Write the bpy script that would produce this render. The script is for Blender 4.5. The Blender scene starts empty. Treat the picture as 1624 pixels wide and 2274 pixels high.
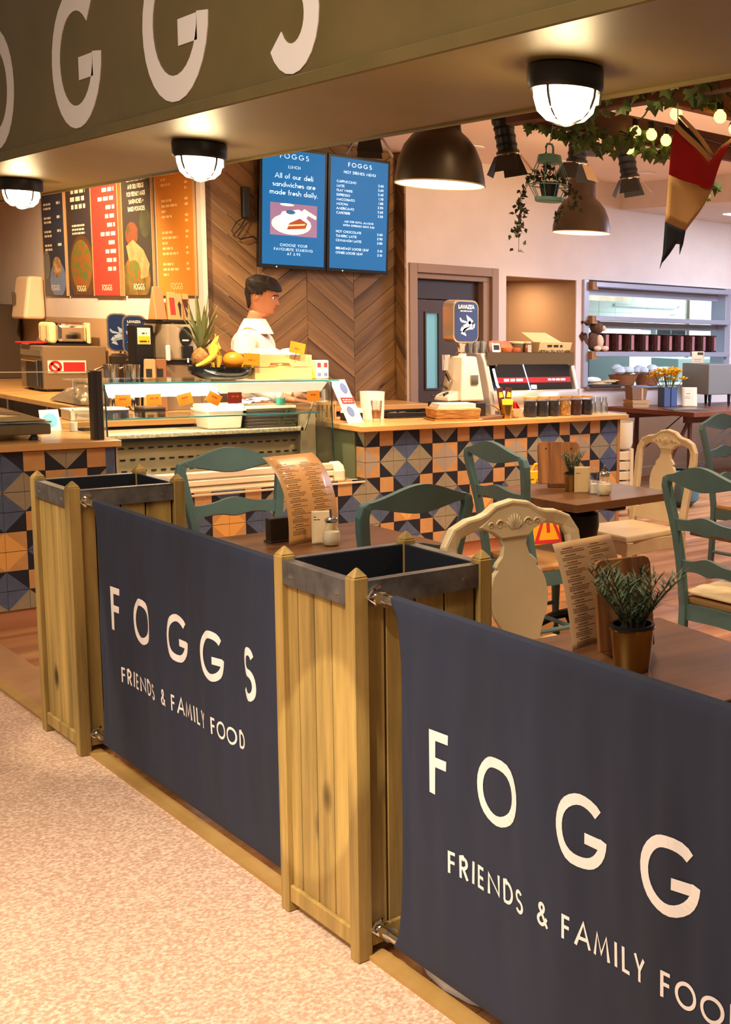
import bpy, math, random
from mathutils import Vector, Matrix
random.seed(7)
S = bpy.context.scene
COL = S.collection
R = math.radians
# ---------------------------------------------------------------- camera, world, lights, exposure
cd = bpy.data.cameras.new('camera'); cam = bpy.data.objects.new('camera', cd); COL.objects.link(cam); S.camera = cam
cam.matrix_world = Matrix(((0.67968363, 0.07735312, -0.72941528, 0), (-0.73298266, 0.10916206, -0.67143135, 0), (0.02768717, 0.99100966, 0.13089416, 1.6), (0, 0, 0, 1)))
cd.sensor_width = 36; cd.lens = 2564.873 / 2274 * 36
cd.shift_x = -788 / 2274; cd.shift_y = -65 / 2274
cd.clip_start = .05; cd.clip_end = 60
S.view_settings.view_transform = 'Standard'; S.view_settings.look = 'None'; S.view_settings.gamma = 1
S.view_settings.use_curve_mapping = False
S.view_settings.exposure = 0.05
w = bpy.data.worlds.new('indoor_ambient'); S.world = w; w.use_nodes = True
w.node_tree.nodes['Background'].inputs[0].default_value = (1, .76, .56, 1); w.node_tree.nodes['Background'].inputs[1].default_value = .20

def lamp(kind, name, loc, power, col, target=None, size=.1, cone=90, blend=.5, sy=None, spread=None):
    l = bpy.data.lights.new(name, kind); l.energy = power; l.color = col
    o = bpy.data.objects.new(name, l); COL.objects.link(o); o.location = loc
    if kind == 'SPOT': l.spot_size = R(cone); l.spot_blend = blend; l.shadow_soft_size = size
    elif kind == 'AREA':
        l.size = size
        if sy: l.shape = 'RECTANGLE'; l.size_y = sy
        if spread: l.spread = R(spread)
    else: l.shadow_soft_size = size
    if target is not None:
        d = Vector(target) - Vector(loc); o.rotation_euler = d.to_track_quat('-Z', 'Y').to_euler()
    return o
WARM = (1, .70, .40); WHITE = (1, .76, .52); COOL = (.66, .74, 1)
lamp('AREA', 'mall_ceiling_light', (-1.8, 2.2, 4.4), 210, (1, .80, .62), (-.9, 2.2, 0), 2.5, sy=4, spread=140)
lamp('SPOT', 'mall_spot', (-1.0, 1.6, 4.2), 900, (1, .83, .66), (.7, 2.6, 0), .05, 40, .9)
lamp('SPOT', 'mall_spot_planter', (-.9, 1.2, 3.4), 620, (1, .88, .66), (1.4, 2.67, .48), .012, 5.8, .10)
lamp('SPOT', 'mall_spot_planter', (-.9, 5.6, 3.4), 420, (1, .85, .6), (1.4, 4.62, .5), .03, 14, .5)
lamp('SPOT', 'seating_spot', (2.75, 3.2, 3.0), 120, WARM, (2.6, 3.6, 0), .06, 100, .6)
lamp('SPOT', 'seating_spot', (3.6, 1.8, 3.0), 150, WARM, (3.2, 2.4, 0), .06, 90, .6)
lamp('SPOT', 'seating_spot', (4.6, 3.6, 3.0), 200, (1, .72, .5), (4.6, 4.0, 0), .06, 95, .6)
lamp('SPOT', 'display_spot', (2.95, 6.1, 3.0), 400, (1, .76, .48), (3.1, 7.05, 1.1), .04, 62, .4)
lamp('SPOT', 'counter_spot', (4.3, 5.9, 3.0), 340, (1, .78, .52), (4.4, 7.0, .9), .04, 60, .4)
lamp('SPOT', 'counter_spot', (5.6, 6.0, 3.0), 260, (1, .80, .58), (5.5, 7.0, .9), .04, 60, .4)
lamp('SPOT', 'back_counter_spot', (2.7, 10.6, 3.0), 420, WARM, (3.7, 11.2, 1.3), .06, 120, .6)
lamp('SPOT', 'back_counter_spot', (2.6, 8.0, 3.0), 330, WARM, (3.2, 9.0, 1), .06, 110, .6)
lamp('SPOT', 'left_wall_fill', (1.6, 12.4, 3.0), 330, WARM, (3.9, 13.6, 1.8), .06, 120, .6)  # extra lamp without a fixture, brightens the dim left end wall
lamp('AREA', 'case_fill', (2.95, 6.95, 1.195), 9, (1, .86, .62), (2.95, 6.97, 0), 1.1, sy=.03)  # added under the glowing canopy to lift the light inside the case
lamp('AREA', 'passage_fill', (7.15, 9.75, 2.04), 16, WARM, (7.15, 9.75, 0), .4)  # invented lamp at the passage ceiling, lightens the dark corridor walls
lamp('SPOT', 'boiler_fill', (3.1, 7.5, 3.0), 150, WARM, (3.6, 9.2, 1.2), .05, 70, .5)  # added from the front to brighten the boiler and its neighbours
lamp('SPOT', 'left_counter_spot', (2.2, 7.6, 2.9), 90, WARM, (2.0, 6.6, .9), .05, 80, .5)
lamp('AREA', 'ceiling_bounce_fill', (5.2, 5.0, 2.2), 40, (1, .66, .42), (5.2, 5.5, 3.06), 3.0, sy=4)  # unseen uplight standing in for light bounced onto the ceiling
lamp('SPOT', 'wall_washer', (6.0, 6.6, 3.02), 130, WARM, (6.2, 9.05, 2.3), .06, 80, .9)
lamp('AREA', 'led_panel_light', (9.2, 6.3, 2.76), 600, COOL, (9.2, 6.6, 0), 1.6, sy=3)
lamp('AREA', 'kitchen_light', (11.0, 10.6, 2.95), 420, (.78, .95, 1), (11.0, 10.9, 0), 2.2, sy=1.6)

# ---------------------------------------------------------------- helpers
def lin(c): return tuple(((v / 255) / 12.92 if v / 255 <= .04045 else ((v / 255 + .055) / 1.055) ** 2.4) for v in c)
MATS = {}
def M(name, col, rough=.5, metal=0, col2=None, scale=8, stretch=(1, 1, 1), bump=0, emit=0, trans=0, rnd=0, detail=4, contrast=None, spec=None, ecol=None, coat=0, ior=1.45):
    if name in MATS: return MATS[name]
    m = bpy.data.materials.new(name); m.use_nodes = True; MATS[name] = m
    nt = m.node_tree; N = nt.nodes; L = nt.links; b = N['Principled BSDF']
    c = (*lin(col), 1)
    b.inputs['Base Color'].default_value = c; b.inputs['Roughness'].default_value = rough; b.inputs['Metallic'].default_value = metal
    b.inputs['IOR'].default_value = ior
    if spec is not None: b.inputs['Specular IOR Level'].default_value = spec
    if trans: b.inputs['Transmission Weight'].default_value = trans
    if coat: b.inputs['Coat Weight'].default_value = coat
    if emit:
        b.inputs['Emission Color'].default_value = (*lin(ecol or col), 1); b.inputs['Emission Strength'].default_value = emit
    src = None
    if col2 or bump or rnd:
        tc = N.new('ShaderNodeTexCoord'); oi = N.new('ShaderNodeObjectInfo')
        mu = N.new('ShaderNodeMath'); mu.operation = 'MULTIPLY'; mu.inputs[1].default_value = 37.0; L.new(oi.outputs['Random'], mu.inputs[0])
        ad = N.new('ShaderNodeVectorMath'); ad.operation = 'ADD'; L.new(tc.outputs['Object'], ad.inputs[0]); L.new(mu.outputs[0], ad.inputs[1])
        mp = N.new('ShaderNodeMapping'); mp.inputs['Scale'].default_value = stretch; L.new(ad.outputs[0], mp.inputs[0])
        nz = N.new('ShaderNodeTexNoise'); nz.inputs['Scale'].default_value = scale; nz.inputs['Detail'].default_value = detail; nz.inputs['Roughness'].default_value = .6
        L.new(mp.outputs[0], nz.inputs['Vector'])
        if col2:
            rp = N.new('ShaderNodeValToRGB'); lo, hi = contrast or (.35, .65)
            rp.color_ramp.elements[0].position = lo; rp.color_ramp.elements[1].position = hi
            rp.color_ramp.elements[0].color = c; rp.color_ramp.elements[1].color = (*lin(col2), 1)
            L.new(nz.outputs[0], rp.inputs[0]); src = rp.outputs[0]
        if rnd:
            hs = N.new('ShaderNodeHueSaturation')
            mr = N.new('ShaderNodeMapRange'); mr.inputs[3].default_value = 1 - rnd; mr.inputs[4].default_value = 1 + rnd; L.new(oi.outputs['Random'], mr.inputs[0])
            L.new(mr.outputs[0], hs.inputs['Value'])
            if src: L.new(src, hs.inputs['Color'])
            else: hs.inputs['Color'].default_value = c
            src = hs.outputs[0]
        if src: L.new(src, b.inputs['Base Color'])
        if bump:
            bp = N.new('ShaderNodeBump'); bp.inputs['Strength'].default_value = bump; bp.inputs['Distance'].default_value = .01
            L.new(nz.outputs[0], bp.inputs['Height']); L.new(bp.outputs[0], b.inputs['Normal'])
    return m
def wood(name, c1, c2, axis=2, scale=9, rough=.45, rnd=.12, knots=None, bump=.15):
    """grain stretched along one axis, optional dark knots"""
    if name in MATS: return MATS[name]
    st = [1, 1, 1]; st[axis] = .07
    m = M(name, c1, rough, 0, c2, scale, tuple(st), bump, rnd=rnd, detail=6, contrast=(.3, .7))
    if knots:
        nt = m.node_tree; N = nt.nodes; L = nt.links; b = N['Principled BSDF']
        mp = [n for n in N if n.type == 'MAPPING'][0]; ad = [n for n in N if n.type == 'VECT_MATH'][0]
        k = N.new('ShaderNodeMapping'); s2 = [1, 1, 1]; s2[axis] = .55; k.inputs['Scale'].default_value = s2; L.new(ad.outputs[0], k.inputs[0])
        v = N.new('ShaderNodeTexVoronoi'); v.inputs['Scale'].default_value = knots[0]; v.inputs['Randomness'].default_value = 1; L.new(k.outputs[0], v.inputs['Vector'])
        rp = N.new('ShaderNodeValToRGB'); rp.color_ramp.elements[0].position = knots[1]; rp.color_ramp.elements[0].color = (1, 1, 1, 1)
        rp.color_ramp.elements[1].position = knots[1] + .07; rp.color_ramp.elements[1].color = (0, 0, 0, 1); L.new(v.outputs['Distance'], rp.inputs[0])
        mx = N.new('ShaderNodeMix'); mx.data_type = 'RGBA'; L.new(rp.outputs[0], mx.inputs[0])
        old = b.inputs['Base Color'].links[0].from_socket; L.new(old, mx.inputs[6]); mx.inputs[7].default_value = (*lin(knots[2]), 1)
        L.new(mx.outputs[2], b.inputs['Base Color'])
    return m
def glass(name, col=(235, 240, 240), rough=.02, alpha=.02, tint=None):
    """thin architectural glass: mostly transparent with a glossy reflection"""
    if name in MATS: return MATS[name]
    m = bpy.data.materials.new(name); m.use_nodes = True; MATS[name] = m
    nt = m.node_tree; N = nt.nodes; L = nt.links; N.remove(N['Principled BSDF'])
    t = N.new('ShaderNodeBsdfTransparent'); t.inputs[0].default_value = (*lin(tint or (252, 254, 253)), 1)
    g = N.new('ShaderNodeBsdfGlossy'); g.inputs['Roughness'].default_value = rough; g.inputs[0].default_value = (*lin(col), 1)
    f = N.new('ShaderNodeFresnel'); f.inputs[0].default_value = 1.45
    ad = N.new('ShaderNodeMath'); ad.operation = 'MULTIPLY_ADD'; ad.inputs[1].default_value = .5; ad.inputs[2].default_value = alpha * .3; L.new(f.outputs[0], ad.inputs[0])
    mx = N.new('ShaderNodeMixShader'); L.new(ad.outputs[0], mx.inputs[0]); L.new(t.outputs[0], mx.inputs[1]); L.new(g.outputs[0], mx.inputs[2])
    L.new(mx.outputs[0], N['Material Output'].inputs[0])
    return m
def wloc(p):
    v = Vector((0, 0, 0))
    while p is not None: v += p.location; p = p.parent
    return v
def tag(o, label=None, cat=None, group=None, kind=None):
    if label: o['label'] = label
    if cat: o['category'] = cat
    if group: o['group'] = group
    if kind: o['kind'] = kind
    return o
def thing(name, label, cat, loc=(0, 0, 0), rz=0, group=None, rot=None):
    o = bpy.data.objects.new(name, None); COL.objects.link(o); o.empty_display_size = .05
    o.location = loc; o.rotation_euler = rot or (0, 0, rz)
    return tag(o, label, cat, group)
class MB:
    def __init__(s): s.v = []; s.f = []; s.m = []
    def add(s, vs, fs, mi=0):
        n = len(s.v); s.v += [tuple(p) for p in vs]; s.f += [tuple(i + n for i in f) for f in fs]; s.m += [mi] * len(fs); return s
    def box(s, x0, x1, y0, y1, z0, z1, mi=0):
        return s.add([(x, y, z) for z in (z0, z1) for y in (y0, y1) for x in (x0, x1)], [(0, 2, 3, 1), (4, 5, 7, 6), (0, 1, 5, 4), (2, 6, 7, 3), (0, 4, 6, 2), (1, 3, 7, 5)], mi)
    def hexa(s, b, t, mi=0):
        """eight corners: bottom ring, top ring (same order)"""
        n = len(b); return s.add(list(b) + list(t), [tuple(range(n - 1, -1, -1)), tuple(range(n, 2 * n))] + [(i, (i + 1) % n, n + (i + 1) % n, n + i) for i in range(n)], mi)
    def prism(s, poly, fn, d0, d1, mi=0):
        """2-D outline pushed between depths d0 and d1 by fn(u, v, d)"""
        return s.hexa([fn(u, v, d0) for u, v in poly], [fn(u, v, d1) for u, v in poly], mi)
    def lathe(s, prof, c=(0, 0, 0), n=20, mi=0, sx=1, sy=1, cap=True):
        vs = []; fs = []
        for r, z in prof:
            for i in range(n):
                a = 2 * math.pi * i / n; vs.append((c[0] + r * sx * math.cos(a), c[1] + r * sy * math.sin(a), c[2] + z))
        for k in range(len(prof) - 1):
            for i in range(n): fs.append((k * n + i, k * n + (i + 1) % n, (k + 1) * n + (i + 1) % n, (k + 1) * n + i))
        if cap:
            fs.append(tuple(range(n - 1, -1, -1))); fs.append(tuple((len(prof) - 1) * n + i for i in range(n)))
        return s.add(vs, fs, mi)
    def tube(s, pts, r, n=8, mi=0, up=(0, 0, 1), flat=None, close=False, ph=0):
        """sweep a ring (or a rectangle when flat=(w,h)) along points; r may be a list"""
        pts = [Vector(p) for p in pts]; k = len(pts); vs = []; fs = []; up = Vector(up); prev = None
        for i, p in enumerate(pts):
            a = pts[(i - 1) % k] if (close or i > 0) else p; b = pts[(i + 1) % k] if (close or i < k - 1) else p
            t = (b - a)
            if t.length < 1e-9: t = Vector((0, 0, 1))
            t.normalize()
            u = up - t * up.dot(t)
            if u.length < .05:
                u = (prev - t * prev.dot(t)) if prev is not None else (Vector((1, 0, 0)) - t * t.x)
            u.normalize(); prev = u; wv = t.cross(u)
            rr = r[i] if isinstance(r, (list, tuple)) else r
            if flat:
                fw, fh = flat[i] if isinstance(flat[0], (list, tuple)) else flat
                for sa, sb in ((-1, -1), (1, -1), (1, 1), (-1, 1)): vs.append(p + wv * sa * fw / 2 + u * sb * fh / 2)
            else:
                for j in range(n):
                    a_ = 2 * math.pi * j / n + ph; vs.append(p + wv * rr * math.cos(a_) + u * rr * math.sin(a_))
        q = 4 if flat else n
        for i in range(k - 1 + (1 if close else 0)):
            for j in range(q):
                i2 = (i + 1) % k; fs.append((i * q + j, i * q + (j + 1) % q, i2 * q + (j + 1) % q, i2 * q + j))
        if not close: fs += [tuple(range(q - 1, -1, -1)), tuple((k - 1) * q + j for j in range(q))]
        return s.add(vs, fs, mi)
    def ball(s, c, r, n=12, mi=0, sc=(1, 1, 1)):
        prof = []
        m_ = max(5, n // 2)
        for i in range(m_ + 1):
            a = math.pi * i / m_; prof.append((max(r * math.sin(a), 1e-4), -r * math.cos(a) * sc[2]))
        return s.lathe(prof, c, n, mi, sc[0], sc[1])
    def grid(s, fn, nu, nv, mi=0):
        vs = [fn(i / nu, j / nv) for j in range(nv + 1) for i in range(nu + 1)]
        return s.add(vs, [(j * (nu + 1) + i, j * (nu + 1) + i + 1, (j + 1) * (nu + 1) + i + 1, (j + 1) * (nu + 1) + i) for j in range(nv) for i in range(nu)], mi)
    def build(s, name, m, parent=None, W=False, smooth=False, bev=0, kind=None, label=None, loc=None, bseg=1, solid=0):
        me = bpy.data.meshes.new(name)
        off = wloc(parent) if W else Vector((0, 0, 0))
        if loc is not None and W: off = off + Vector(loc)
        vs = [(p[0] - off.x, p[1] - off.y, p[2] - off.z) for p in s.v] if W else s.v
        me.from_pydata(vs, [], s.f)
        for q in (m if isinstance(m, (list, tuple)) else [m]): me.materials.append(q)
        if any(s.m): me.polygons.foreach_set('material_index', s.m)
        if smooth:
            me.polygons.foreach_set('use_smooth', [True] * len(s.f)); me.set_sharp_from_angle(angle=R(40))
        o = bpy.data.objects.new(name, me); COL.objects.link(o); o.parent = parent
        if loc is not None: o.location = loc
        if bev:
            b = o.modifiers.new('bevel', 'BEVEL'); b.width = bev; b.segments = bseg; b.limit_method = 'ANGLE'; b.angle_limit = R(40)
        if solid:
            b = o.modifiers.new('solid', 'SOLIDIFY'); b.thickness = solid; b.offset = 0
        if kind: o['kind'] = kind
        if label: o['label'] = label
        return o
def struct(name, mb, m, **k):
    o = mb.build(name, m, **k); o['kind'] = 'structure'; return o
def one(name, label, cat, mb, m, loc, group=None, rz=0, **k):
    """a thing that is a single mesh, local to loc"""
    o = mb.build(name, m, **k); o.location = loc; o.rotation_euler = (0, 0, rz); return tag(o, label, cat, group)
def dup(root, loc, rz=None, label=None, group=None):
    r = root.copy(); COL.objects.link(r); r.location = loc
    if rz is not None: r.rotation_euler = (0, 0, rz)
    if label: r['label'] = label
    if group: r['group'] = group
    for ch in list(root.children):
        c = ch.copy(); COL.objects.link(c); c.parent = r
        for g in ch.children:
            d = g.copy(); COL.objects.link(d); d.parent = c
    return r
def piece(src, name, parent, loc, rot=None):
    o = src.copy(); o.name = name; COL.objects.link(o); o.parent = parent; o.location = loc
    if rot: o.rotation_euler = rot
    return o

# ---------------------------------------------------------------- geometric stroke lettering
def arc(cx, cy, rx, ry, a0, a1, n=14):
    return [(cx + rx * math.cos(R(a0 + (a1 - a0) * i / n)), cy + ry * math.sin(R(a0 + (a1 - a0) * i / n))) for i in range(n + 1)]
def O_(cx=.5, r=.44): return arc(cx, .5, r, .44, 90, 450, 28)
GL = {
 ' ': (.36, []), 'A': (.82, [[(.04, 0), (.41, .97), (.78, 0)], [(.17, .33), (.65, .33)]]),
 'B': (.58, [[(.09, .06), (.09, .94), (.28, .94)] + arc(.28, .73, .2, .21, 90, -90) + [(.09, .52)], [(.28, .52)] + arc(.3, .29, .23, .23, 90, -90) + [(.06, .06)]]),
 'C': (.86, [arc(.5, .5, .44, .44, 48, 312, 22)]), 'D': (.74, [[(.09, .06), (.09, .94), (.26, .94)] + arc(.26, .5, .42, .44, 90, -90, 18) + [(.05, .06)]]),
 'E': (.5, [[(.47, .94), (.09, .94), (.09, .06), (.47, .06)], [(.09, .5), (.45, .5)]]), 'F': (.5, [[(.09, 0), (.09, .94), (.47, .94)], [(.09, .52), (.44, .52)]]),
 'G': (1.0, [arc(.5, .5, .44, .44, 45, 360, 26), [(.56, .42), (1.02, .42)]]), 'H': (.74, [[(.09, 0), (.09, 1)], [(.65, 0), (.65, 1)], [(.09, .52), (.65, .52)]]),
 'I': (.2, [[(.1, 0), (.1, 1)]]), 'J': (.4, [[(.3, 1), (.3, .25)] + arc(.12, .25, .18, .2, 0, -100)]), 'K': (.6, [[(.09, 0), (.09, 1)], [(.55, 1), (.12, .52), (.58, 0)]]),
 'L': (.46, [[(.09, 1), (.09, .06), (.44, .06)]]), 'M': (.95, [[(.06, 0), (.2, .94), (.475, .2), (.75, .94), (.89, 0)]]), 'N': (.8, [[(.09, 0), (.09, .9), (.71, .1), (.71, 1)]]),
 'O': (1.0, [O_()]), 'P': (.54, [[(.09, 0), (.09, .94), (.26, .94)] + arc(.26, .7, .22, .24, 90, -90) + [(.09, .46)]]), 'Q': (1.0, [O_(), [(.6, .3), (.92, 0)]]),
 'R': (.58, [[(.09, 0), (.09, .94), (.27, .94)] + arc(.27, .71, .21, .23, 90, -90) + [(.09, .48)], [(.26, .48), (.54, 0)]]),
 'S': (.58, [arc(.29, .73, .2, .21, 30, 270, 16) + arc(.29, .28, .23, .24, 90, -150, 16)[1:]]), 'T': (.5, [[(.25, 0), (.25, .94)], [(.0, .94), (.5, .94)]]),
 'U': (.7, [[(.09, 1), (.09, .33)] + arc(.35, .33, .26, .27, 180, 360) + [(.61, 1)]]), 'V': (.74, [[(.03, 1), (.37, .06), (.71, 1)]]), 'W': (1.1, [[(.03, 1), (.29, .08), (.55, .9), (.81, .08), (1.07, 1)]]),
 'X': (.66, [[(.05, 1), (.61, 0)], [(.05, 0), (.61, 1)]]), 'Y': (.66, [[(.04, 1), (.33, .46), (.62, 1)], [(.33, .46), (.33, 0)]]), 'Z': (.62, [[(.05, .94), (.54, .94), (.08, .06), (.58, .06)]]),
 '0': (.6, [arc(.3, .5, .23, .44, 90, 450, 22)]), '1': (.36, [[(.06, .8), (.2, .94), (.2, 0)]]), '2': (.58, [arc(.28, .7, .22, .24, 170, -35) + [(.08, .06), (.54, .06)]]),
 '3': (.56, [arc(.26, .73, .19, .21, 150, -90) + arc(.26, .28, .23, .23, 90, -150)[1:]]), '4': (.62, [[(.46, 0), (.46, .94), (.06, .25), (.6, .25)]]), '5': (.56, [[(.48, .94), (.18, .94), (.12, .55)] + arc(.26, .32, .23, .26, 120, -140)]),
 '6': (.6, [arc(.3, .3, .23, .24, 90, 450, 20), [(.12, .42), (.38, 1)]]), '7': (.54, [[(.04, .94), (.48, .94), (.16, 0)]]), '8': (.56, [arc(.28, .73, .18, .2, 90, 450, 18), arc(.28, .28, .22, .23, 90, 450, 18)]),
 '9': (.6, [arc(.3, .7, .23, .24, 90, 450, 20), [(.48, .58), (.22, 0)]]), '.': (.24, [[(.12, 0), (.12, .13)]]), ',': (.22, [[(.14, .13), (.06, -.12)]]), '+': (.6, [[(.3, .2), (.3, .8)], [(.02, .5), (.58, .5)]]), '-': (.4, [[(.04, .45), (.36, .45)]]),
 '&': (.72, [[(.7, .03), (.24, .66)] + arc(.32, .79, .15, .15, 215, -20, 12) + [(.43, .66), (.16, .42)] + arc(.28, .26, .2, .2, 140, 290, 12) + [(.5, .16), (.66, .42)]]),
 'a': (.62, [arc(.28, .3, .22, .24, 0, 360, 18), [(.52, 0), (.52, .6)]]), 'c': (.5, [arc(.28, .3, .22, .24, 50, 310)]), 'd': (.62, [arc(.28, .3, .22, .24, 0, 360, 18), [(.52, 0), (.52, 1.02)]]), 'e': (.56, [[(.06, .3), (.5, .3)] + arc(.28, .3, .22, .24, 0, 310)]),
 'f': (.32, [[(.14, 0), (.14, .8)] + arc(.26, .82, .12, .16, 180, 80, 6), [(.02, .58), (.28, .58)]]), 'h': (.56, [[(.08, 0), (.08, 1.02)], [(.08, .3)] + arc(.28, .33, .2, .22, 180, 0) + [(.48, 0)]]), 'i': (.2, [[(.1, 0), (.1, .58)], [(.1, .76), (.1, .9)]]),
 'l': (.2, [[(.1, 0), (.1, 1.02)]]), 'm': (.9, [[(.08, 0), (.08, .6)], [(.08, .3)] + arc(.26, .36, .18, .2, 180, 0) + [(.44, 0)], [(.44, .3)] + arc(.62, .36, .18, .2, 180, 0) + [(.8, 0)]]), 'n': (.56, [[(.08, 0), (.08, .6)], [(.08, .3)] + arc(.28, .33, .2, .22, 180, 0) + [(.48, 0)]]),
 'o': (.58, [arc(.28, .3, .22, .24, 0, 360, 20)]), 'r': (.36, [[(.08, 0), (.08, .6)], [(.08, .38)] + arc(.24, .38, .16, .17, 180, 70, 6)]), 's': (.42, [arc(.2, .43, .13, .12, 40, 270, 8) + arc(.2, .17, .15, .13, 90, -140, 8)]), 'u': (.56, [[(.08, .58), (.08, .26)] + arc(.28, .26, .2, .2, 180, 360) + [(.48, .58)], [(.48, 0), (.48, .4)]]),
 'w': (.8, [[(.02, .58), (.2, .06), (.4, .5), (.6, .06), (.78, .58)]]), 'y': (.5, [[(.02, .58), (.25, .04)], [(.5, .58), (.16, -.28)]]), 't': (.32, [[(.14, 0), (.14, .84)], [(.02, .58), (.28, .58)]]), 'v': (.5, [[(.02, .58), (.25, .04), (.48, .58)]]), 'k': (.48, [[(.08, 0), (.08, 1.02)], [(.42, .58), (.1, .28), (.44, 0)]]),
 'b': (.62, [arc(.32, .3, .22, .24, 0, 360, 18), [(.08, 0), (.08, 1.02)]]), 'g': (.6, [arc(.28, .3, .22, .24, 0, 360, 18), [(.52, .58), (.52, -.1)] + arc(.3, -.1, .22, .17, 0, -140, 8)]), 'p': (.62, [arc(.32, .3, .22, .24, 0, 360, 18), [(.08, -.3), (.08, .6)]]),
}
def ribbon(pl, hw):
    k = len(pl); closed = k > 3 and math.dist(pl[0], pl[-1]) < 1e-6
    if closed: pl = pl[:-1]; k -= 1
    L_ = []; Rr = []
    for i in range(k):
        ns = []
        for a, b in ((i - 1, i), (i, i + 1)):
            if not closed and (a < 0 or b >= k): continue
            p, q = pl[a % k], pl[b % k]; dx, dy = q[0] - p[0], q[1] - p[1]; l = math.hypot(dx, dy) or 1e-9; ns.append((-dy / l, dx / l))
        nx = sum(n[0] for n in ns) / len(ns); ny = sum(n[1] for n in ns) / len(ns); l2 = nx * nx + ny * ny
        sc = min(1 / max(l2, .12), 4.0) if len(ns) > 1 else 1
        L_.append((pl[i][0] + nx * sc * hw, pl[i][1] + ny * sc * hw)); Rr.append((pl[i][0] - nx * sc * hw, pl[i][1] - ny * sc * hw))
    q = [(L_[i], Rr[i], Rr[(i + 1) % k], L_[(i + 1) % k]) for i in range(k if closed else k - 1)]
    return q
def text_quads(txt, size, sp=.12, wt=.13, align='l', narrow=1.0):
    x = 0; out = []
    for ch in txt:
        wd, st = GL.get(ch, GL[' '])
        if ch == 'G': st = [st[0], [(.56, .5 - wt / 2), (.94 - wt / 2, .5 - wt / 2)]]
        for pl in st:
            for q in ribbon([(p[0] * narrow, p[1]) for p in pl], wt / 2): out.append([((x + p[0]) * size, p[1] * size) for p in q])
        x += wd * narrow + sp
    W_ = (x - sp) * size; dx = {'l': 0, 'c': -W_ / 2, 'r': -W_}[align]
    return [[(p[0] + dx, p[1]) for p in q] for q in out], W_
def letters(rows, fn, m, parent, wt=.15, sp=.12):
    """big print: every letter a part of its own"""
    for r_ in rows:
        t, u, v, sz, al = r_[:5]; s_ = r_[5] if len(r_) > 5 else sp
        tot = text_quads(t, sz, s_, wt)[1]; x = u + {'l': 0, 'c': -tot / 2, 'r': -tot}[al]
        for ch in t:
            mb = MB()
            for q in text_quads(ch, sz, 0, wt)[0]: mb.add([fn(x + p[0], v + p[1]) for p in q], [(0, 1, 2, 3)])
            if mb.v: mb.build('letter', m, parent)
            x += (GL[ch][0] + s_) * sz
def lettering(rows, fn, m, parent, name='lettering', W=False, wt=.13, sp=.12):
    """rows: (text, u, v, size, align); fn(u, v) gives the surface point"""
    mb = MB()
    for r_ in rows:
        t, u, v, sz, al = r_[:5]
        qs, _ = text_quads(t, sz, r_[5] if len(r_) > 5 else sp, wt, al)
        for q in qs: mb.add([fn(u + p[0], v + p[1]) for p in q], [(0, 1, 2, 3)])
    return mb.build(name, m, parent, W=W, kind='stuff')
def bars(rows, fn, m, parent, name='print', W=False):
    """illegible small print: rows of short bars (u, v, width, height)"""
    mb = MB()
    for u, v, wd, h in rows:
        x = u
        while x < u + wd - 1e-6:
            l = min(random.uniform(1.6, 4.2) * h, u + wd - x); mb.add([fn(x, v), fn(x + l, v), fn(x + l, v + h), fn(x, v + h)], [(0, 1, 2, 3)]); x += l + h * .8
    return mb.build(name, m, parent, W=W, kind='stuff')
# ---------------------------------------------------------------- materials
PL = wood('planter_timber', (118, 96, 50), (184, 152, 84), 2, 18, .6, .14, (3.2, .035, (60, 42, 22)))
FW = wood('floor_laminate', (128, 78, 44), (200, 146, 96), 0, 6, .22, .12, None, .05)
TW = wood('table_wood', (62, 38, 20), (118, 78, 44), 0, 9, .38, .06, (2.2, .03, (60, 34, 18)), .05)
WT = wood('worktop_oak', (186, 134, 76), (214, 164, 100), 0, 7, .3, .1, None, .05)
WTE = wood('worktop_edge', (140, 88, 46), (184, 128, 74), 2, 9, .4, .05, None, .05)
CW = wood('cladding_oak', (82, 58, 36), (154, 118, 76), 0, 8, .6, .28, (3.0, .03, (58, 36, 18)), .2)
BM = wood('beam_timber', (74, 40, 22), (104, 60, 34), 0, 5, .6, .1, None, .15)
WALL = M('wall_paint', (220, 206, 196), .7, 0, (212, 198, 188), 2)
CEIL = M('ceiling_paint', (238, 216, 196), .8)
OLIVE = M('fascia_olive', (112, 97, 56), .45, 0, (102, 90, 50), 3)
WHITE_V = M('white_vinyl', (240, 236, 232), .5)
NAVY = M('banner_navy', (38, 46, 66), .8, 0, (33, 40, 58), 5, (1, 1, .3), .12)
STEEL = M('galvanised_steel', (150, 152, 152), .38, .85, (112, 114, 116), 14, bump=.08)
CHROME = M('chrome', (225, 222, 216), .08, 1); BRUSH = M('brushed_steel', (170, 160, 145), .3, .9, (146, 138, 126), 5, (1, 1, .2))
BLACK = M('black_plastic', (24, 24, 27), .4); DARKBOX = M('dark_liner', (16, 17, 20), .7); IRON = M('black_iron', (22, 21, 22), .45, .4)
TAUPE = M('taupe_paint', (150, 124, 106), .6); DOORB = M('door_brown', (72, 54, 42), .5)
TEAL = M('teal_paint', (74, 102, 104), .5, 0, (82, 112, 112), 6, bump=.05); WORN = M('worn_edge', (46, 40, 34), .6)
CREAM = M('cream_paint', (214, 196, 158), .45, 0, (206, 186, 146), 5)
GLASS = glass('clear_glass'); GLEDGE = M('glass_edge_teal', (70, 150, 150), .15, 0, emit=.05)
BRASS = M('brass', (176, 146, 84), .25, 1); PAPER = M('kraft_paper', (190, 148, 100), .6); WPAPER = M('white_paper', (240, 234, 224), .6)
INK = M('brown_ink', (82, 52, 30), .7); INKB = M('black_ink', (26, 24, 24), .7); ORANGE = M('orange_card', (240, 150, 30), .6)
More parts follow.
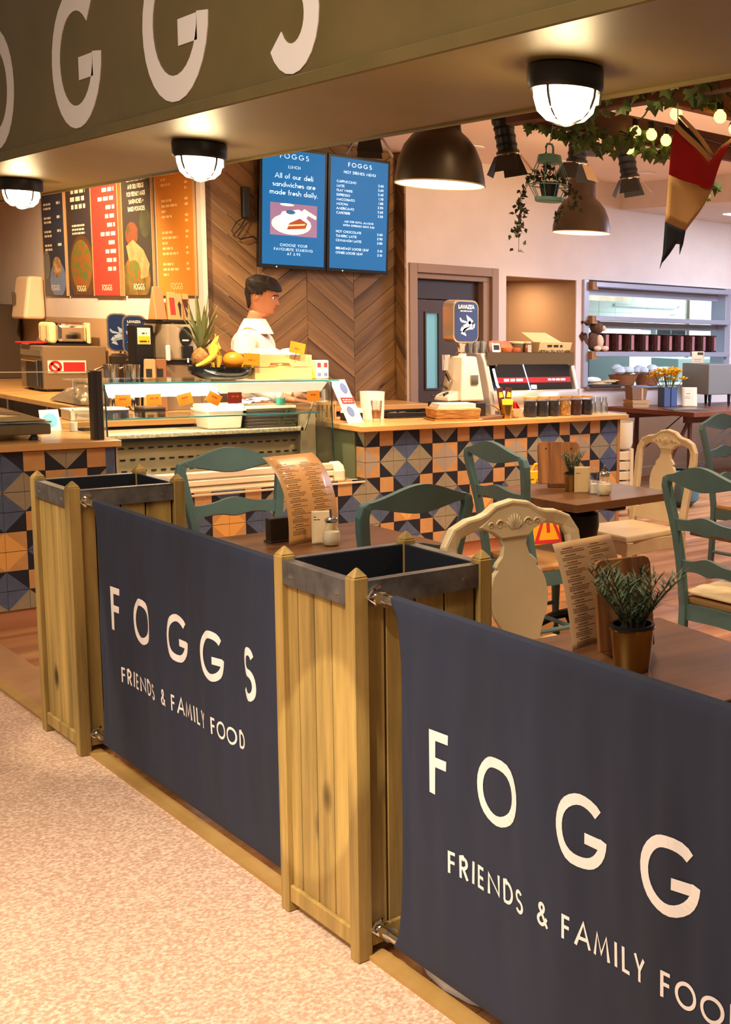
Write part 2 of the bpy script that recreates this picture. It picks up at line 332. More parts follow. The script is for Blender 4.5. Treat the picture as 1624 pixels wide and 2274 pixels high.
GREENL = M('leaf_green', (66, 92, 44), .55, 0, (92, 112, 58), 9, rnd=.25); DGREEN = M('leaf_dark', (58, 66, 40), .55, rnd=.3); SOIL = M('soil', (26, 22, 20), .9)
YEL = M('yellow', (246, 190, 40), .5); RED = M('red', (196, 36, 40), .5); WGLOW = M('lamp_glow', (255, 240, 214), .5, emit=26, ecol=(255, 220, 166)); BULB = M('bulb_glow', (255, 232, 130), .5, emit=3.2, ecol=(255, 222, 110))
DOWN = M('downlight_glow', (255, 246, 230), .5, emit=8)
def px(x): return lambda u, v: (x, -u, v)          # a plane facing -X: u runs towards -Y
def py(y): return lambda u, v: (u, y, v)           # a plane facing -Y

# ---------------------------------------------------------------- setting
struct('floor_mall', MB().box(-9, 1.43, -6, 16, -.1, 0), M('mall_vinyl', (186, 150, 122), .5, 0, (232, 202, 178), 95, detail=3, contrast=(.40, .66), bump=.05))
fl = struct('floor', MB().box(1.43, 14, -3, 16, -.12, -.006), M('floor_base', (60, 38, 24), .6))
random.seed(3)
pm = [MB().box(0, L_ - .0025, 0, .188, -.005, 0).build('plank', FW, fl) for L_ in (1.38, .7)]
pm[0].location = (1.48, .2, 0); pm[1].location = (1.48, .39, 0)
k = 0; rest = MB()
for r_ in range(-4, 62):
    y = .58 + r_ * .19; x = 1.48 - random.choice((0, .4, .9))
    while x < 11.5:
        x0 = max(x, 1.48); x1 = x + 1.38
        if x1 - x0 > .2 and not (y < .4 and x0 > 3):
            vis = y < 8.9 and x0 < 8.6 and (y - .671 / .729 * 0 > .2 + (x0 - 3) * .18) and not (6.6 < y and x0 < 5.2)
            if vis and k < 296 and x0 == x: piece(pm[0], 'plank', fl, (x, y, 0)); k += 1
            else: rest.box(x0, x1 - .0025, y, y + .188, -.005, 0)
        x += 1.38
rest.build('planks_beyond', FW, fl, kind='stuff')
struct('trim_3', MB().box(1.44, 1.64, 4.85, 14, -.02, .008), M('ramp_tan', (178, 136, 96), .5, 0, (164, 122, 84), 5))
tr = struct('trim_1', MB().box(1.43, 1.475, -3, 16, -.02, .012), M('threshold_trim', (176, 140, 80), .5, 0, (160, 124, 66), 6))
struct('ceiling', MB().box(1.83, 14, -3, 16, 3.06, 3.16), CEIL)
# bulkhead of the ceiling on the right, with its light panel
bk = struct('ceiling_bulkhead', MB().box(8.2, 14, -3, 9.05, 2.8, 3.06), WALL)
MB().box(9.0, 10.2, 7.75, 8.35, 2.792, 2.8).build('light_panel', M('panel_glow', (240, 244, 255), .5, emit=6), bk)
# fascia over the front with its letters
fa = thing('fascia_sign', 'olive painted fascia beam across the top with large white letters', 'sign', (1.82, 0, 2.31))
MB().box(1.82, 2.46, -3, 16, 2.31, 3.5).build('beam', OLIVE, fa, W=True)
MB().box(1.803, 1.82, -3, 16, 2.302, 2.345).box(2.455, 2.475, -3, 16, 2.300, 2.335).build('edge_strip', OLIVE, fa, W=True, bev=.004)
for ch, yc, in (('F', 7.62), ('O', 6.47), ('G', 5.385), ('G', 4.40), ('S', 3.53)):
    mb = MB(); qs, W_ = text_quads(ch, .535, 0, .17, 'c')
    for q in qs: mb.prism(q, lambda u, v, d: (d, yc - u, 2.378 + v), 1.8195, 1.8165)
    mb.build('letter', WHITE_V, fa, W=True)
# walls
WB = 9.05
mb = MB()
for x0, x1, z0, z1 in ((5.678, 5.70, 0, 3.06), (5.70, 6.66, 2.115, 3.06), (6.66, 6.757, 0, 3.06), (6.757, 7.62, 2.055, 3.06), (7.62, 7.74, 0, 3.06), (7.74, 9.9, 2.07, 3.06), (7.74, 9.9, 0, .985), (9.9, 14, 0, 3.06)): mb.box(x0, x1, WB, WB + .16, z0, z1)
struct('wall_back', mb, WALL)
struct('baseboard_back', MB().box(7.62, 14, WB - .016, WB, 0, .11), M('skirting', (226, 218, 214), .4), bev=.004)
wm = struct('wall_menu', MB().box(3.961, 4.16, 9.2, 16, 0, 3.06), WALL)
MB().box(3.953, 3.961, 9.2, 14.6, .9, 1.55).build('splashback', M('splashback_taupe', (176, 146, 112), .35), wm)
struct('wall_left', MB().box(-3, 4.1, 14.6, 14.75, 0, 3.3), M('wall_cream', (238, 214, 176), .7))
struct('trim_2', MB().box(3.935, 3.97, 9.14, 9.215, .9, 3.06), WALL)
wc = struct('wall_clad', MB().box(3.97, 5.80, 9.215, 9.35, 0, 3.06), M('batten_dark', (40, 28, 18), .8))
struct('wall_clad_return', MB().box(5.674, 5.70, 9.06, 9.2, 0, 3.06), M('batten_dark', (40, 28, 18)))
# herringbone cladding: four columns of sloping boards and one on the return
def clip_poly(poly, zmin, zmax):
    for lim, s_ in ((zmin, 1), (zmax, -1)):
        out = []
        for i in range(len(poly)):
            p, q = poly[i - 1], poly[i]
            fp, fq = (p[1] - lim) * s_, (q[1] - lim) * s_
            if (fp >= 0) != (fq >= 0): t = fp / (fp - fq); out.append((p[0] + (q[0] - p[0]) * t, lim))
            if fq >= 0: out.append(q)
        poly = out
        if not poly: return []
    return poly
pitch = .16; rise = .335; cw = .4285
for c in range(5):
    for i in range(-2, 20):
        z = .3 + i * pitch + (.03 * (c % 2)); up = c % 2 == 1
        wd = cw if c < 4 else .15; rs = rise * (1 if c < 4 else .45)
        za, zb = (z, z + rs) if up else (z + rs, z)
        g = .0025
        poly = clip_poly([(0, za + g), (wd - .003, zb + g), (wd - .003, zb + pitch - g), (0, za + pitch - g)], .45, 3.055)
        if len(poly) < 3: continue
        pr = random.uniform(0, .006)
        th = math.atan2(zb - za, wd)
        # board built along its own length so that the grain follows it
        ca, sa = math.cos(th), math.sin(th); cx, cz = poly[0]
        loc2 = [((u - cx) * ca + (v - cz) * sa, -(u - cx) * sa + (v - cz) * ca) for u, v in poly]
        b = MB().prism(loc2, lambda u, v, d: (u, d, v), 0, .016).build('cladding_board', CW, wc)
        x0 = 3.965 + c * cw
        if c < 4: b.location = (x0 + cx, 9.198 - pr, cz); b.rotation_euler = (0, -th, 0)
        else: b.location = (5.672 - .012 + pr * .5, 9.198 - cx, cz); b.rotation_euler = (0, -th, R(-90))
# door on the back wall
d1 = struct('door_1', MB().box(5.70, 5.78, WB - .02, WB + .1, 0, 2.115).box(6.585, 6.66, WB - .02, WB + .1, 0, 2.115).box(5.78, 6.585, WB - .02, WB + .1, 2.035, 2.115).box(5.78, 6.585, WB + .02, WB + .14, 1.985, 2.035).box(6.51, 6.585, WB + .02, WB + .14, 0, 1.985), TAUPE, bev=.004)
lf = MB().box(5.785, 6.51, WB + .1, WB + .14, 1.81, 1.985).build('top_panel', M('door_head', (54, 40, 36), .5), d1)
lf = MB()
for x0, x1, z0, z1 in ((5.785, 5.93, .0, 1.80), (6.06, 6.51, 0, 1.80), (5.93, 6.06, 0, 1.0), (5.93, 6.06, 1.68, 1.80)): lf.box(x0, x1, WB + .09, WB + .13, z0, z1)
lf = lf.build('door_leaf', DOORB, d1)
MB().box(5.93, 6.06, WB + .105, WB + .11, 1.0, 1.68).build('vision_pane', M('pane_cyan', (120, 170, 180), .2, emit=.35, ecol=(120, 190, 205)), lf)
mb = MB()
for x0, x1, z0, z1 in ((5.915, 5.93, .985, 1.695), (6.06, 6.075, .985, 1.695), (5.93, 6.06, .985, 1.0), (5.93, 6.06, 1.68, 1.695)): mb.box(x0, x1, WB + .078, WB + .092, z0, z1)
mb.build('vision_frame', DOORB, lf)
MB().box(5.80, 5.845, WB + .082, WB + .09, 1.0, 1.28).build('push_plate', BRUSH, lf)
MB().lathe([(.008, 0), (.008, .006)], (0, 0, 0), 10).build('lock_pin', CHROME, lf).location = (6.0, WB + .085, .93)
# corridor behind the open doorway
al = struct('wall_corridor', MB().box(6.75, 6.765, WB+.17, WB + 1.3, 0, 2.055).box(7.612, 7.66, WB + .005, WB + 1.3, 0, 2.055).box(6.757, 7.66, WB + 1.3, WB + 1.36, 0, 2.1).box(6.757, 7.66, WB + .17, WB + 1.36, 2.055, 2.1), M('corridor_taupe', (166, 134, 106), .7))
MB().box(6.77, 7.60, WB + 1.18, WB + 1.29, 0, 1.95).build('dark_door', M('door_black', (30, 26, 30), .5), al)
MB().box(7.57, 7.611, WB + 1.1, WB + 1.18, 0, 2.0).box(6.77, 7.57, WB + 1.12, WB + 1.18, 1.95, 2.0).build('door_lining', TAUPE, al)
# kitchen seen through the pass
ks = struct('wall_kitchen', MB().box(7.7, 14, 12.0, 12.1, 0, 3).box(7.665, 7.70, WB + .16, 12, 0, 3).box(13.6, 13.7, WB + .16, 12, 0, 3).box(7.7, 14, WB + .16, 12.0, 3.0, 3.06), M('kitchen_grout', (176, 190, 192), .6))
kt = MB().box(.002, .298, -.006, 0, .002, .298).build('wall_tile', M('kitchen_tile', (222, 232, 232), .25, rnd=.03), ks)
kt.location = (9.9, 12.0, .9)
for i in range(0, 11):
    for j in range(0, 7):
        if (i, j) != (0, 0): piece(kt, 'wall_tile', ks, (9.9 + i * .3, 12.0, .9 + j * .3))
struct('floor_kitchen', MB().box(7.7, 14, WB + .16, 12, -.1, 0), M('kitchen_floor', (120, 124, 126), .5))
hd = thing('extractor_hood', 'grey steel extractor hood with slotted grease filters inside the kitchen', 'hood', (10.2, 11.3, 2.0))
MB().hexa([(8.6, 11.0, 1.98), (10.15, 11.0, 1.98), (10.15, 11.95, 1.98), (8.6, 11.95, 1.98)], [(8.6, 11.2, 2.5), (11.6, 11.2, 2.5), (11.6, 11.95, 2.5), (8.6, 11.95, 2.5)]).build('canopy', BRUSH, hd, W=True)
MB().box(8.6, 10.15, 10.96, 11.0, 1.92, 1.99).build('lip', BRUSH, hd, W=True)
for i in range(12):
    x = 9.0 + i * .1
    MB().hexa([(x, 10.975, 2.01), (x + .04, 10.975, 2.01), (x + .04, 11.0, 2.01), (x, 11.0, 2.01)], [(x + .05, 11.06, 2.22), (x + .09, 11.06, 2.22), (x + .09, 11.08, 2.22), (x + .05, 11.08, 2.22)]).build('filter_slot', BLACK, hd, W=True)
one('kitchen_pipe', 'thin white pipe with a bend running along the kitchen tiles', 'pipe', MB().tube([(0, 0, 0), (1.15, 0, 0), (1.28, 0, .06), (1.33, 0, .2)], .018, 8).tube([(1.34, 0, .1), (1.2, 0, -.07), (1.05, 0, -.09), (1.0, 0, -.3)], .012, 8), M('pipe_white', (206, 214, 212), .4), (10.75, 11.96, 1.90), smooth=True)
ke = thing('fuse_box', 'black double-doored grey framed box on the kitchen wall', 'box', (11.78, 11.89, 1.40))
MB().box(-.30, .32, 0, .09, -.1, .24).build('frame', M('box_grey', (120, 130, 130), .5), ke); MB().box(-.27, -.01, -.01, 0, -.08, .21).build('door', BLACK, ke); MB().box(.01, .29, -.01, 0, -.08, .21).build('door', BLACK, ke)
one('kitchen_notice', 'small blue notice on the kitchen tiles', 'notice', MB().box(0, .2, -.006, 0, 0, .09), M('notice_blue', (50, 90, 190), .5), (11.28, 11.985, 1.58))
kc = thing('steel_cupboard', 'tall pale steel cupboard with red brown edge at the right of the kitchen', 'cupboard', (12.95, 11.4, 0))
MB().box(-.2, .42, 0, .5, 0, 2.6).build('body', M('pale_steel', (190, 200, 196), .35, .4), kc); MB().box(-.36, -.2, -.05, .1, 0, 2.6).build('door_edge', M('redbrown', (120, 84, 74), .5), kc); MB().box(-.42, -.36, -.06, .1, 0, 2.6).build('frame', BRUSH, kc)
one('conduit', 'grey vertical conduit on the white kitchen wall', 'conduit', MB().box(-.03, .03, -.03, 0, 0, 2.6), BRUSH, (12.2, 11.99, .3))
kb = thing('kitchen_bench', 'steel kitchen bench with grey machines behind the pass', 'bench', (9.9, 10.7, 0))
MB().box(-.9, 1.8, -.35, .35, .86, .9).build('top', BRUSH, kb); MB().box(-.85, -.2, -.2, .3, .9, 1.28).build('oven', M('oven_grey', (96, 112, 116), .3, .5), kb); MB().box(.65, 1.35, -.2, .3, .9, 1.22).build('machine', M('machine_grey', (140, 160, 160), .3, .4), kb)
MB().box(.15, .45, -.25, -.2, .95, 1.12).build('tilted_screen', M('screen_grey', (186, 200, 200), .3), kb)
for x in (-.8, 1.7): MB().box(x - .03, x + .03, -.3, -.24, 0, .86).build('leg', BRUSH, kb)
# pass window frame and shelves
ps = struct('window_1', MB().box(7.70, 7.765, WB - .03, WB + .2, .985, 2.07).box(9.81, 9.9, WB - .03, WB + .2, .985, 2.07).box(7.765, 9.81, WB + .1, WB + .2, 1.985, 2.07), M('pass_steel', (186, 186, 200), .3, .5), bev=.004)
SS = M('pass_steel', (186, 186, 200)); BRK = M('bracket_brown', (150, 110, 66), .6)
for i, z in enumerate((2.0, 1.66, 1.30)):
    MB().box(7.80, 9.83, WB - .1, WB + .18, z, z + .05).build('shelf', SS, ps, bev=.004)
    if i < 2: MB().box(7.77, 9.81, WB + .1, WB + .2, z - .075, z - .005).build('shelf_rail', SS, ps)
    MB().box(7.76, 7.83, WB - .09, WB + .02, z - .03, z + .05).build('bracket', BRK, ps)
MB().box(7.75, 9.85, WB - .06, WB + .35, .965, .995).build('sill', SS, ps, bev=.004)
# ---------------------------------------------------------------- barrier: planters and banners
def make_planter(label):
    t = thing('planter', label, 'planter', (1.4, 2.473, 0), group='tall timber planters along the barrier')
    w_ = .405; ps_ = .041
    pm_ = MB().box(0, ps_, 0, ps_, .0, .985).hexa([(0, 0, .985), (ps_, 0, .985), (ps_, ps_, .985), (0, ps_, .985)], [(ps_ / 2 - .003, ps_ / 2 - .003, 1.008), (ps_ / 2 + .003, ps_ / 2 - .003, 1.008), (ps_ / 2 + .003, ps_ / 2 + .003, 1.008), (ps_ / 2 - .003, ps_ / 2 + .003, 1.008)])
    for i, (x, y) in enumerate(((0, 0), (w_ - ps_, 0), (0, w_ - ps_), (w_ - ps_, w_ - ps_))):
        p = pm_.build('post', PL, t, bev=.003); p.location = (x, y, 0)
    widths = (.055, .086, .086, .094)
    for side in range(4):
        u = ps_ + .001
        for wd in widths:
            mb = MB().box(0, wd - .0055, .016, .032, .05, .945)
            b = mb.build('side_board', PL, t, bev=.002)
            # sides: 0 = -Y face, 1 = +X face, 2 = +Y face, 3 = -X face
            a = side * 90; b.rotation_euler = (0, 0, R(a))
            b.location = [(u, 0, 0), (w_, u, 0), (w_ - u, w_, 0), (0, w_ - u, 0)][side]
            u += wd
        def pl_(b_):
            b_.rotation_euler = (0, 0, R(side * 90)); b_.location = [(0, 0, 0), (w_, 0, 0), (w_, w_, 0), (0, w_, 0)][side]; return b_
        band = pl_(MB().box(.028, w_ - .028, .004, .009, .912, .972).box(.028, w_ - .028, .004, .034, .969, .974).build('steel_band', STEEL, t))
        for u in (.085, .32):
            MB().tube([(u, .004, .938), (u, .001, .938)], .005, 8).build('screw', CHROME, band)
        pl_(MB().box(ps_, w_ - ps_, .006, .018, .03, .078).build('bottom_rail', PL, t, bev=.003))
        pl_(MB().box(.035, w_ - .035, .034, .037, .45, .972).build('liner', M('liner_steel', (46, 50, 58), .45, .5), t))
    MB().box(.04, w_ - .04, .04, w_ - .04, .43, .45).build('floor_panel', DARKBOX, t)
    return t
pA = make_planter('square timber planter box between the two navy banners')
pB = dup(pA, (1.4, 4.405, 0), label='square timber planter box at the far left end of the barrier')
def make_banner(y0, y1, label, cap):
    """navy banner on two chrome rails; y0 > y1, facing -X"""
    t = thing('banner', label, 'banner', (1.45, y0, 0), group='navy barrier banners')
    L_ = y0 - y1
    def surf(u, v):   # u along, v height -> local point, with slack at the free edges and soft folds
        z = .062 + v * .888; s_ = u / L_
        return z
    def P(u, z):
        if z > .935 or z < .079:
            zc, sg = (.935, 1) if z > .935 else (.079, -1); a = abs(z - zc) / .0165; inset = .0
            return (.008 - .0165 * math.cos(a), -(u + inset), zc + sg * .0165 * math.sin(a))
        v = (z - .079) / .856
        belly = math.sin(math.pi * min(max(v, 0), 1)) ** .35
        inset = .068 * belly * max(0, 1 - u / .12)
        x = -.0085 - .010 * math.sin(math.pi * v) + .0045 * math.sin(u * 17 + v * 2.5) * belly + .0028 * math.sin(u * 47 - v * 4) * belly * (.4 + v) + .0025 * math.sin(u * 83 + v * 9) * belly * v
        return (x, -(u + inset), z)
    MB().grid(lambda i, j: P(i * L_, .034 + j * .946), 110, 60).build('cloth', NAVY, t, smooth=True, solid=.002)
    fn = lambda u, v: (P(u, v)[0] - .0022, P(u, v)[1], v)
    q = cap
    rows = [(c, u, .53, q, 'c') for c, u in zip('FOGGS', (.225, .44, .715, .97, 1.21))]
    letters(rows, fn, WHITE_V, t, wt=.155)
    qs = []
    x = .265; txt = 'FRIENDS & FAMILY FOOD'; tot = text_quads(txt, .052, .22, .14)[1]; sc = .895 / tot
    letters([(txt, .265, .362, .052, 'l', .22 + (.895 - tot) / .052 / 20)], fn, WHITE_V, t, wt=.15)
    for z in (.935, .079):
        rail = MB().tube([(.008, .09, z), (.008, -L_ - .09, z)], .0135, 12).build('rail', CHROME, t, smooth=True)
        for yy in (.045, -L_ - .045):
            MB().tube([(.008, yy + .012, z), (.008, yy - .012, z)], .019, 12).build('collar', CHROME, rail, smooth=True)
        for yy in (.082, -L_ - .082):
            MB().tube([(.022, yy + .01 * (1 if yy > 0 else -1), z + .02), (.0, yy, z + .016), (-.012, yy, z), (0, yy, z - .018), (.02, yy, z - .014)], .006, 6).build('hook', CHROME, rail, smooth=True)
    return t
make_banner(4.31, 2.90, 'navy cloth banner with white lettering stretched between the two planters', .148)
make_banner(2.385, 1.03, 'nearest navy cloth banner with white lettering, right of the middle planter', .148)
pC = dup(pA, (1.4, .54, 0), label='square timber planter box beyond the right edge of the nearest banner')
wb = thing('floor_board', 'white curved board lying on the floor under the nearest banner', 'board', (1.78, 2.22, 0))
MB().prism([(.30 * math.cos(R(a)), .34 * math.sin(R(a))) for a in range(0, 360, 15)], lambda u, v, d: (u, v, d), .002, .03).build('disc', M('white_laminate', (225, 222, 215), .4), wb, bev=.006)
MB().lathe([(.04, .03), (.03, .05), (.03, .12)], n=14).build('stub', CREAM, wb, smooth=True)

# ---------------------------------------------------------------- tiled counters
TC = {'o': M('tile_orange', (194, 144, 92), .35, 0, (184, 134, 84), 20), 'n': M('tile_navy', (34, 36, 46), .35), 'b': M('tile_beige', (150, 136, 110), .35, 0, (142, 128, 104), 20), 'g': M('tile_grey', (162, 142, 122), .35), 'u': M('tile_blue', (86, 96, 122), .35, 0, (76, 86, 110), 16), 'y': M('tile_amber', (222, 162, 86), .35)}
A_ = ['bn4', 'o', 'un1', 'un2', 'o', 'bn3']; B_ = ['og3', 'bn1', 'ub3', 'ub4', 'bn2', 'og4']; C_ = ['bu4', 'un2', 'oy4', 'oy3', 'un1', 'bu3']
# digit: corner that carries the second colour, 1 ul 2 ur 3 ll 4 lr
FL = {'1': '3', '2': '4', '3': '1', '4': '2'}
def flip(r_): return [c[:2] + FL[c[2]] if len(c) == 3 else c for c in r_]
ROWS = [A_, B_, flip(B_), flip(A_), C_, flip(C_)]
TM = {}
def tile_mesh(code):
    if code in TM: return TM[code]
    s = .0485; me = bpy.data.meshes.new('tile')
    v = [(-s, 0, -s), (s, 0, -s), (s, 0, s), (-s, 0, s), (-s, .007, -s), (s, .007, -s), (s, .007, s), (-s, .007, s)]
    sides = [(0, 4, 5, 1), (1, 5, 6, 2), (2, 6, 7, 3), (3, 7, 4, 0)]
    if len(code) == 3:
        f = {'1': [(0, 1, 2), (0, 2, 3)], '2': [(0, 1, 3), (1, 2, 3)], '3': [(1, 2, 3), (0, 1, 3)], '4': [(0, 2, 3), (0, 1, 2)]}[code[2]]
        me.from_pydata(v, [], f + sides); me.materials.append(TC[code[0]]); me.materials.append(TC[code[1]])
        me.polygons.foreach_set('material_index', [0, 1, 0, 0, 0, 0])
    else:
        me.from_pydata(v, [], [(0, 1, 2, 3)] + sides); me.materials.append(TC[code])
    TM[code] = me; return me
def tiles(parent, x0, cols, rows, y, c0, side=False):
    """tiles of 100 mm: first column left edge x0 at pattern column c0; rows counted from z = .9 down"""
    base = wloc(parent)
    for i in range(cols):
        for j in rows:
            o = bpy.data.objects.new('tile', tile_mesh(ROWS[j % 6][(c0 + i) % 6])); COL.objects.link(o); o.parent = parent
            p = Vector((x0 + .05 + i * .0985, y, .85 - j * .1)) - base if not side else Vector((x0, y - .05 - i * .0985, .85 - j * .1)) - base
            o.location = p
            if side: o.rotation_euler = (0, 0, R(-90))
GROUT = M('grout', (120, 104, 86), .8); SKIRT = wood('skirting_wood', (150, 96, 62), (186, 128, 92), 0, 5, .35, .05)
GREENP = M('green_grey_panel', (112, 116, 84), .5)
mc = thing('tiled_counter', 'long coffee counter clad in orange and navy patterned tiles', 'counter', (4.9, 6.6, 0))
MB().box(3.845, 5.985, 6.612, 7.32, .1, .9).build('carcass', GROUT, mc, W=True)
MB().box(3.86, 5.98, 6.62, 7.3, 0, .1).build('plinth', SKIRT, mc, W=True)
MB().box(3.829, 3.845, 6.72, 7.32, .1, .9).build('green_panel', GREENP, mc, W=True, label='green painted side panel')
MB().box(5.985, 6.012, 6.6, 7.32, .0, .9).build('end_panel', WTE, mc, W=True)
tiles(mc, 3.838, 22, range(8), 6.603, 0); tiles(mc, 3.832, 1, range(3), 6.708, 5, True)
wt = thing('worktop', 'long oak worktop on the coffee counter', 'worktop', (4.9, 6.6, .9))
MB().box(3.79, 6.075, 6.57, 7.34, .9, .935).build('slab', WT, wt, W=True, bev=.003)
dc = thing('deli_counter', 'low tiled counter under the glass display case', 'counter', (3.0, 6.6, 0))
MB().box(2.31, 3.827, 6.612, 7.3, .1, .585).build('carcass', GROUT, dc, W=True); MB().box(2.31, 3.8, 6.62, 7.3, 0, .1).build('plinth', SKIRT, dc, W=True)
tiles(dc, 3.838 - 15 * .0985, 15, range(3, 8), 6.603, 3)
MB().box(2.305, 3.83, 6.598, 6.72, .575, .588).build('ledge', M('ledge_cream', (214, 190, 160), .35), dc, W=True, bev=.002)
lc = thing('tiled_counter', 'shorter tiled counter at the far left behind the planter', 'counter', (1.9, 6.45, 0))
MB().box(1.5, 2.285, 6.462, 7.15, .1, .905).build('carcass', GROUT, lc, W=True); MB().box(1.5, 2.28, 6.466, 7.1, 0, .1).build('plinth', SKIRT, lc, W=True)
tiles(lc, 1.852 - 4 * .0985, 8, range(8), 6.453, 0); MB().box(2.24, 2.29, 6.45, 6.46, .1, .905).build('edge_trim', TC['u'], lc, W=True)
MB().box(2.285, 2.3, 6.45, 7.2, 0, .905).build('end_panel', M('panel_beige', (170, 146, 118), .5), lc, W=True)
wl = thing('worktop', 'oak worktop on the shorter counter at the far left', 'worktop', (1.9, 6.45, .905))
MB().box(1.45, 2.31, 6.42, 7.3, .905, .94).build('slab', WT, wl, W=True, bev=.003)
# ---------------------------------------------------------------- tables
def make_table(label, loc, rz=0, s=.70, group='square wooden dining tables'):
    t = thing('dining_table', label, 'table', loc, rz, group); h = s / 2
    MB().box(-h, h, -h, h, .72, .76).build('tabletop', TW, t, bev=.002)
    MB().lathe([(.05, .05), (.065, .09), (.045, .14), (.04, .3), (.055, .36), (.045, .40), (.05, .44), (.09, .50), (.105, .58), (.10, .64), (.075, .66), (.085, .69)], n=20).build('pedestal', IRON, t, smooth=True)
    MB().box(-.30, .30, -.045, .045, .69, .72).box(-.045, .045, -.30, .30, .69, .72).build('top_bracket', IRON, t, bev=.008)
    for a in range(4):
        p = MB().tube([(.03, 0, .12), (.12, 0, .10), (.22, 0, .05), (.29, 0, .035)], .024, 8).lathe([(.03, 0), (.034, .015), (.02, .04)], (.29, 0, 0), 10).build('foot', IRON, t, smooth=True); p.rotation_euler = (0, 0, R(45 + 90 * a))
    return t
tA = make_table('wooden table with a curled menu behind the first navy banner', (2.15, 4.01, 0))
tB = dup(tA, (1.93, 2.06, 0), R(-7), 'wooden table with the rosemary pot behind the nearest navy banner')
tC = dup(tA, (3.85, 4.53, 0), R(3), 'wooden table with black pedestal in front of the tiled counter')
tD = dup(tA, (3.88, 3.07, 0), R(0), 'wooden table at the right edge in front of the cushioned teal chair')
tE = dup(tA, (5.78, 4.30, 0), R(4), 'wooden table behind the others at the far right edge')

# ---------------------------------------------------------------- ladder-back chairs, worn teal
def yb(z):   # rake of the back
    return .205 + (.015 if z < .45 else .015 + (z - .45) * .16) if z > .2 else .235 - z * .075
RUSH = wood('seat_wood', (150, 106, 60), (190, 146, 92), 0, 10, .6, .05)
def make_ladder(label, loc, rz):
    t = thing('ladder_back_chair', label, 'chair', loc, rz, 'worn teal ladder back chairs')
    def xs(z):
        for (z0, x0), (z1, x1) in zip(((0, .19), (.45, .178), (.62, .172), (.78, .182), (.9, .205), (.97, .214), (1.01, .205)), ((.45, .178), (.62, .172), (.78, .182), (.9, .205), (.97, .214), (1.01, .205), (1.1, .2))):
            if z <= z1: return x0 + (x1 - x0) * (z - z0) / (z1 - z0)
        return .2
    for sx in (-1, 1):
        zz = (0, .15, .3, .45, .55, .65, .75, .84, .91, .96)
        pts = [(sx * xs(z), yb(z), z) for z in zz] + [(sx * .205, yb(.99), .988), (sx * .185, yb(1.0), 1.003)]
        MB().tube(pts, .02, up=(0, 1, 0), flat=[(.036, .032)] * 8 + [(.040, .032)] * 2 + [(.038, .03), (.02, .028)]).build('back_post', [TEAL], t, bev=.006, bseg=2)
        lg = MB().tube([(sx * .19, -.19, .45), (sx * .205, -.205, .40), (sx * .20, -.20, .28), (sx * .188, -.19, .12), (sx * .195, -.2, .03), (sx * .2, -.205, 0)], [.024, .028, .022, .016, .016, .019], 10).build('leg', TEAL, t, smooth=True)
    def rail(name, z0, half, tf, bf, th=.022, worn=True):
        n = 16; mb = MB(); vs = []
        top = []; bot = []
        for i in range(n + 1):
            s_ = -1 + 2 * i / n; top.append((s_ * half, z0 + tf(s_))); bot.append((s_ * half, z0 + bf(s_)))
        for i in range(n):
            q = []
            for (u, v) in (bot[i], bot[i + 1], top[i + 1], top[i]): q.append((u, v))
            c_ = lambda u: .012 * (1 - (u / half) ** 2)
            f = [(u, yb(v) + c_(u) - th / 2, v) for u, v in q]; b = [(u, yb(v) + c_(u) + th / 2, v) for u, v in q]
            mb.add(f + b, [(0, 1, 2, 3), (7, 6, 5, 4), (3, 2, 6, 7), (1, 0, 4, 5)] + ([(0, 3, 7, 4)] if i == 0 else []) + ([(2, 1, 5, 6)] if i == n - 1 else []))
        r_ = mb.build(name, TEAL, t, smooth=True)
        if worn:
            w_ = MB().tube([(u, yb(v) + .012 * (1 - (u / half) ** 2) - th / 2 - .0005, v + .001) for u, v in bot[2:-2]], .0028, 5).build('worn_edge', WORN, r_)
        return r_
    rail('crest_rail', 1.0, .2, lambda s_: .012 + .044 * (.5 + .5 * math.cos(math.pi * s_)) - .008 * abs(s_) ** 5, lambda s_: -.016 - .030 * (.5 + .5 * math.cos(math.pi * s_)), .026)
    for z0, hf in ((.80, .172), (.625, .163)):
        rail('ladder_rail', z0, hf, lambda s_: .024 + .024 * math.exp(-((s_) / .42) ** 2), lambda s_: -.03 + .018 * math.cos(s_ * 1.5) - .016 * math.exp(-(s_ / .3) ** 2), .018)
    MB().hexa([(-.215, -.23, .452), (.215, -.23, .452), (.185, .20, .452), (-.185, .20, .452)], [(-.215, -.23, .482), (.215, -.23, .482), (.185, .20, .482), (-.185, .20, .482)]).build('seat', RUSH, t, bev=.008, bseg=2)
    for p in ([(-.2, -.2), (.2, -.2)], [(-.18, .21), (.18, .21)], [(-.195, -.2), (-.18, .2)], [(.195, -.2), (.18, .2)]):
        (x0, y0), (x1, y1) = p
        MB().tube([(x0, y0, .418), ((x0 + x1) / 2, (y0 + y1) / 2, .424), (x1, y1, .418)], .01, flat=(.02, .068)).build('apron', TEAL, t)
    for sx in (-1, 1): MB().tube([(sx * .193, -.195, .17), (sx * .188, .225, .17)], .011, 8).build('stretcher', TEAL, t, smooth=True)
    MB().tube([(-.19, 0.02, .17), (.19, 0.02, .17)], .011, 8).build('stretcher', TEAL, t, smooth=True)
    return t
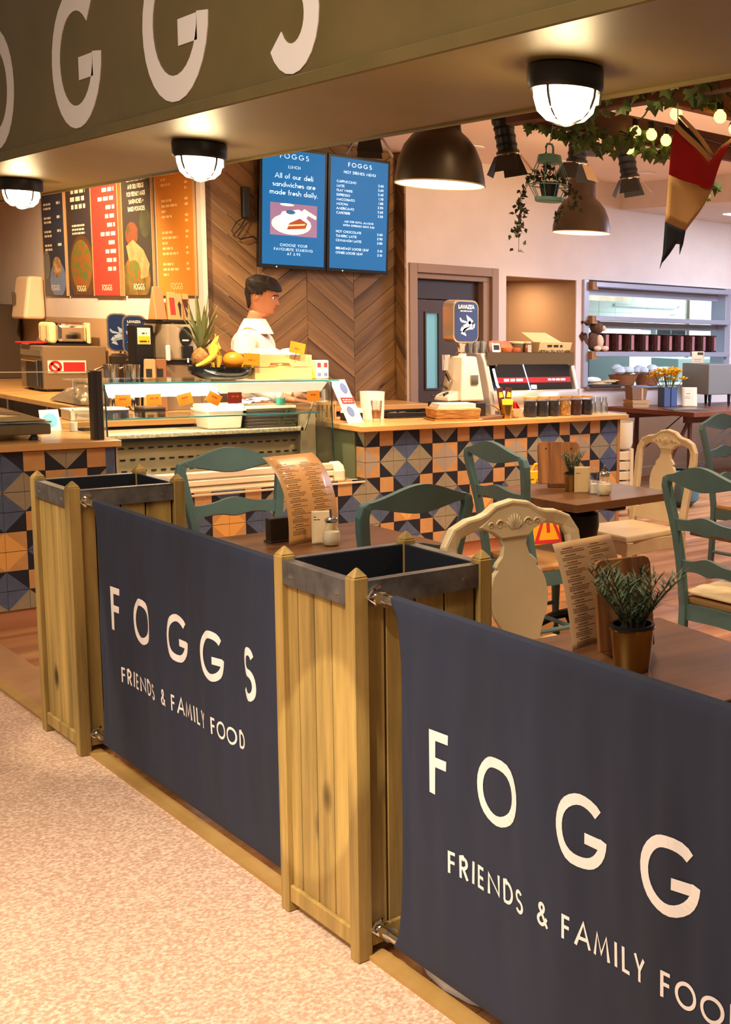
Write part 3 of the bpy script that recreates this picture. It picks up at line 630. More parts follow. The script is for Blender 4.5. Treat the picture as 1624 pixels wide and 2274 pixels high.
# the back stands at local +y; rz turns it
L1 = make_ladder('teal ladder back chair beyond the table behind the first banner', (2.15, 4.47, 0), R(0))
L2 = dup(L1, (2.15, 3.70, 0), R(183), 'teal ladder back chair between the middle planter and the counter tiles')
L3 = dup(L1, (3.55, 4.47, 0), R(84), 'teal ladder back chair pushed up to the table with the black pedestal')
L3.location = (3.55, 4.40, 0); L3.scale = (1.22, 1, 1)
L4 = dup(L1, (3.63, 3.15, 0), R(90), 'teal ladder back chair with a cream cushion at the right edge')
L5 = dup(L1, (5.62, 4.84, 0), R(4), 'teal ladder back chair farthest back at the right edge')
cu = thing('seat_cushion', 'cream quilted cushion on the teal chair at the right edge', 'cushion', (3.63, 3.15, .4825))
MB().grid(lambda u, v: ((u - .5) * .40, (v - .5) * .40, .018 + .035 * (max(0, math.sin(math.pi * u)) * max(0, math.sin(math.pi * v))) ** .35 + .004 * math.sin(u * 23) * math.sin(v * 19)), 24, 24).grid(lambda u, v: ((u - .5) * .40, (v - .5) * .40, .018 - .016 * (max(0, math.sin(math.pi * u)) * max(0, math.sin(math.pi * v))) ** .35), 16, 16).build('cushion_cover', M('cushion_cream', (226, 208, 172), .9, 0, (214, 194, 156), 12, bump=.2), cu, smooth=True)
MB().tube([(-.2, -.2, .018), (.2, -.2, .018), (.2, .2, .018), (-.2, .2, .018)], .006, 6, close=True).build('piping', M('cushion_cream', (226, 208, 172)), cu, smooth=True)

# ---------------------------------------------------------------- cream splat-back chairs
def make_splat(label, loc, rz):
    t = thing('splat_back_chair', label, 'chair', loc, rz, 'cream carved splat back chairs')
    yr = lambda z: .20 + max(0, z - .45) * .17
    half = [(.205, .44), (.208, .58), (.215, .72), (.226, .84), (.222, .895), (.198, .935), (.155, .953), (.115, .958), (.085, .968), (.055, .988), (0, .998)]
    path = [(-x, z) for x, z in half] + [(x, z) for x, z in half[-2::-1]]
    MB().tube([(x, yr(z), z) for x, z in path], .02, up=(0, 1, .15), flat=(.046, .03)).build('back_frame', CREAM, t, bev=.008, bseg=2)
    # crest plate with the carved shell
    out = [(-.125, .945), (-.095, .965), (-.06, .99), (0, 1.008), (.06, .99), (.095, .965), (.125, .945), (.075, .925), (.05, .905), (-.05, .905), (-.075, .925)]
    cp = MB().prism(out, lambda u, v, d: (u, yr(v) + d, v), -.016, .016).build('crest_plate', CREAM, t, bev=.004)
    for s_ in (-1, 1):    # both faces carry the carving
        mb = MB(); d = .0165 * s_
        for k_ in range(-3, 4):
            a = R(90 + k_ * 21); mb.tube([(.010 * math.cos(a), yr(.93) + d, .928 + .006 * math.sin(a)), (.024 * math.cos(a), yr(.95) + d + .002 * s_, .935 + .028 * math.sin(a)), (.030 * math.cos(a), yr(.96) + d, .936 + .042 * math.sin(a))], [.0015, .0045, .002], 6)
        for sx in (-1, 1):
            for cx, cz, r_ in ((.052, .948, .017), (.083, .948, .011)):
                mb.tube([(sx * (cx + r_ * (1 - i / 20) * math.cos(R(200 - i * 26))), yr(cz) + d, cz + r_ * (1 - i / 20) * math.sin(R(200 - i * 26))) for i in range(17)], .0026, 5)
        mb.build('carving', CREAM, cp, smooth=True, kind='stuff')
    pf = [(.50, .062), (.545, .055), (.575, .052), (.62, .068), (.67, .094), (.72, .105), (.765, .100), (.795, .088), (.812, .070), (.82, .078), (.832, .070), (.85, .050), (.88, .042), (.905, .050), (.925, .062)]
    out = [(-w_, z) for z, w_ in pf] + [(w_, z) for z, w_ in reversed(pf)]
    MB().prism(out, lambda u, v, d: (u, yr(v) + d, v), -.009, .009).build('splat', CREAM, t, bev=.003)
    sh = [(-.2, .49), (.2, .49), (.2, .555), (.15, .56), (.12, .585), (-.12, .585), (-.15, .56), (-.2, .555)]
    MB().prism(sh, lambda u, v, d: (u, yr(v) + d, v), -.01, .01).build('shoe_rail', CREAM, t, bev=.003)
    MB().hexa([(-.235, -.25, .44), (.235, -.25, .44), (.20, .20, .44), (-.20, .20, .44)], [(-.225, -.24, .475), (.225, -.24, .475), (.195, .19, .475), (-.195, .19, .475)]).build('seat', CREAM, t, bev=.01, bseg=2)
    for (x0, y0), (x1, y1) in (((-.21, -.22), (.21, -.22)), ((-.195, .2), (.195, .2)), ((-.21, -.22), (-.195, .2)), ((.21, -.22), (.195, .2))):
        MB().tube([(x0, y0, .40), ((x0 + x1) / 2, (y0 + y1) / 2, .405), (x1, y1, .40)], .01, flat=(.022, .075)).build('apron', CREAM, t, bev=.003)
    for sx in (-1, 1):
        MB().tube([(sx * .21, -.22, .44), (sx * .212, -.225, .3), (sx * .205, -.22, 0)], .02, flat=[(.05, .05), (.04, .04), (.028, .028)]).build('leg', CREAM, t, bev=.004)
        MB().tube([(sx * .205, .20, .46), (sx * .205, .21, .3), (sx * .20, .25, 0)], .02, flat=[(.044, .034), (.04, .034), (.03, .03)]).build('leg', CREAM, t, bev=.004)
    return t
C1 = make_splat('cream splat back chair right behind the middle planter', (2.215, 2.63, 0), R(0))
C1.scale = (1.08, 1.08, 1.03)
C2 = dup(C1, (4.44, 4.77, 0), R(-90), 'cream splat back chair at the end of the tiled counter')
C2.scale = (1, 1, 1)
# ---------------------------------------------------------------- table settings
def shaker(label, loc, s=1):
    t = thing('sugar_pourer', label, 'pourer', loc, group='glass sugar pourers')
    prof = [(.024, 0), (.031, .006), (.034, .025), (.031, .05), (.022, .075), (.021, .09)]
    MB().lathe([(r_ * s, z * s) for r_, z in prof], n=20, cap=False).build('jar', GLASS, t, smooth=True)
    MB().lathe([(r_ * s * .93, z * s + .002) for r_, z in prof[:4]], n=18).build('sugar', M('sugar', (236, 222, 190), .8), t, smooth=True)
    li = MB().lathe([(.0235 * s, .088 * s), (.024 * s, .10 * s), (.02 * s, .106 * s), (.006 * s, .109 * s)], n=16).build('lid', CHROME, t, smooth=True)
    MB().tube([(0, 0, .1 * s), (-.002, 0, .137 * s)], .005 * s, 8).build('spout', CHROME, li, smooth=True)
    return t
def mill(label, loc, fill):
    t = thing('pepper_mill', label, 'mill', loc, group='clear acrylic mills')
    MB().lathe([(.021, 0), (.021, .055), (.016, .07), (.02, .085), (.021, .10), (.014, .112), (.008, .118)], n=10, cap=False).build('body', GLASS, t)
    MB().lathe([(.018, .002), (.018, .05)], n=10).build('filling', fill, t)
    MB().ball((0, 0, .122), .006, 8).build('knob', CHROME, t, smooth=True)
    return t
def pot_herb(label, loc, r_, h, n, needle, spread):
    t = thing('rosemary_pot', label, 'potted plant', loc, group='rosemary in brass pots')
    MB().lathe([(r_ * .78, 0), (r_ * .8, .004), (r_ * .97, h), (r_ * 1.03, h), (r_ * 1.03, h + .004), (r_ * .95, h + .004), (r_ * .9, h * .9)], n=24).build('pot', BRASS, t, smooth=True)
    MB().lathe([(r_ * .99, h + .002), (r_ * .99, h + .012), (r_ * .86, h + .012), (r_ * .84, h + .002)], n=24).build('inner_pot', BLACK, t, smooth=True)
    MB().lathe([(r_ * .86, h - .004), (r_ * .5, h + .004), (.001, h + .006)], n=16).build('soil', SOIL, t, smooth=True)
    st = MB(); lf = MB(); rnd = random.Random(n)
    for i in range(n):
        a = rnd.uniform(0, 6.283); d = rnd.uniform(.1, 1); lean = spread * rnd.uniform(.3, 1.0); L_ = rnd.uniform(.6, 1) * needle[0]
        b = Vector((r_ * .5 * d * math.cos(a), r_ * .5 * d * math.sin(a), h)); pts = []
        for k_ in range(5):
            q = k_ / 4; pts.append(b + Vector((math.cos(a) * lean * q ** 1.4, math.sin(a) * lean * q ** 1.4, L_ * q)))
        st.tube(pts, [.0022, .002, .0018, .0014, .001], 5)
        for k_ in range(needle[1]):
            q = .12 + .88 * k_ / needle[1]; j = min(3, int(q * 4)); p = pts[j].lerp(pts[j + 1], q * 4 - j)
            for s_ in range(3):
                a2 = rnd.uniform(0, 6.283); ll = needle[2] * rnd.uniform(.6, 1.1)
                d2 = Vector((math.cos(a2) * .8, math.sin(a2) * .8, rnd.uniform(.3, .9))).normalized(); sd = d2.cross(Vector((0, 0, 1))).normalized() * ll * .055
                lf.add([p - sd, p + sd, p + d2 * ll * .6 + sd * .8, p + d2 * ll, p + d2 * ll * .6 - sd * .8], [(0, 1, 2, 3, 4)])
    st.build('stems', M('stem_brown', (84, 72, 44), .7), t, kind='stuff'); lf.build('foliage', M('rosemary_green', (70, 96, 70), .55, 0, (96, 120, 88), 30), t, kind='stuff')
    return t
def clipboard(label, loc, rz, w_, h, lean):
    """menu board leaning on its foot block"""
    t = thing('menu_board', label, 'board', loc, rz, 'wooden menu boards')
    r_ = .02; out = [(-w_ / 2, 0), (w_ / 2, 0)] + [(w_ / 2 - r_ + r_ * math.cos(R(a)), h - r_ + r_ * math.sin(R(a))) for a in (0, 45, 90)] + [(-w_ / 2 + r_ + r_ * math.cos(R(a)), h - r_ + r_ * math.sin(R(a))) for a in (90, 135, 180)]
    bd = MB().prism(out, lambda u, v, d: (u, d, v), 0, .012).build('board', M('board_wood', (98, 58, 28), .4, 0, (160, 106, 58), 22, (1, 1, .08), rnd=.05), t, bev=.002); bd.rotation_euler = (R(-lean), 0, 0); bd.location = (0, 0, .02)
    for sx in (-.3, .3): MB().tube([(sx * w_, -.0005, h - .035), (sx * w_, -.003, h - .035)], .004, 8).build('rivet', IRON, bd)
    MB().box(-w_ * .25, w_ * .25, -.01, .06, 0, .022).build('foot', TW, t, bev=.002)
    return t
def sheet(name, label, loc, rz, w_, h, lean, curl, mat, rows, group=None, cat='menu', cols=((0, 1),)):
    """paper sheet standing up, leaning back by lean degrees and curling over"""
    t = thing(name, label, cat, loc, rz, group)
    pts = [(0, 0)]; a = R(90 - lean); n = 16
    for i in range(n):
        aa = a + R(curl) * (i / n) ** 1.6; pts.append((pts[-1][0] + math.cos(aa) * h / n, pts[-1][1] + math.sin(aa) * h / n))
    def P(u, v, e=0):
        q = min(max(v / h, 0), .9999) * n; i = int(q); f = q - i
        y = pts[i][0] + (pts[i + 1][0] - pts[i][0]) * f; z = pts[i][1] + (pts[i + 1][1] - pts[i][1]) * f
        dx, dz = pts[i + 1][0] - pts[i][0], pts[i + 1][1] - pts[i][1]; l = math.hypot(dx, dz)
        return (u, y - dz / l * e, z + dx / l * e)
    MB().grid(lambda i, j: P((i - .5) * w_, j * h), 4, n).build('sheet', mat, t, smooth=True, solid=.0008)
    mb = MB(); rnd = random.Random(5)
    for v0, ln, hh, c0, c1 in rows:
        u = (c0 - .5) * w_
        while u < (c0 - .5) * w_ + ln * (c1 - c0) * w_:
            l = rnd.uniform(1.5, 4) * hh
            mb.add([P(u, v0, .0009), P(u + l, v0, .0009), P(u + l, v0 + hh, .0009), P(u, v0 + hh, .0009)], [(0, 1, 2, 3)]); u += l + hh * .7
    mb.build('print', INK, t, kind='stuff')
    return t
def menu_rows(h, n=34):
    rnd = random.Random(11); rows = []
    for c0, c1 in ((.08, .47), (.54, .93)):
        v = h * .93
        while v > h * .08:
            blk = rnd.choice((1, 2, 3)); rows.append((v, .45, h * .008, c0 + .05, c1)); v -= h * .022
            for k_ in range(blk): rows.append((v, rnd.uniform(.6, 1), h * .006, c0, c1)); v -= h * .017
            v -= h * .012
    return rows
TZ = .7605
KRAFT = M('kraft_menu', (196, 148, 92), .35, coat=.3); KRAFT2 = M('kraft_menu_matt', (188, 150, 108), .6)
CARD = M('card_cream', (222, 200, 160), .6)
# table behind the first banner
sheet('menu_sheet', 'brown glossy menu sheet curling over on the table behind the first banner', (2.137, 4.06, TZ), R(14), .235, .37, -2, -70, KRAFT, menu_rows(.34), 'printed kraft menus')
sheet('price_card', 'small cream card standing behind the sugar pourer near the middle planter', (2.14, 4.0, TZ), R(-25), .075, .125, 4, 0, CARD, [(.1, .5, .003, .1, .4), (.09, .6, .003, .1, .4)], cat='card')
shaker('glass sugar pourer on the table just left of the middle planter', (2.15, 3.95, TZ))
one('napkin_holder', 'dark napkin holder standing behind the curled menu sheet', 'holder', MB().box(-.05, .05, -.02, .02, 0, .09).box(-.055, .055, -.03, .03, 0, .006), M('holder_dark', (40, 30, 24), .4), (2.05, 4.15, TZ), bev=.003)
# table behind the nearest banner
sheet('menu_sheet', 'tall kraft menu sheet leaning beside the board and rosemary pot', (2.015, 2.27, TZ), R(6), .225, .285, 9, -20, KRAFT2, menu_rows(.285), 'printed kraft menus')
clipboard('large wooden menu board with two rivets behind the nearest rosemary pot', (1.975, 2.125, TZ), R(-12), .165, .235, 8)
pot_herb('nearest rosemary plant in a brass pot, in front of the wooden board', (1.905, 2.035, TZ), .056, .105, 28, (.165, 11, .042), .115)
mill('clear mill half hidden between the tall kraft menu and the board', (1.985, 2.21, TZ), SOIL)
# table with the black pedestal
clipboard('smaller wooden menu board leaning on the table near the counter', (3.84, 4.68, TZ), R(-32), .22, .22, 14)
pot_herb('smaller rosemary plant in a brass pot beside the leaning board', (3.80, 4.53, TZ), .042, .085, 20, (.13, 9, .034), .065)
sheet('price_card', 'pale card standing between the brass pot and the salt mill', (3.80, 4.45, TZ), R(-32), .08, .135, 2, 0, M('card_grey', (190, 166, 124), .5), [(.1, .5, .003, .1, .5)], cat='card')
mill('clear salt mill with white salt beside the pale card', (3.84, 4.405, TZ), M('salt', (232, 226, 214), .8))
mill('clear mill behind the sugar pourer on the far table', (3.92, 4.42, TZ), M('salt', (232, 226, 214)))
shaker('glass sugar pourer on the table with the black pedestal', (3.845, 4.33, TZ), 1.1)
# caution sign by the counter
cs = thing('caution_sign', 'yellow folding wet floor sign half hidden under the table', 'sign', (4.93, 6.18, 0), R(-20))
CY = M('caution_yellow', (250, 170, 20), .4)
for s_ in (-1, 1):
    pn = MB().prism([(-.17, 0), (.17, 0), (.11, .62), (-.11, .62)], lambda u, v, d: (u, s_ * (.16 - v * .24) + d, v), -.008, .008).build('panel', CY, cs, bev=.004)
    if s_ < 0:
        fn = lambda u, v: (u, -(.16 - v * .24) - .0095, v)
        lettering([('CAUTION', 0, .53, .038, 'c')], fn, INKB, pn)
        mb = MB()
        for pl in ([(-.09, .15), (0, .38), (.09, .15), (-.09, .15)], [(0, .28), (0, .21)]):
            for q in ribbon(pl, .012): mb.add([fn(*p) for p in q], [(0, 1, 2, 3)])
        mb.build('warning_triangle', RED, pn)
MB().tube([(-.08, 0, .62), (-.06, 0, .66), (.06, 0, .66), (.08, 0, .62)], .012, 8).build('handle', CY, cs, smooth=True)
# pale stack beyond the counter end and the teal pot
hc = thing('slatted_stand', 'cream slatted stand with a round tub on top beyond the counter end', 'stand', (6.62, 7.35, 0), R(-15))
for k_ in range(6): MB().box(-.11, .11, -.15, .15, .06 + k_ * .085, .13 + k_ * .085).build('slat', CREAM, hc, bev=.003)
for x, y in ((-.1, -.14), (.1, -.14), (-.1, .14), (.1, .14)): MB().box(x - .015, x + .015, y - .015, y + .015, 0, .58).build('leg', CREAM, hc)
MB().lathe([(.15, .58), (.165, .62), (.165, .80), (.155, .80), (.15, .64), (.01, .63)], n=24).build('tub', CREAM, hc, smooth=True)
one('teal_pot', 'dark teal round pot on the floor behind the far cream chair', 'pot', MB().lathe([(.10, 0), (.17, .06), (.18, .2), (.14, .30), (.10, .33), (.09, .33), (.13, .28), (.16, .15), (.01, .03)], n=24), TEAL, (7.45, 7.35, 0), smooth=True)

# ---------------------------------------------------------------- trestle table by the pass and what stands on it
DW = wood('dark_table', (96, 52, 34), (124, 72, 48), 1, 6, .35, .05)
tt = thing('trestle_table', 'dark brown table on splayed metal legs below the kitchen pass', 'table', (8.5, 8.3, 0))
MB().hexa([(7.80, 8.80, .757), (8.03, 7.76, .757), (10.2, 7.76, .757), (10.2, 8.80, .757)], [(7.80, 8.80, .802), (8.03, 7.76, .802), (10.2, 7.76, .802), (10.2, 8.80, .802)]).build('tabletop', DW, tt, W=True, bev=.002)
LEGM = M('leg_redbrown', (78, 40, 32), .5)
for (x, y) in ((8.12, 7.9), (8.12, 8.66), (9.9, 7.9), (9.9, 8.66)):
    MB().tube([(x, y, .757), (x - .02, y - .02, 0)], .022, 8).build('leg', LEGM, tt, W=True, smooth=True)
    MB().tube([(x, y, .74), (x - .26, y + (.2 if y < 8.3 else -.2), 0)], .02, 8).build('brace', LEGM, tt, W=True, smooth=True)
MB().box(8.05, 10.1, 7.87, 7.93, .69, .757).box(8.0, 10.1, 8.63, 8.69, .69, .757).build('apron', LEGM, tt, W=True)
for p, q in (((8.12, 7.9, .3), (8.8, 7.9, .7)), ((8.12, 7.9, .12), (8.9, 7.9, .7)), ((9.9, 7.9, .3), (8.9, 7.9, .7)), ((8.12, 8.66, .3), (8.8, 8.66, .7))): MB().tube([p, q], .006, 6).build('tie_rod', IRON, tt, W=True)
ZT = .803
cr = thing('conveyor_toaster', 'grey conveyor toaster with black legs on the trestle table', 'toaster', (9.12, 8.52, ZT))
TG = M('toaster_grey', (150, 146, 136), .35, .5)
MB().hexa([(-.30, -.2, .12), (.10, -.2, .12), (.10, .2, .12), (-.30, .2, .12)], [(-.30, -.2, .44), (.10, -.2, .44), (.10, .2, .44), (-.30, .2, .44)]).build('housing', TG, cr, bev=.006)
MB().prism([(-.2, .12), (-.2, .40), (-.28, .36), (-.32, .22), (-.32, .12)], lambda u, v, d: (d, u, v), .10, .42).build('front_body', BRUSH, cr, bev=.004)
MB().hexa([(.14, -.30, .30), (.40, -.30, .30), (.40, -.26, .32), (.14, -.26, .32)], [(.14, -.24, .40), (.40, -.24, .40), (.40, -.21, .40), (.14, -.21, .40)]).build('feed_opening', BLACK, cr)
for k_ in range(8): MB().tube([(.15 + k_ * .034, -.28, .37), (.15 + k_ * .034, -.40, .50)], .004, 5).build('wire_rack', CHROME, cr)
for x in (.18, .33): MB().tube([(x, -.32, .19), (x, -.345, .19)], .022, 12).build('knob', CHROME, cr, smooth=True)
for x, y in ((-.25, -.17), (.05, -.17), (.35, -.27), (-.25, .17), (.05, .17)): MB().tube([(x, y, .13), (x, y, 0)], [.02, .013], 8).build('leg', BLACK, cr, smooth=True)
bx = thing('takeaway_carrier', 'brown cardboard carriers stacked on the left end of the trestle table', 'carrier', (8.03, 8.58, ZT), R(-8)); bx.scale = (.72, .8, .78)
for k_ in range(2): MB().hexa([(-.13, -.1, k_ * .05 + .0), (.13, -.1, k_ * .05), (.13, .1, k_ * .05), (-.13, .1, k_ * .05)], [(-.15, -.11, k_ * .05 + .045), (.15, -.11, k_ * .05 + .045), (.15, .11, k_ * .05 + .045), (-.15, .11, k_ * .05 + .045)]).build('tray', PAPER, bx)
MB().hexa([(-.12, -.08, .1), (.10, -.08, .1), (.10, .08, .1), (-.12, .08, .1)], [(-.14, -.08, .27), (.13, -.08, .24), (.13, .08, .24), (-.14, .08, .27)]).build('folded_carrier', M('card_brown', (120, 84, 52), .7), bx); MB().box(.02, .05, -.085, -.08, .1, .25).build('strap', PAPER, bx)
va = thing('flower_vase', 'blue grey square vase of yellow flowers on the trestle table', 'vase', (8.40, 8.50, ZT))
for k_ in range(2): MB().box(-.10 + k_ * .1, -.01 + k_ * .1, -.05, .05, 0, .20).build('vase', M('vase_blue', (70, 84, 112), .4), va, bev=.004)
st = MB(); rnd = random.Random(3); fl_ = []
for k_ in range(22):
    p = (rnd.uniform(-.16, .16), rnd.uniform(-.12, .12), rnd.uniform(.27, .38)); st.tube([(p[0] * .25, p[1] * .25, .12), p], .004, 5); fl_.append(p)
st.build('stems', GREENL, va, kind='stuff')
for p in fl_:
    mb = MB()
    for a in range(6): mb.add([(p[0], p[1], p[2] - .01)] + [(p[0] + .055 * math.cos(R(a * 60 + o_)), p[1] + .055 * math.sin(R(a * 60 + o_)), p[2] + .012 + .008 * (o_ == 0)) for o_ in (-25, 0, 25)], [(0, 1, 2, 3)])
    mb.tube([(p[0], p[1], p[2]), (p[0], p[1], p[2] + .03)], [.012, .018], 8).build('flower', YEL, va)
sheet('table_notice', 'cream notice card standing between the vase and the toaster', (8.62, 8.40, ZT), R(-25), .17, .2, 5, 0, CARD, [(.13, .3, .006, .3, .8), (.1, .5, .004, .2, .8), (.085, .5, .004, .2, .8)], cat='card')
sheet('pass_notice', 'cream notice hanging at the kitchen pass above the toaster', (9.28, 8.93, 1.10), 0, .2, .26, 0, 0, CARD, [(.22, .12, .03, .45, .75), (.17, .8, .006, .15, .85), (.15, .8, .006, .15, .85), (.13, .8, .006, .15, .85), (.08, .5, .006, .2, .8)], cat='card')
one('steel_tray', 'flat polished tray lying at the front of the trestle table', 'tray', MB().box(-.2, .2, -.13, .13, 0, .012).box(-.2, .2, -.13, -.12, .012, .02), BRUSH, (8.22, 8.05, ZT), rz=R(-20), bev=.002)
gp = thing('laptop', 'grey open laptop like panel leaning behind the cream notice', 'panel', (8.66, 8.62, ZT), R(-8)); MB().hexa([(-.14, 0, 0), (.14, 0, 0), (.14, .01, 0), (-.14, .01, 0)], [(-.12, .1, .2), (.16, .1, .2), (.16, .11, .2), (-.12, .11, .2)]).build('panel', BRUSH, gp)
for k_ in range(5):
    t = thing('jam_jar', 'small jam jar, ' + ('first', 'second', 'third', 'fourth', 'fifth', 'sixth', 'seventh', 'eighth', 'ninth', 'last')[k_] + ' of the row in front of the toaster', 'jar', (9.05 + k_ * .09, 8.03, ZT), group='jam jars on the trestle table')
    MB().lathe([(.03, 0), (.032, .05)], n=12).build('jar', M('jam', (170, 90, 40), .2) if k_ != 1 else M('honey', (230, 140, 40), .2), t, smooth=True); MB().lathe([(.033, .05), (.033, .066)], n=12).build('lid', WPAPER if k_ % 2 else IRON, t, smooth=True)
# on the pass: jars, soft toy, baskets
for k_ in range(10):
    t = thing('preserve_box', 'dark square preserve jar, ' + ('first', 'second', 'third', 'fourth', 'fifth', 'sixth', 'seventh', 'eighth', 'ninth', 'last')[k_] + ' from the soft toy on the pass shelf', 'jar', (7.98 + k_ * .178 + (.03 if k_ > 2 else 0), WB + .02, 1.351), R(20), group='dark preserve jars on the pass shelf')
    MB().box(-.065, .065, -.055, .055, 0, .185).build('jar', M('preserve_dark', (70, 34, 26), .2, 0, (40, 20, 18), 12), t, bev=.004)
    MB().box(-.004, .06, -.0565, -.055, .015, .17).build('label', M('preserve_label', (150, 110, 130), .5, 0, (190, 120, 100), 18), t)
sq = thing('soft_toy', 'brown and cream squirrel soft toy sitting on the pass shelf', 'toy', (7.83, WB - .02, 1.351))
FUR = M('fur_brown', (74, 50, 36), .95, 0, (104, 74, 54), 40, bump=.4); FURC = M('fur_cream', (220, 186, 156), .95)
MB().ball((0, 0, .10), .085, 14, sc=(.9, .8, 1.2)).ball((.03, -.02, .24), .07, 14).build('body', FUR, sq, smooth=True)
MB().ball((.045, -.05, .10), .06, 12, sc=(.8, .7, 1.2)).build('chest', FURC, sq, smooth=True); MB().ball((.085, -.06, .235), .03, 10).build('muzzle', FURC, sq, smooth=True)
for x in (-.02, .06): MB().lathe([(.022, 0), (.012, .03), (.002, .045)], (x, 0, .295), 8).build('ear', FUR, sq, smooth=True)
MB().ball((.10, -.075, .03), .04, 10, sc=(1.2, .8, .7)).ball((.0, -.075, .03), .04, 10, sc=(1.2, .8, .7)).build('paw', FURC, sq, smooth=True)
MB().tube([(-.07, .02, .05), (-.12, .02, .16), (-.10, .02, .28), (-.05, .02, .33)], [.03, .05, .05, .02], 10).build('tail', FUR, sq, smooth=True)
WICK = M('wicker', (170, 108, 60), .7, 0, (120, 70, 38), 60, (1, 1, 3), .5)
for k_, (x, lb) in enumerate(((8.29, 'left wicker basket of wrapped rolls on the pass sill'), (8.64, 'right wicker basket of wrapped rolls on the pass sill'))):
    t = thing('bread_basket', lb, 'basket', (x, WB + .02, .996), group='wicker baskets on the pass')
    MB().lathe([(.10, 0), (.115, .05), (.14, .11), (.13, .11), (.105, .05), (.01, .02)], n=20, sx=1.25).build('basket', WICK, t, smooth=True)
    rnd = random.Random(k_)
    for q in range(6): MB().ball((rnd.uniform(-.1, .1), rnd.uniform(-.06, .06), .13 + rnd.uniform(0, .05)), .06, 10, sc=(1.2, .9, .7)).build('wrapped_roll', M('film_white', (226, 232, 234), .3, 0, (198, 208, 212), 20, bump=.5), t, smooth=True)
t = thing('bread_tray', 'flat dark tray with flatbreads on the left of the pass sill', 'tray', (8.0, WB - .03, .996)); MB().box(-.24, .2, -.08, .16, 0, .012).build('tray', M('tray_dark', (72, 62, 56), .4), t)
for q in range(4): MB().ball((-.1 + q * .07, .02 * (q % 2), .022 + .01 * q), .07, 10, sc=(1.5, .8, .14)).build('flatbread', M('bread', (206, 170, 120), .8), t, smooth=True)
MB().ball((-.14, .05, .06), .08, 10, sc=(1.5, .8, .4)).build('cloth', M('cloth_pale', (214, 224, 220), .8), t, smooth=True)
# ---------------------------------------------------------------- main counter: machine, grinder, jars
W_ = .9355
POL = M('polished_steel', (216, 206, 196), .22, .6)
em = thing('espresso_machine', 'chrome espresso machine with a black and red illuminated back panel', 'coffee machine', (5.45, 7.1, W_))
for x0, x1 in ((-.42, -.38), (.39, .43)):
    MB().prism([(-.19, .0), (.2, .0), (.2, .44), (-.06, .45), (-.10, .39), (-.17, .18)], lambda u, v, d: (d, u, v), x0, x1).build('side_panel', POL, em, bev=.01, bseg=2)
MB().box(-.38, .39, -.04, .2, .05, .38).build('body', BRUSH, em)
MB().box(-.40, .40, -.098, .20, .385, .436).box(-.40, .42, -.115, -.10, .36, .46).build('cup_tray', M('tray_chrome', (120, 108, 92), .22, 1), em, bev=.004)
MB().grid(lambda i, j: (-.40 + i * .80, -.17 - .03 * math.sin(j * 3.14) , .03 + j * .15), 2, 8).build('lower_front', POL, em, smooth=True, solid=.004)
pr = [(-.37 + .05, .155), (.37, .155), (.35, .375), (-.33, .375), (-.37, .35), (-.36, .20)]
pr = [(-.36, .33), (-.34, .22), (-.315, .185), (-.27, .165), (.36, .165), (.345, .37), (-.32, .37)]
sl = lambda u, v, d: (u, -.115 - (.37 - v) * .22 + d, v)
fp_ = MB().prism(pr, sl, -.012, 0).build('back_panel', M('panel_black', (18, 19, 26), .15), em)
MB().prism([(-.352, .235), (.352, .235), (.349, .275), (-.355, .275)], sl, -.0135, -.012).build('red_band', M('band_red', (150, 24, 34), .3, emit=.25), fp_)
MB().tube([sl(u, v, -.016) for u, v in ((-.365, .34), (-.348, .22), (-.318, .175), (-.27, .152), (.36, .152))], .0085, 8).tube([sl(-.09, .37, -.015), sl(-.045, .16, -.015)], .003, 6).build('light_tube', M('tube_glow', (214, 226, 255), .4, emit=5, ecol=(200, 214, 255)), fp_)
GL_ = M('sign_glow', (255, 255, 255), .4, emit=2.5)
fn = lambda u, v: sl(u, v, -.0142)
bars([(-.28, .247, .17, .018), (.13, .25, .17, .013), (-.04, .19, .07, .028)], fn, GL_, fp_, 'lit_lettering')
for x in (-.36, .37): MB().lathe([(.025, 0), (.02, .05)], (x, .1, 0), 10).box(x - .02, x + .02, -.12, -.08, 0, .05).build('foot', CHROME, em)
ZC = W_ + .4365
for k_, (x, y, c) in enumerate(((5.18, 7.06, 'a'), (5.27, 7.05, 'b'), (5.35, 7.05, 'c'))):
    if c == 'a': continue
    t = thing('clay_cup', ('terracotta cup on the machine, nearest the timer', 'terracotta cup on the machine, beside the steel jug')[k_ - 1], 'cup', (x, y, ZC), group='terracotta cups on the coffee machine'); MB().lathe([(.02, 0), (.038, .02), (.042, .055), (.038, .055), (.03, .02), (.01, .012)], n=16).build('bowl', M('terracotta', (176, 92, 54), .6), t, smooth=True)
for k_ in range(3):
    t = thing('clay_saucer', 'terracotta saucer, ' + ('first', 'second', 'third', 'fourth', 'fifth', 'sixth', 'seventh', 'eighth', 'ninth', 'last')[k_] + ' of the three tilted behind the clay cups', 'saucer', (5.22 + k_ * .055, 7.14, ZC), group='terracotta saucers on the coffee machine'); s_ = MB().lathe([(.03, 0), (.055, .012), (.053, .015), (.02, .006)], n=16).build('saucer', M('terracotta', (176, 92, 54)), t, smooth=True); s_.rotation_euler = (R(62), 0, 0); s_.location = (0, 0, .05)
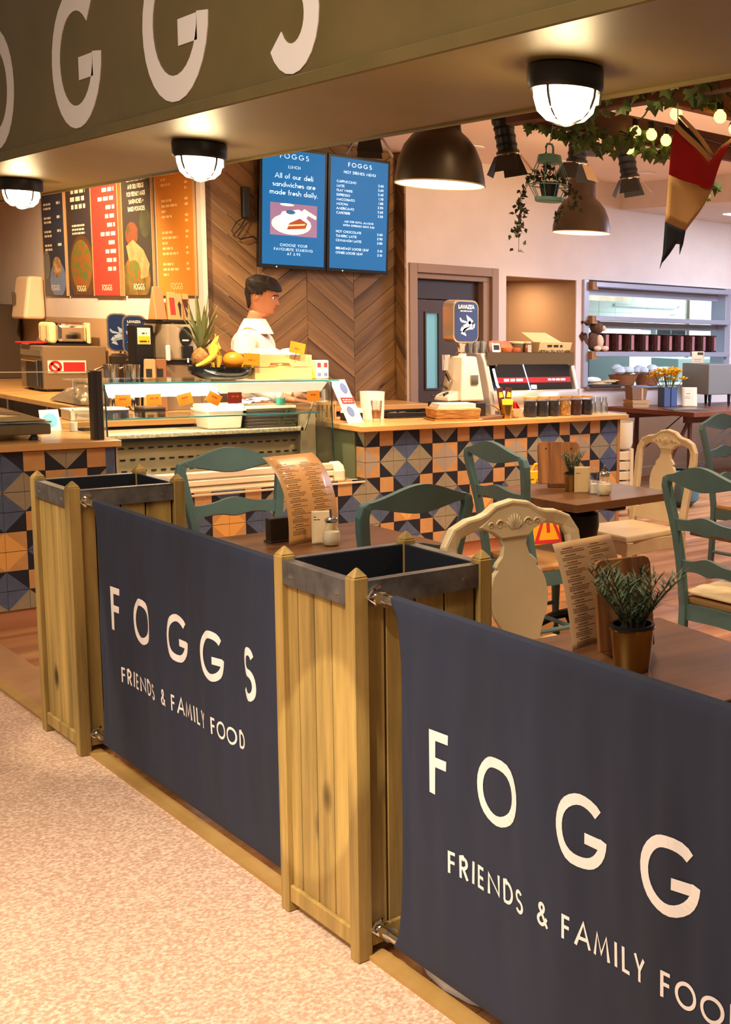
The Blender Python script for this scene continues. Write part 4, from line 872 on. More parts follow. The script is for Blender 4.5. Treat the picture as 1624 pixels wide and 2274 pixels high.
for k_ in range(5):
    t = thing('drinking_glass', 'clear drinking glass, ' + ('first', 'second', 'third', 'fourth', 'fifth', 'sixth', 'seventh', 'eighth', 'ninth', 'last')[k_] + ' of those on the left of the coffee machine', 'glass', (5.06 + (k_ % 3) * .062, 7.13 + .07 * (k_ // 3), ZC), group='glasses on the coffee machine'); MB().lathe([(.022, 0), (.029, .10), (.0275, .10), (.02, .006)], n=14).build('glass', glass('tumbler_glass', alpha=.5), t, smooth=True)
t = thing('timer', 'small white kitchen timer with dark screen clipped on the coffee machine', 'timer', (5.14, 6.995, ZC + .0)); MB().hexa([(-.034, -.006, 0), (.034, -.006, 0), (.034, .006, 0), (-.034, .006, 0)], [(-.034, .010, .085), (.034, .010, .085), (.034, .022, .085), (-.034, .022, .085)]).build('case', WPAPER, t, bev=.003); MB().hexa([(-.026, .0005, .038), (.026, .0005, .038), (.026, .003, .038), (-.026, .003, .038)], [(-.026, .0075, .075), (.026, .0075, .075), (.026, .010, .075), (-.026, .010, .075)]).build('screen', BLACK, t)
one('steel_jug', 'small steel cup standing on the coffee machine beside the tea box', 'jug', MB().lathe([(.026, 0), (.026, .08), (.024, .08), (.024, .004)], n=16), CHROME, (5.46, 7.03, ZC), smooth=True)
for k_ in range(2):
    t = thing('lidded_tub', ('left brown tub with a cream lid on the coffee machine', 'right brown tub with a cream lid on the coffee machine')[k_], 'tub', (5.46 + k_ * .122, 7.19, ZC), group='lidded tubs on the coffee machine'); MB().lathe([(.05, 0), (.058, .085)], n=18).build('tub', M('tub_brown', (120, 96, 66), .5), t, smooth=True); MB().lathe([(.061, .085), (.061, .096), (.05, .10)], n=18).build('lid', CREAM, t, smooth=True)
t = thing('tea_box', 'pale printed tea box with an open lid on top of the coffee machine', 'box', (5.70, 7.08, ZC), R(-4)); BXM = M('box_buff', (196, 168, 124), .6)
MB().hexa([(-.15, -.06, 0), (.14, -.06, 0), (.14, .06, 0), (-.15, .06, 0)], [(-.14, -.075, .10), (.16, -.075, .10), (.16, .07, .10), (-.14, .07, .10)]).build('box', BXM, t, bev=.002)
MB().hexa([(-.10, .07, .10), (.16, .07, .10), (.16, .075, .10), (-.10, .075, .10)], [(-.2, .09, .17), (.02, .09, .17), (.02, .095, .17), (-.2, .095, .17)]).build('open_lid', BXM, t)
fb = lambda u, v: (u, -.0612 - v * .15, v); lettering([('ARTISAN TEA SOLD HERE', 0, .018, .022, 'c', .05)], fb, INKB, t, wt=.2); bars([(-.07, .062, .14, .018)], fb, INKB, t)
# grinder
gr = thing('coffee_grinder', 'cream coffee grinder with a tall blue bean hopper', 'grinder', (4.82, 6.98, W_))
MB().box(-.17, .13, -.12, .17, 0, .105).build('knock_box', M('knock_black', (40, 34, 30), .4), gr, bev=.006)
GC = M('grinder_cream', (214, 200, 176), .3, coat=.4)
MB().hexa([(-.085, -.12, .115), (.115, -.12, .115), (.14, -.02, .115), (.115, .14, .115), (-.085, .14, .115)], [(-.06, -.10, .43), (.06, -.10, .43), (.095, -.02, .43), (.06, .08, .43), (-.06, .08, .43)]).build('body', GC, gr, bev=.012, bseg=2)
MB().hexa([(-.17, -.09, .112), (-.06, -.09, .112), (-.06, .10, .112), (-.17, .10, .112)], [(-.16, -.08, .15), (-.07, -.08, .19), (-.07, .09, .19), (-.16, .09, .15)]).build('front_foot', GC, gr, bev=.01)
MB().lathe([(.035, .43), (.04, .45), (.028, .46), (.03, .50), (.04, .52)], n=14).build('neck', CHROME, gr, smooth=True)
MB().lathe([(.028, .33), (.03, .44), (.032, .44)], (-.13, 0, 0), 12).tube([(-.13, 0, .33), (-.09, 0, .26)], .02, 8).build('doser', CHROME, gr, smooth=True)
MB().tube([(-.12, 0, .20), (-.17, -.01, .225)], .008, 6).tube([(-.12, -.01, .17), (-.16, -.02, .16)], .01, 6).build('lever', BLACK, gr)
MB().box(.0, .06, -.122, -.112, .235, .30).build('button_plate', BRUSH, gr); 
def rrect(w_, h, r_): return [(sx * (w_ - r_) + r_ * math.cos(R(a)), sz * (h - r_) + r_ * math.sin(R(a))) for sx, sz, a0 in ((1, 1, 0), (-1, 1, 90), (-1, -1, 180), (1, -1, 270)) for a in (a0, a0 + 30, a0 + 60, a0 + 90)]
HB = M('hopper_blue', (34, 52, 96), .15, coat=.5); HS = M('swirl_grey', (166, 182, 200), .4); ACR = M('acrylic_edge', (190, 170, 150), .15, .75)
def hopper(parent, w_, h, dep, z, y0, text=True, txt_sz=.026):
    hp = MB().prism(rrect(w_, h, .05), lambda u, v, d: (u, y0 + d, z + v), 0, dep).build('hopper', ACR, parent, bev=.004)
    for yy, s_ in ((y0 - .004, 1), (y0 + dep + .002, -1)):
        MB().prism(rrect(w_ - .012, h - .012, .042), lambda u, v, d: (u, yy + d, z + v), 0, .002).build('blue_panel', HB, hp)
    ff = lambda u, v: (u, y0 - .0052, z + v)
    k = h / .125
    if text: lettering([('LAVAZZA', 0, .075 * k, txt_sz, 'c', .03)], ff, M('logo_cream', (244, 226, 200), .4), hp, wt=.24); bars([(-.042 * k, .058 * k, .084 * k, .007)], ff, WPAPER, hp)
    mb = MB()
    for pts in ([(.0, .045, .002), (.018, .02, .014), (.034, .0, .018), (.012, -.012, .014), (-.018, -.028, .016), (-.03, -.05, .016), (-.002, -.075, .002)], [(-.046, .03, .003), (-.036, .012, .008), (-.012, .006, .006), (.008, .004, .003)], [(-.02, -.042, .006), (.012, -.03, .009), (.046, -.026, .010), (.058, -.004, .003)]):
        for p, q in zip(pts, pts[1:]):
            dx, dy = q[0] - p[0], q[1] - p[1]; l = math.hypot(dx, dy); nx, ny = -dy / l, dx / l
            mb.add([ff((p[0] + nx * p[2]) * k, (p[1] + ny * p[2]) * k - .01), ff((p[0] - nx * p[2]) * k, (p[1] - ny * p[2]) * k - .01), ff((q[0] - nx * q[2]) * k, (q[1] - ny * q[2]) * k - .01), ff((q[0] + nx * q[2]) * k, (q[1] + ny * q[2]) * k - .01)], [(0, 1, 2, 3)])
    mb.build('swirl_mark', HS, hp)
    return hp
hopper(gr, .108, .15, .13, .675, -.06)
t = thing('flex_cable', 'thin black cable looping on the counter by the grinder', 'cable', (4.98, 6.86, W_)); MB().tube([(-.03, .06, .09), (.03, .0, .08), (.06, -.03, .05), (.05, -.03, .02), (0, -.01, .006), (-.05, .02, .004)], .004, 6).build('cable', BLACK, t, smooth=True)
# jars with wooden lids
JF = [((38, 34, 36), 1), ((34, 32, 34), 1), ((42, 38, 36), 1), ((150, 110, 60), 2), ((60, 36, 26), 2), ((36, 30, 30), 1)]
JL = ['first from the left', 'second from the left', 'third from the left, with a bright stripe', 'filled with golden brown beans', 'filled with dark red brown tea', 'last on the right']
for k_ in range(6):
    t = thing('storage_jar', 'dark storage jar with wooden lid, ' + JL[k_], 'jar', (5.235 + k_ * .107, 6.72, W_), group='storage jars with wooden lids')
    MB().lathe([(.046, 0), (.049, .006), (.049, .125), (.045, .13)], n=18, cap=False).build('glass', GLASS, t, smooth=True)
    c, s_ = JF[k_]; MB().lathe([(.0455, .003), (.0455, .112)], n=18).build('contents', M('jar_fill_%d' % k_, c, .5, 0, tuple(min(255, int(v * 1.7)) for v in c), 90, bump=.4), t, smooth=True)
    MB().lathe([(.05, .13), (.05, .146)], n=18).build('lid', WT, t, smooth=True)
    # two short lines of print on the round front
    mb = MB()
    for zz, n_ in ((.098, 5), (.086, 3)):
        for q in range(n_):
            a = R(-75 + q * 8); b = R(-75 + q * 8 + 6); mb.add([(.0497 * math.cos(a), .0497 * math.sin(a), zz), (.0497 * math.cos(b), .0497 * math.sin(b), zz), (.0497 * math.cos(b), .0497 * math.sin(b), zz + .006), (.0497 * math.cos(a), .0497 * math.sin(a), zz + .006)], [(0, 1, 2, 3)])
    mb.build('print', WPAPER, t, kind='stuff')
for k_ in range(3):
    t = thing('milk_bottle', ('clear milk bottle standing beside the last storage jar', 'clear milk bottle in the middle of three on the counter', 'clear milk bottle nearest the counter end')[k_], 'bottle', (5.865 + k_ * .062, 6.76, W_), group='small clear milk bottles')
    MB().lathe([(.026, 0), (.027, .07), (.018, .095), (.018, .125), (.021, .13), (.0165, .13), (.016, .096), (.025, .068), (.024, .005)], n=14).build('bottle', glass('bottle_glass', alpha=.6), t, smooth=True)
t = thing('sachet_cup', 'brass cup of chocolate and yellow sachets on the counter', 'cup', (4.99, 6.68, W_)); MB().lathe([(.036, 0), (.046, .10), (.044, .10), (.034, .004)], n=18).build('cup', BRASS, t, smooth=True)
CHOC = M('choc_wrap', (84, 40, 32), .35); YW = M('yellow_wrap', (250, 200, 60), .35)
for k_, (x, a, m_) in enumerate(((-.02, -8, CHOC), (.022, 6, CHOC), (-.012, -4, YW), (.024, 3, YW))):
    s_ = MB().box(-.024, .024, -.004, .004, 0, .16 if k_ < 2 else .08).build('sachet', m_, t); s_.location = (x, .012 if k_ < 2 else -.012, .06); s_.rotation_euler = (R(-4), R(a), 0)
    if k_ < 2: MB().prism([(-.018, .09), (.018, .09), (.016, .125), (-.01, .13)], lambda u, v, d: (u, d, v), -.0048, -.004).build('picture', YEL, s_)
t = thing('sachet_bowl', 'white bowl of red sachets beside the brass cup', 'bowl', (5.09, 6.70, W_)); MB().lathe([(.022, 0), (.024, .008), (.05, .03), (.058, .07), (.055, .07), (.045, .03), (.01, .014)], n=20).build('bowl', M('bowl_white', (234, 220, 200), .25), t, smooth=True)
for k_ in range(5): s_ = MB().box(-.026, .026, -.003, .003, 0, .06).build('sachet', M('red_wrap', (196, 40, 52), .35), t); s_.location = (-.03 + .015 * k_, .012 - .008 * (k_ % 3), .055); s_.rotation_euler = (R(10 - 9 * k_), R(-12 + 6 * k_), R(20 * k_))
t = thing('napkin_basket', 'woven straw basket filled with white napkins', 'basket', (4.60, 6.76, W_), R(-14)); MB().hexa([(-.155, -.1, .012), (.155, -.1, .012), (.155, .1, .012), (-.155, .1, .012)], [(-.165, -.11, .085), (.165, -.11, .085), (.165, .11, .085), (-.165, .11, .085)]).build('basket', M('straw', (206, 156, 84), .7, 0, (160, 106, 50), 45, (.3, .3, 2), .6), t, bev=.008); MB().box(-.17, .17, -.115, .115, 0, .012).build('tray', M('straw', (206, 156, 84)), t)
for k_ in range(4): MB().box(-.14 + .004 * k_, .13, -.09, .09 - .006 * k_, .085 + k_ * .008, .092 + k_ * .008).build('napkin', WPAPER, t)
one('leaflet', 'folded brown leaflet lying beside the straw basket', 'leaflet', MB().hexa([(-.12, -.06, 0), (.12, -.06, 0), (.12, .05, 0), (-.12, .05, 0)], [(-.11, -.055, .004), (.14, -.06, .028), (.14, .04, .028), (-.11, .045, .004)]), M('leaflet_brown', (110, 70, 44), .5), (4.80, 6.70, W_))
t = thing('black_tray', 'flat black cutlery tray between the white tub and the straw basket', 'tray', (4.44, 7.13, W_), R(-6)); MB().box(-.17, .17, -.12, .12, 0, .008).box(-.17, .17, -.12, -.11, .008, .04).box(-.17, .17, .11, .12, .008, .04).box(-.17, -.16, -.11, .11, .008, .04).box(.16, .17, -.11, .11, .008, .04).box(.0, .01, -.11, .11, .008, .036).build('tray', BLACK, t, bev=.003)
for k_ in range(4): MB().ball((-.1 + k_ * .035, -.02 + .02 * (k_ % 2), .026), .018, 8, sc=(1.3, 1, .7)).build('foil_sweet', CHROME, t, smooth=True)
one('tall_tub', 'tall white round tub on the counter behind the tumbler', 'tub', MB().lathe([(.075, 0), (.082, .185), (.078, .185), (.07, .004)], n=24), M('tub_white', (240, 232, 220), .4), (4.17, 7.08, W_), smooth=True)
t = thing('tumbler', 'clear tumbler half full of brown sugar sticks', 'tumbler', (4.07, 6.86, W_)); MB().lathe([(.027, 0), (.027, .02), (.038, .14), (.036, .14), (.025, .02)], n=18).build('glass', glass('tumbler_glass'), t, smooth=True); MB().lathe([(.026, .022), (.032, .075), (.001, .082)], n=12).build('brown_sugar', M('sugar_brown', (150, 86, 44), .7, 0, (196, 140, 86), 60), t)
t = thing('leaflet_stand', 'tall white menu card with red and blue prints leaning at the counter corner', 'card', (3.90, 6.83, W_), R(-10)); cdm = MB().hexa([(-.05, 0, 0), (.055, 0, 0), (.055, .004, 0), (-.05, .004, 0)], [(-.15, .05, .28), (-.05, .05, .28), (-.05, .054, .28), (-.15, .054, .28)]).build('card', WPAPER, t)
fs = lambda u, v: (u - v * .36, -.0008 + v * .178, v)
MB().prism([(-.03, .125), (.05, .125), (.052, .165), (-.03, .165)], lambda u, v, d: (fs(u, v)[0], fs(u, v)[1] + d, v), -.0006, 0).build('red_print', M('print_red', (206, 60, 56), .5), cdm)
for u, v in ((.0, .075), (.02, .225)): MB().prism([(u + .022 * math.cos(R(a)), v + .034 * math.sin(R(a))) for a in range(0, 360, 30)], lambda u, v, d: (fs(u, v)[0], fs(u, v)[1] + d, v), -.0006, 0).build('blue_print', M('print_blue', (110, 130, 190), .5), cdm)
bars([(-.02, .135, .06, .006), (-.02, .148, .06, .006)], lambda u, v: (fs(u, v)[0], fs(u, v)[1] - .001, v), WPAPER, cdm)
t = thing('stick_basket', 'slatted wooden pot of stirrer sticks at the counter corner', 'pot', (3.82, 7.06, W_))
for k_ in range(14): MB().box(-.007, .007, -.003, .003, 0, .13).build('slat', WT, t).location = (.06 * math.cos(R(k_ * 25.7)), .06 * math.sin(R(k_ * 25.7)), 0)
for o_ in list(t.children): o_.rotation_euler = (0, 0, math.atan2(o_.location.y, o_.location.x) + math.pi / 2)
MB().lathe([(.066, .11), (.068, .13), (.062, .13), (.06, .11)], n=18).lathe([(.056, 0), (.056, .01)], n=14).build('rim', WT, t, smooth=True)
for k_ in range(8): s_ = MB().box(-.006, .006, -.001, .001, 0, .19).build('stirrer', WPAPER if k_ % 3 else CHOC, t); s_.location = (.03 * math.cos(k_ * 2), .03 * math.sin(k_ * 2), .02); s_.rotation_euler = (R(5 * math.sin(k_ * 3)), R(6 * math.cos(k_ * 2)), R(k_ * 40))
one('black_caddy', 'low black caddy with white top behind the menu card', 'caddy', MB().box(-.06, .06, -.04, .04, 0, .05).hexa([(-.06, -.04, .05), (.06, -.04, .05), (.06, .04, .05), (-.06, .04, .05)], [(-.04, -.04, .08), (.06, -.04, .08), (.06, .04, .08), (-.04, .04, .08)], 1), [BLACK, WPAPER], (3.99, 7.04, W_))

# ---------------------------------------------------------------- glass display case
dv = thing('display_case', 'glass fronted deli display case with lit canopy', 'display case', (3.04, 6.65, .588))
CRL = M('rail_cream', (224, 206, 178), .35)
MB().box(2.33, 3.66, 6.70, 6.75, .588, .70).box(2.33, 3.66, 6.685, 6.70, .59, .615).box(2.33, 3.66, 6.68, 6.70, .625, .655).box(2.33, 3.66, 6.69, 6.70, .665, .70).build('front_rail', CRL, dv, W=True, bev=.003)
MB().prism([(6.67, .588), (6.67, .65), (6.69, .685), (6.75, .71), (6.75, .588)], lambda u, v, d: (d, u, v), 3.66, 3.735).build('rail_end', CRL, dv, W=True, bev=.01, bseg=2)
MB().box(2.33, 3.70, 6.75, 6.98, .60, .66).build('well_floor', M('well_dark', (48, 44, 40), .4), dv, W=True)
vp = MB().hexa([(2.33, 6.99, .66), (3.62, 6.99, .66), (3.62, 7.0, .66), (2.33, 7.0, .66)], [(2.33, 7.04, .865), (3.62, 7.04, .865), (3.62, 7.05, .865), (2.33, 7.05, .865)]).build('vent_panel', M('vent_bronze', (150, 128, 92), .45, .2), dv, W=True)
mb = MB()
for j, z in enumerate((.69, .755, .82)):
    for i in range(22): x = 2.40 + i * .055; y = 6.9885 + (z - .66) * .244; mb.box(x, x + .03, y - .002, y, z, z + .010)
mb.build('vent_slots', BLACK, vp, W=True, kind='stuff')
MB().box(3.60, 3.70, 6.98, 7.28, .60, 1.0).build('end_upright', M('upright_beige', (176, 158, 126), .4, .3), dv, W=True)
MB().box(2.36, 3.62, 6.98, 7.29, .885, .912).build('deck', M('granite_deck', (150, 134, 106), .3, 0, (196, 180, 146), 60, contrast=(.4, .6)), dv, W=True, bev=.003); MB().box(2.34, 3.62, 6.99, 7.29, .865, .885).build('deck_edge', BLACK, dv, W=True)
MB().box(2.36, 3.66, 6.84, 7.26, 1.008, 1.016).build('glass_shelf', [GLASS], dv, W=True); MB().box(2.36, 3.66, 6.836, 6.84, 1.008, 1.016).build('shelf_edge', GLEDGE, dv, W=True)
MB().box(2.32, 3.76, 6.78, 7.3, 1.212, 1.221).build('top_glass', GLASS, dv, W=True); MB().box(2.32, 3.76, 6.774, 6.78, 1.212, 1.221).build('top_edge', GLEDGE, dv, W=True)
MB().hexa([(2.36, 6.745, .70), (3.70, 6.745, .70), (3.70, 6.75, .70), (2.36, 6.75, .70)], [(2.36, 6.77, 1.21), (3.70, 6.77, 1.21), (3.70, 6.775, 1.21), (2.36, 6.775, 1.21)]).build('front_glass', GLASS, dv, W=True)
for x in (2.36, 3.70):
    MB().hexa([(x, 6.75, .66), (x + .006, 6.75, .66), (x + .006, 7.27, .66), (x, 7.27, .66)], [(x, 6.775, 1.21), (x + .006, 6.775, 1.21), (x + .006, 7.27, 1.21), (x, 7.27, 1.21)]).build('end_glass', GLASS, dv, W=True); MB().tube([(x, 6.748, .69), (x, 6.773, 1.21)], .004, 6).build('glass_edge', M('edge_dark', (40, 60, 60), .2), dv, W=True)
MB().hexa([(2.405, 6.835, 1.135), (3.02, 6.835, 1.135), (3.02, 6.85, 1.135), (2.405, 6.85, 1.135)], [(2.385, 6.80, 1.206), (2.95, 6.80, 1.206), (2.95, 6.85, 1.206), (2.385, 6.85, 1.206)]).build('canopy_light', M('canopy_glow', (255, 250, 240), .5, emit=22, ecol=(255, 240, 220)), dv, W=True)
MB().hexa([(3.03, 6.835, 1.145), (3.66, 6.835, 1.145), (3.66, 6.85, 1.145), (3.03, 6.85, 1.145)], [(2.96, 6.80, 1.206), (3.69, 6.80, 1.206), (3.69, 6.85, 1.206), (2.96, 6.85, 1.206)]).build('canopy', M('canopy_lit', (255, 240, 214), .5, emit=.7, ecol=(255, 236, 206)), dv, W=True)
MB().tube([(3.62, 7.0, .85), (3.645, 6.93, 1.03), (3.66, 6.86, 1.15)], .007, 6).build('gas_strut', CHROME, dv, W=True)
TG_ = [('orange price tag hanging first from the left on the display case', 2.46, 0), ('orange price tag hanging second from the left on the display case', 2.625, 3), ('orange price tag hanging tilted, third from the left', 2.80, 14), ('orange folded price tag hanging at the end of the lit canopy', 2.965, -28), ('dark red price tag under the fruit bowl', 3.09, 0), ('orange price tag at the right end of the display case', 3.59, 2)]
for k_, (lb, x, a) in enumerate(TG_):
    t = thing('price_tag', lb, 'price tag', (x, 6.793, 1.12), group='price tags on the display case', rot=(0, R(-a), 0))
    s_ = MB().box(-.042, .042, -.002, 0, -.032, .034).build('card', ORANGE if k_ != 4 else M('tag_red', (150, 36, 24), .6), t); bars([(-.02, .004, .045, .010)], lambda u, v: (u, -.0026, v), M('tag_print', (214, 96, 20), .6), s_)
# on top of the case
fz = 1.2215
fb_ = thing('fruit_bowl', 'black fruit bowl standing on the display case', 'bowl', (3.115, 7.02, fz)); MB().lathe([(.09, 0), (.13, .004), (.178, .03), (.19, .06), (.187, .078), (.18, .078), (.165, .035), (.1, .014), (.01, .012)], n=32).build('bowl', M('bowl_black', (20, 19, 20), .12, coat=.6), fb_, smooth=True)
def banana(label, loc, pts):
    t = thing('banana', label, 'banana', loc, group='bananas in the fruit bowl'); MB().tube(pts, [.006, .015, .019, .019, .015, .007], 8).build('skin', M('banana_yellow', (240, 196, 70), .5), t, smooth=True); MB().tube([pts[-1], (Vector(pts[-1]) * 1.0 + (Vector(pts[-1]) - Vector(pts[-2])) * .6)], [.006, .005], 6).build('stem', M('banana_stem', (190, 160, 70), .6), t); return t
banana('banana standing upright in the fruit bowl', (3.105, 7.06, fz + .05), [(-.012, 0, 0), (-.03, 0, .05), (-.035, 0, .095), (-.025, 0, .14), (-.005, 0, .175), (.012, 0, .205)])
banana('second banana upright beside the first in the fruit bowl', (3.13, 7.09, fz + .05), [(-.005, 0, 0), (.004, 0, .05), (.006, 0, .09), (.0, 0, .13), (-.01, 0, .165), (-.014, 0, .20)])
banana('banana lying over the left rim of the fruit bowl', (3.02, 6.95, fz + .085), [(-.085, 0, 0), (-.05, 0, .008), (-.01, 0, .03), (.02, 0, .06), (.035, 0, .095), (.037, 0, .125)])
def fruit(name, label, loc, r_, m_, grp, sc=(1, 1, .95)):
    t = thing(name, label, 'fruit', loc, group=grp); MB().ball((0, 0, r_ * .95), r_, 16, sc=sc).build('flesh', m_, t, smooth=True); MB().tube([(0, 0, r_ * 1.86), (.003, 0, r_ * 2.02)], .003, 5).build('stalk', INK, t)
OM = M('orange_skin', (232, 150, 40), .4, bump=.1); AP = M('apple_red', (170, 36, 30), .3); LM = M('lemon_yellow', (236, 206, 80), .4)
fruit('mango', 'large orange yellow mango at the front of the fruit bowl', (3.15, 6.93, fz + .058), .058, OM, None, (1.1, .9, .95))
fruit('apple', 'red apple at the back of the fruit bowl', (3.20, 7.06, fz + .085), .046, AP, 'apples in the fruit bowl'); fruit('apple', 'red apple to the right in the fruit bowl', (3.245, 6.99, fz + .065), .044, AP, 'apples in the fruit bowl')
fruit('lemon', 'yellow lemon in the middle front of the fruit bowl', (3.222, 6.91, fz + .052), .034, LM, 'lemons in the fruit bowl', (1.2, 1, .95)); fruit('lemon', 'larger yellow lemon at the right of the fruit bowl', (3.268, 6.93, fz + .058), .042, LM, 'lemons in the fruit bowl', (1.2, 1, .95))
pn = thing('pineapple', 'pineapple lying in the fruit bowl with its leaf crown upright', 'pineapple', (3.03, 7.09, fz + .06)); MB().ball((0, 0, .06), .06, 16, sc=(1, 1, 1.2)).build('body', M('pineapple_skin', (150, 98, 50), .7, 0, (196, 140, 80), 40, bump=.8), pn, smooth=True)
rnd = random.Random(8)
for k_ in range(22):
    a = k_ * 2.4; q = k_ / 22; L_ = .16 + .14 * q + rnd.uniform(-.02, .03); out = .13 * (1 - q) + .03; wd = .013
    P_ = [Vector((.018 * math.cos(a), .018 * math.sin(a), .12 + .05 * q)) + Vector((math.cos(a) * out * s_ ** 1.3, math.sin(a) * out * s_ ** 1.3, L_ * (s_ - .25 * (1 - q) * s_ * s_))) for s_ in (0, .25, .5, .75, 1)]
    sd = Vector((-math.sin(a), math.cos(a), 0)); mb = MB(); vs = []
    for i, p in enumerate(P_): ww = wd * (1, 1.1, .9, .55, .05)[i]; vs += [p - sd * ww, p + Vector((math.cos(a), math.sin(a), 0)) * -.004, p + sd * ww]
    mb.add(vs, [(i * 3 + j, i * 3 + j + 1, i * 3 + j + 4, i * 3 + j + 3) for i in range(4) for j in range(2)]).build('crown_leaf', M('crown_green', (128, 124, 66), .5, 0, (96, 104, 56), 10, rnd=.2), pn, smooth=True)
ct = thing('wooden_crate', 'pale pine crate with a hand hole on the display case', 'crate', (3.45, 7.02, fz)); PN = wood('pine', (226, 184, 116), (240, 206, 146), 0, 6, .5, .06)
for z0 in (.0, .078):
    if z0: MB().prism([(-.185, z0), (-.10, z0), (-.085, z0 + .024), (.035, z0 + .024), (.05, z0), (.185, z0), (.185, z0 + .074), (-.185, z0 + .074)], lambda u, v, d: (u, -.13 + d, v), 0, .012).build('front_slat', PN, ct)
    else: MB().box(-.185, .185, -.13, -.118, z0, z0 + .074).build('front_slat', PN, ct)
    MB().box(-.185, .185, .118, .13, z0, z0 + .074).build('back_slat', PN, ct)
    for x in (-.185, .173): MB().box(x, x + .012, -.118, .118, z0, z0 + .074).build('end_slat', PN, ct)
MB().box(-.173, .173, -.118, .118, 0, .01).build('base', PN, ct)
for k_, (x, y) in enumerate(((-.09, 0), (.0, .03), (.09, -.01))):
    t = thing('bread_roll', ('floury white roll at the left of the crate', 'floury roll in the middle of the crate', 'floury roll at the right of the crate')[k_], 'bread roll', (3.45 + x, 7.02 + y, fz + .085), group='rolls in the pine crate'); MB().ball((0, 0, .05), .07, 14, sc=(1.1, 1, .8)).build('crust', M('roll_white', (240, 226, 196), .8), t, smooth=True)
for lb, x, z, a in (('orange price card on the left corner of the pine crate', 3.235, fz + .125, 3), ('orange price card on a clip above the pine crate', 3.53, fz + .195, 12)):
    t = thing('price_card', lb, 'price card', (x, 6.87, z), group='price cards on the pine crate', rot=(0, R(a), 0)); MB().box(-.05, .05, -.002, .001, -.035, .035).build('card', ORANGE, t); MB().tube([(0, .003, -.03), (.0, .012, -.075)], .003, 5).build('clip', CHROME, t); bars([(-.02, -.01, .04, .01)], lambda u, v: (u, -.0026, v), M('tag_print', (214, 96, 20)), t)
for lb, x, m_ in (('yellow snack pouch slumped against the pine crate', 3.66, YEL), ('orange red snack pouch between crate and yellow pouch', 3.628, M('pouch_red', (220, 90, 40), .4))):
    t = thing('snack_pouch', lb, 'pouch', (x, 7.0, fz), group='snack pouches'); MB().hexa([(-.015, -.06, 0), (.03, -.06, 0), (.03, .06, 0), (-.015, .06, 0)], [(-.035, -.05, .11), (-.01, -.05, .12), (-.01, .05, .12), (-.035, .05, .11)]).build('pouch', m_, t, bev=.004)
for k_ in range(2):
    t = thing('juice_carton', ('left white juice carton with red print at the case end', 'right white juice carton with red print at the case end')[k_], 'carton', (3.722 + k_ * .045, 6.99, fz), group='small juice cartons'); MB().box(-.02, .02, -.03, .03, 0, .115).build('carton', WPAPER, t, bev=.002); MB().box(-.012, .012, -.0308, -.03, .07, .10).build('red_print', M('print_red', (206, 60, 56)), t); MB().box(-.012, .012, -.0308, -.03, .012, .035).build('blue_print', M('print_blue', (110, 130, 190)), t)
# inside the case
t = thing('white_tub', 'white plastic tub standing on the deck of the display case', 'tub', (3.14, 7.13, .9125)); MB().hexa([(-.10, -.09, 0), (.10, -.09, 0), (.10, .09, 0), (-.10, .09, 0)], [(-.118, -.105, .15), (.118, -.105, .15), (.118, .105, .15), (-.118, .105, .15)]).build('tub', M('tub_cream', (234, 218, 192), .4), t, bev=.008); MB().box(-.124, .124, -.111, .111, .112, .124).build('rim', M('tub_cream', (234, 218, 192)), t)
t = thing('board_stack', 'stack of dark serving boards in the display case', 'boards', (3.42, 7.13, .9125))
for k_ in range(7): MB().box(-.155, .165 + .004 * (k_ % 2), -.12, .12, k_ * .02, k_ * .02 + .017).build('board', M('board_dark', (58, 44, 32), .5, rnd=.2) if k_ < 6 else CREAM, t, bev=.002)
t = thing('tea_towel', 'folded striped tea towel on the left of the board stack', 'towel', (3.33, 7.08, 1.054))
for k_ in range(5): MB().ball((-.05 + .025 * k_, .01 * (k_ % 2), .018 + .004 * k_), .05, 10, sc=(1.4, .6, .3)).build('fold', M('towel_stripe', (196, 190, 184), .9, 0, (52, 56, 74), 30, (1, .1, 3), contrast=(.48, .52)), t, smooth=True)
t = thing('sauce_pot', 'small clear pot of teal liquid on the board stack', 'pot', (3.50, 7.05, 1.054)); MB().lathe([(.03, 0), (.034, .075)], n=14, cap=False).build('pot', GLASS, t, smooth=True); MB().lathe([(.028, .002), (.030, .04)], n=14).build('liquid', M('teal_liquid', (60, 150, 130), .2), t, smooth=True)
t = thing('herb_sprig', 'green herb sprigs lying in front of the dark boards', 'herbs', (3.50, 6.99, .9125)); mb = MB(); rnd = random.Random(4)
for k_ in range(40): p = Vector((rnd.uniform(-.08, .1), rnd.uniform(0, .015), rnd.uniform(.01, .10))); s_ = .012; mb.add([p, p + Vector((s_, .002, s_ * .4)), p + Vector((s_ * 1.6, 0, s_ * 1.3)), p + Vector((s_ * .3, -.002, s_))], [(0, 1, 2, 3)])
mb.build('leaves', GREENL, t, kind='stuff')
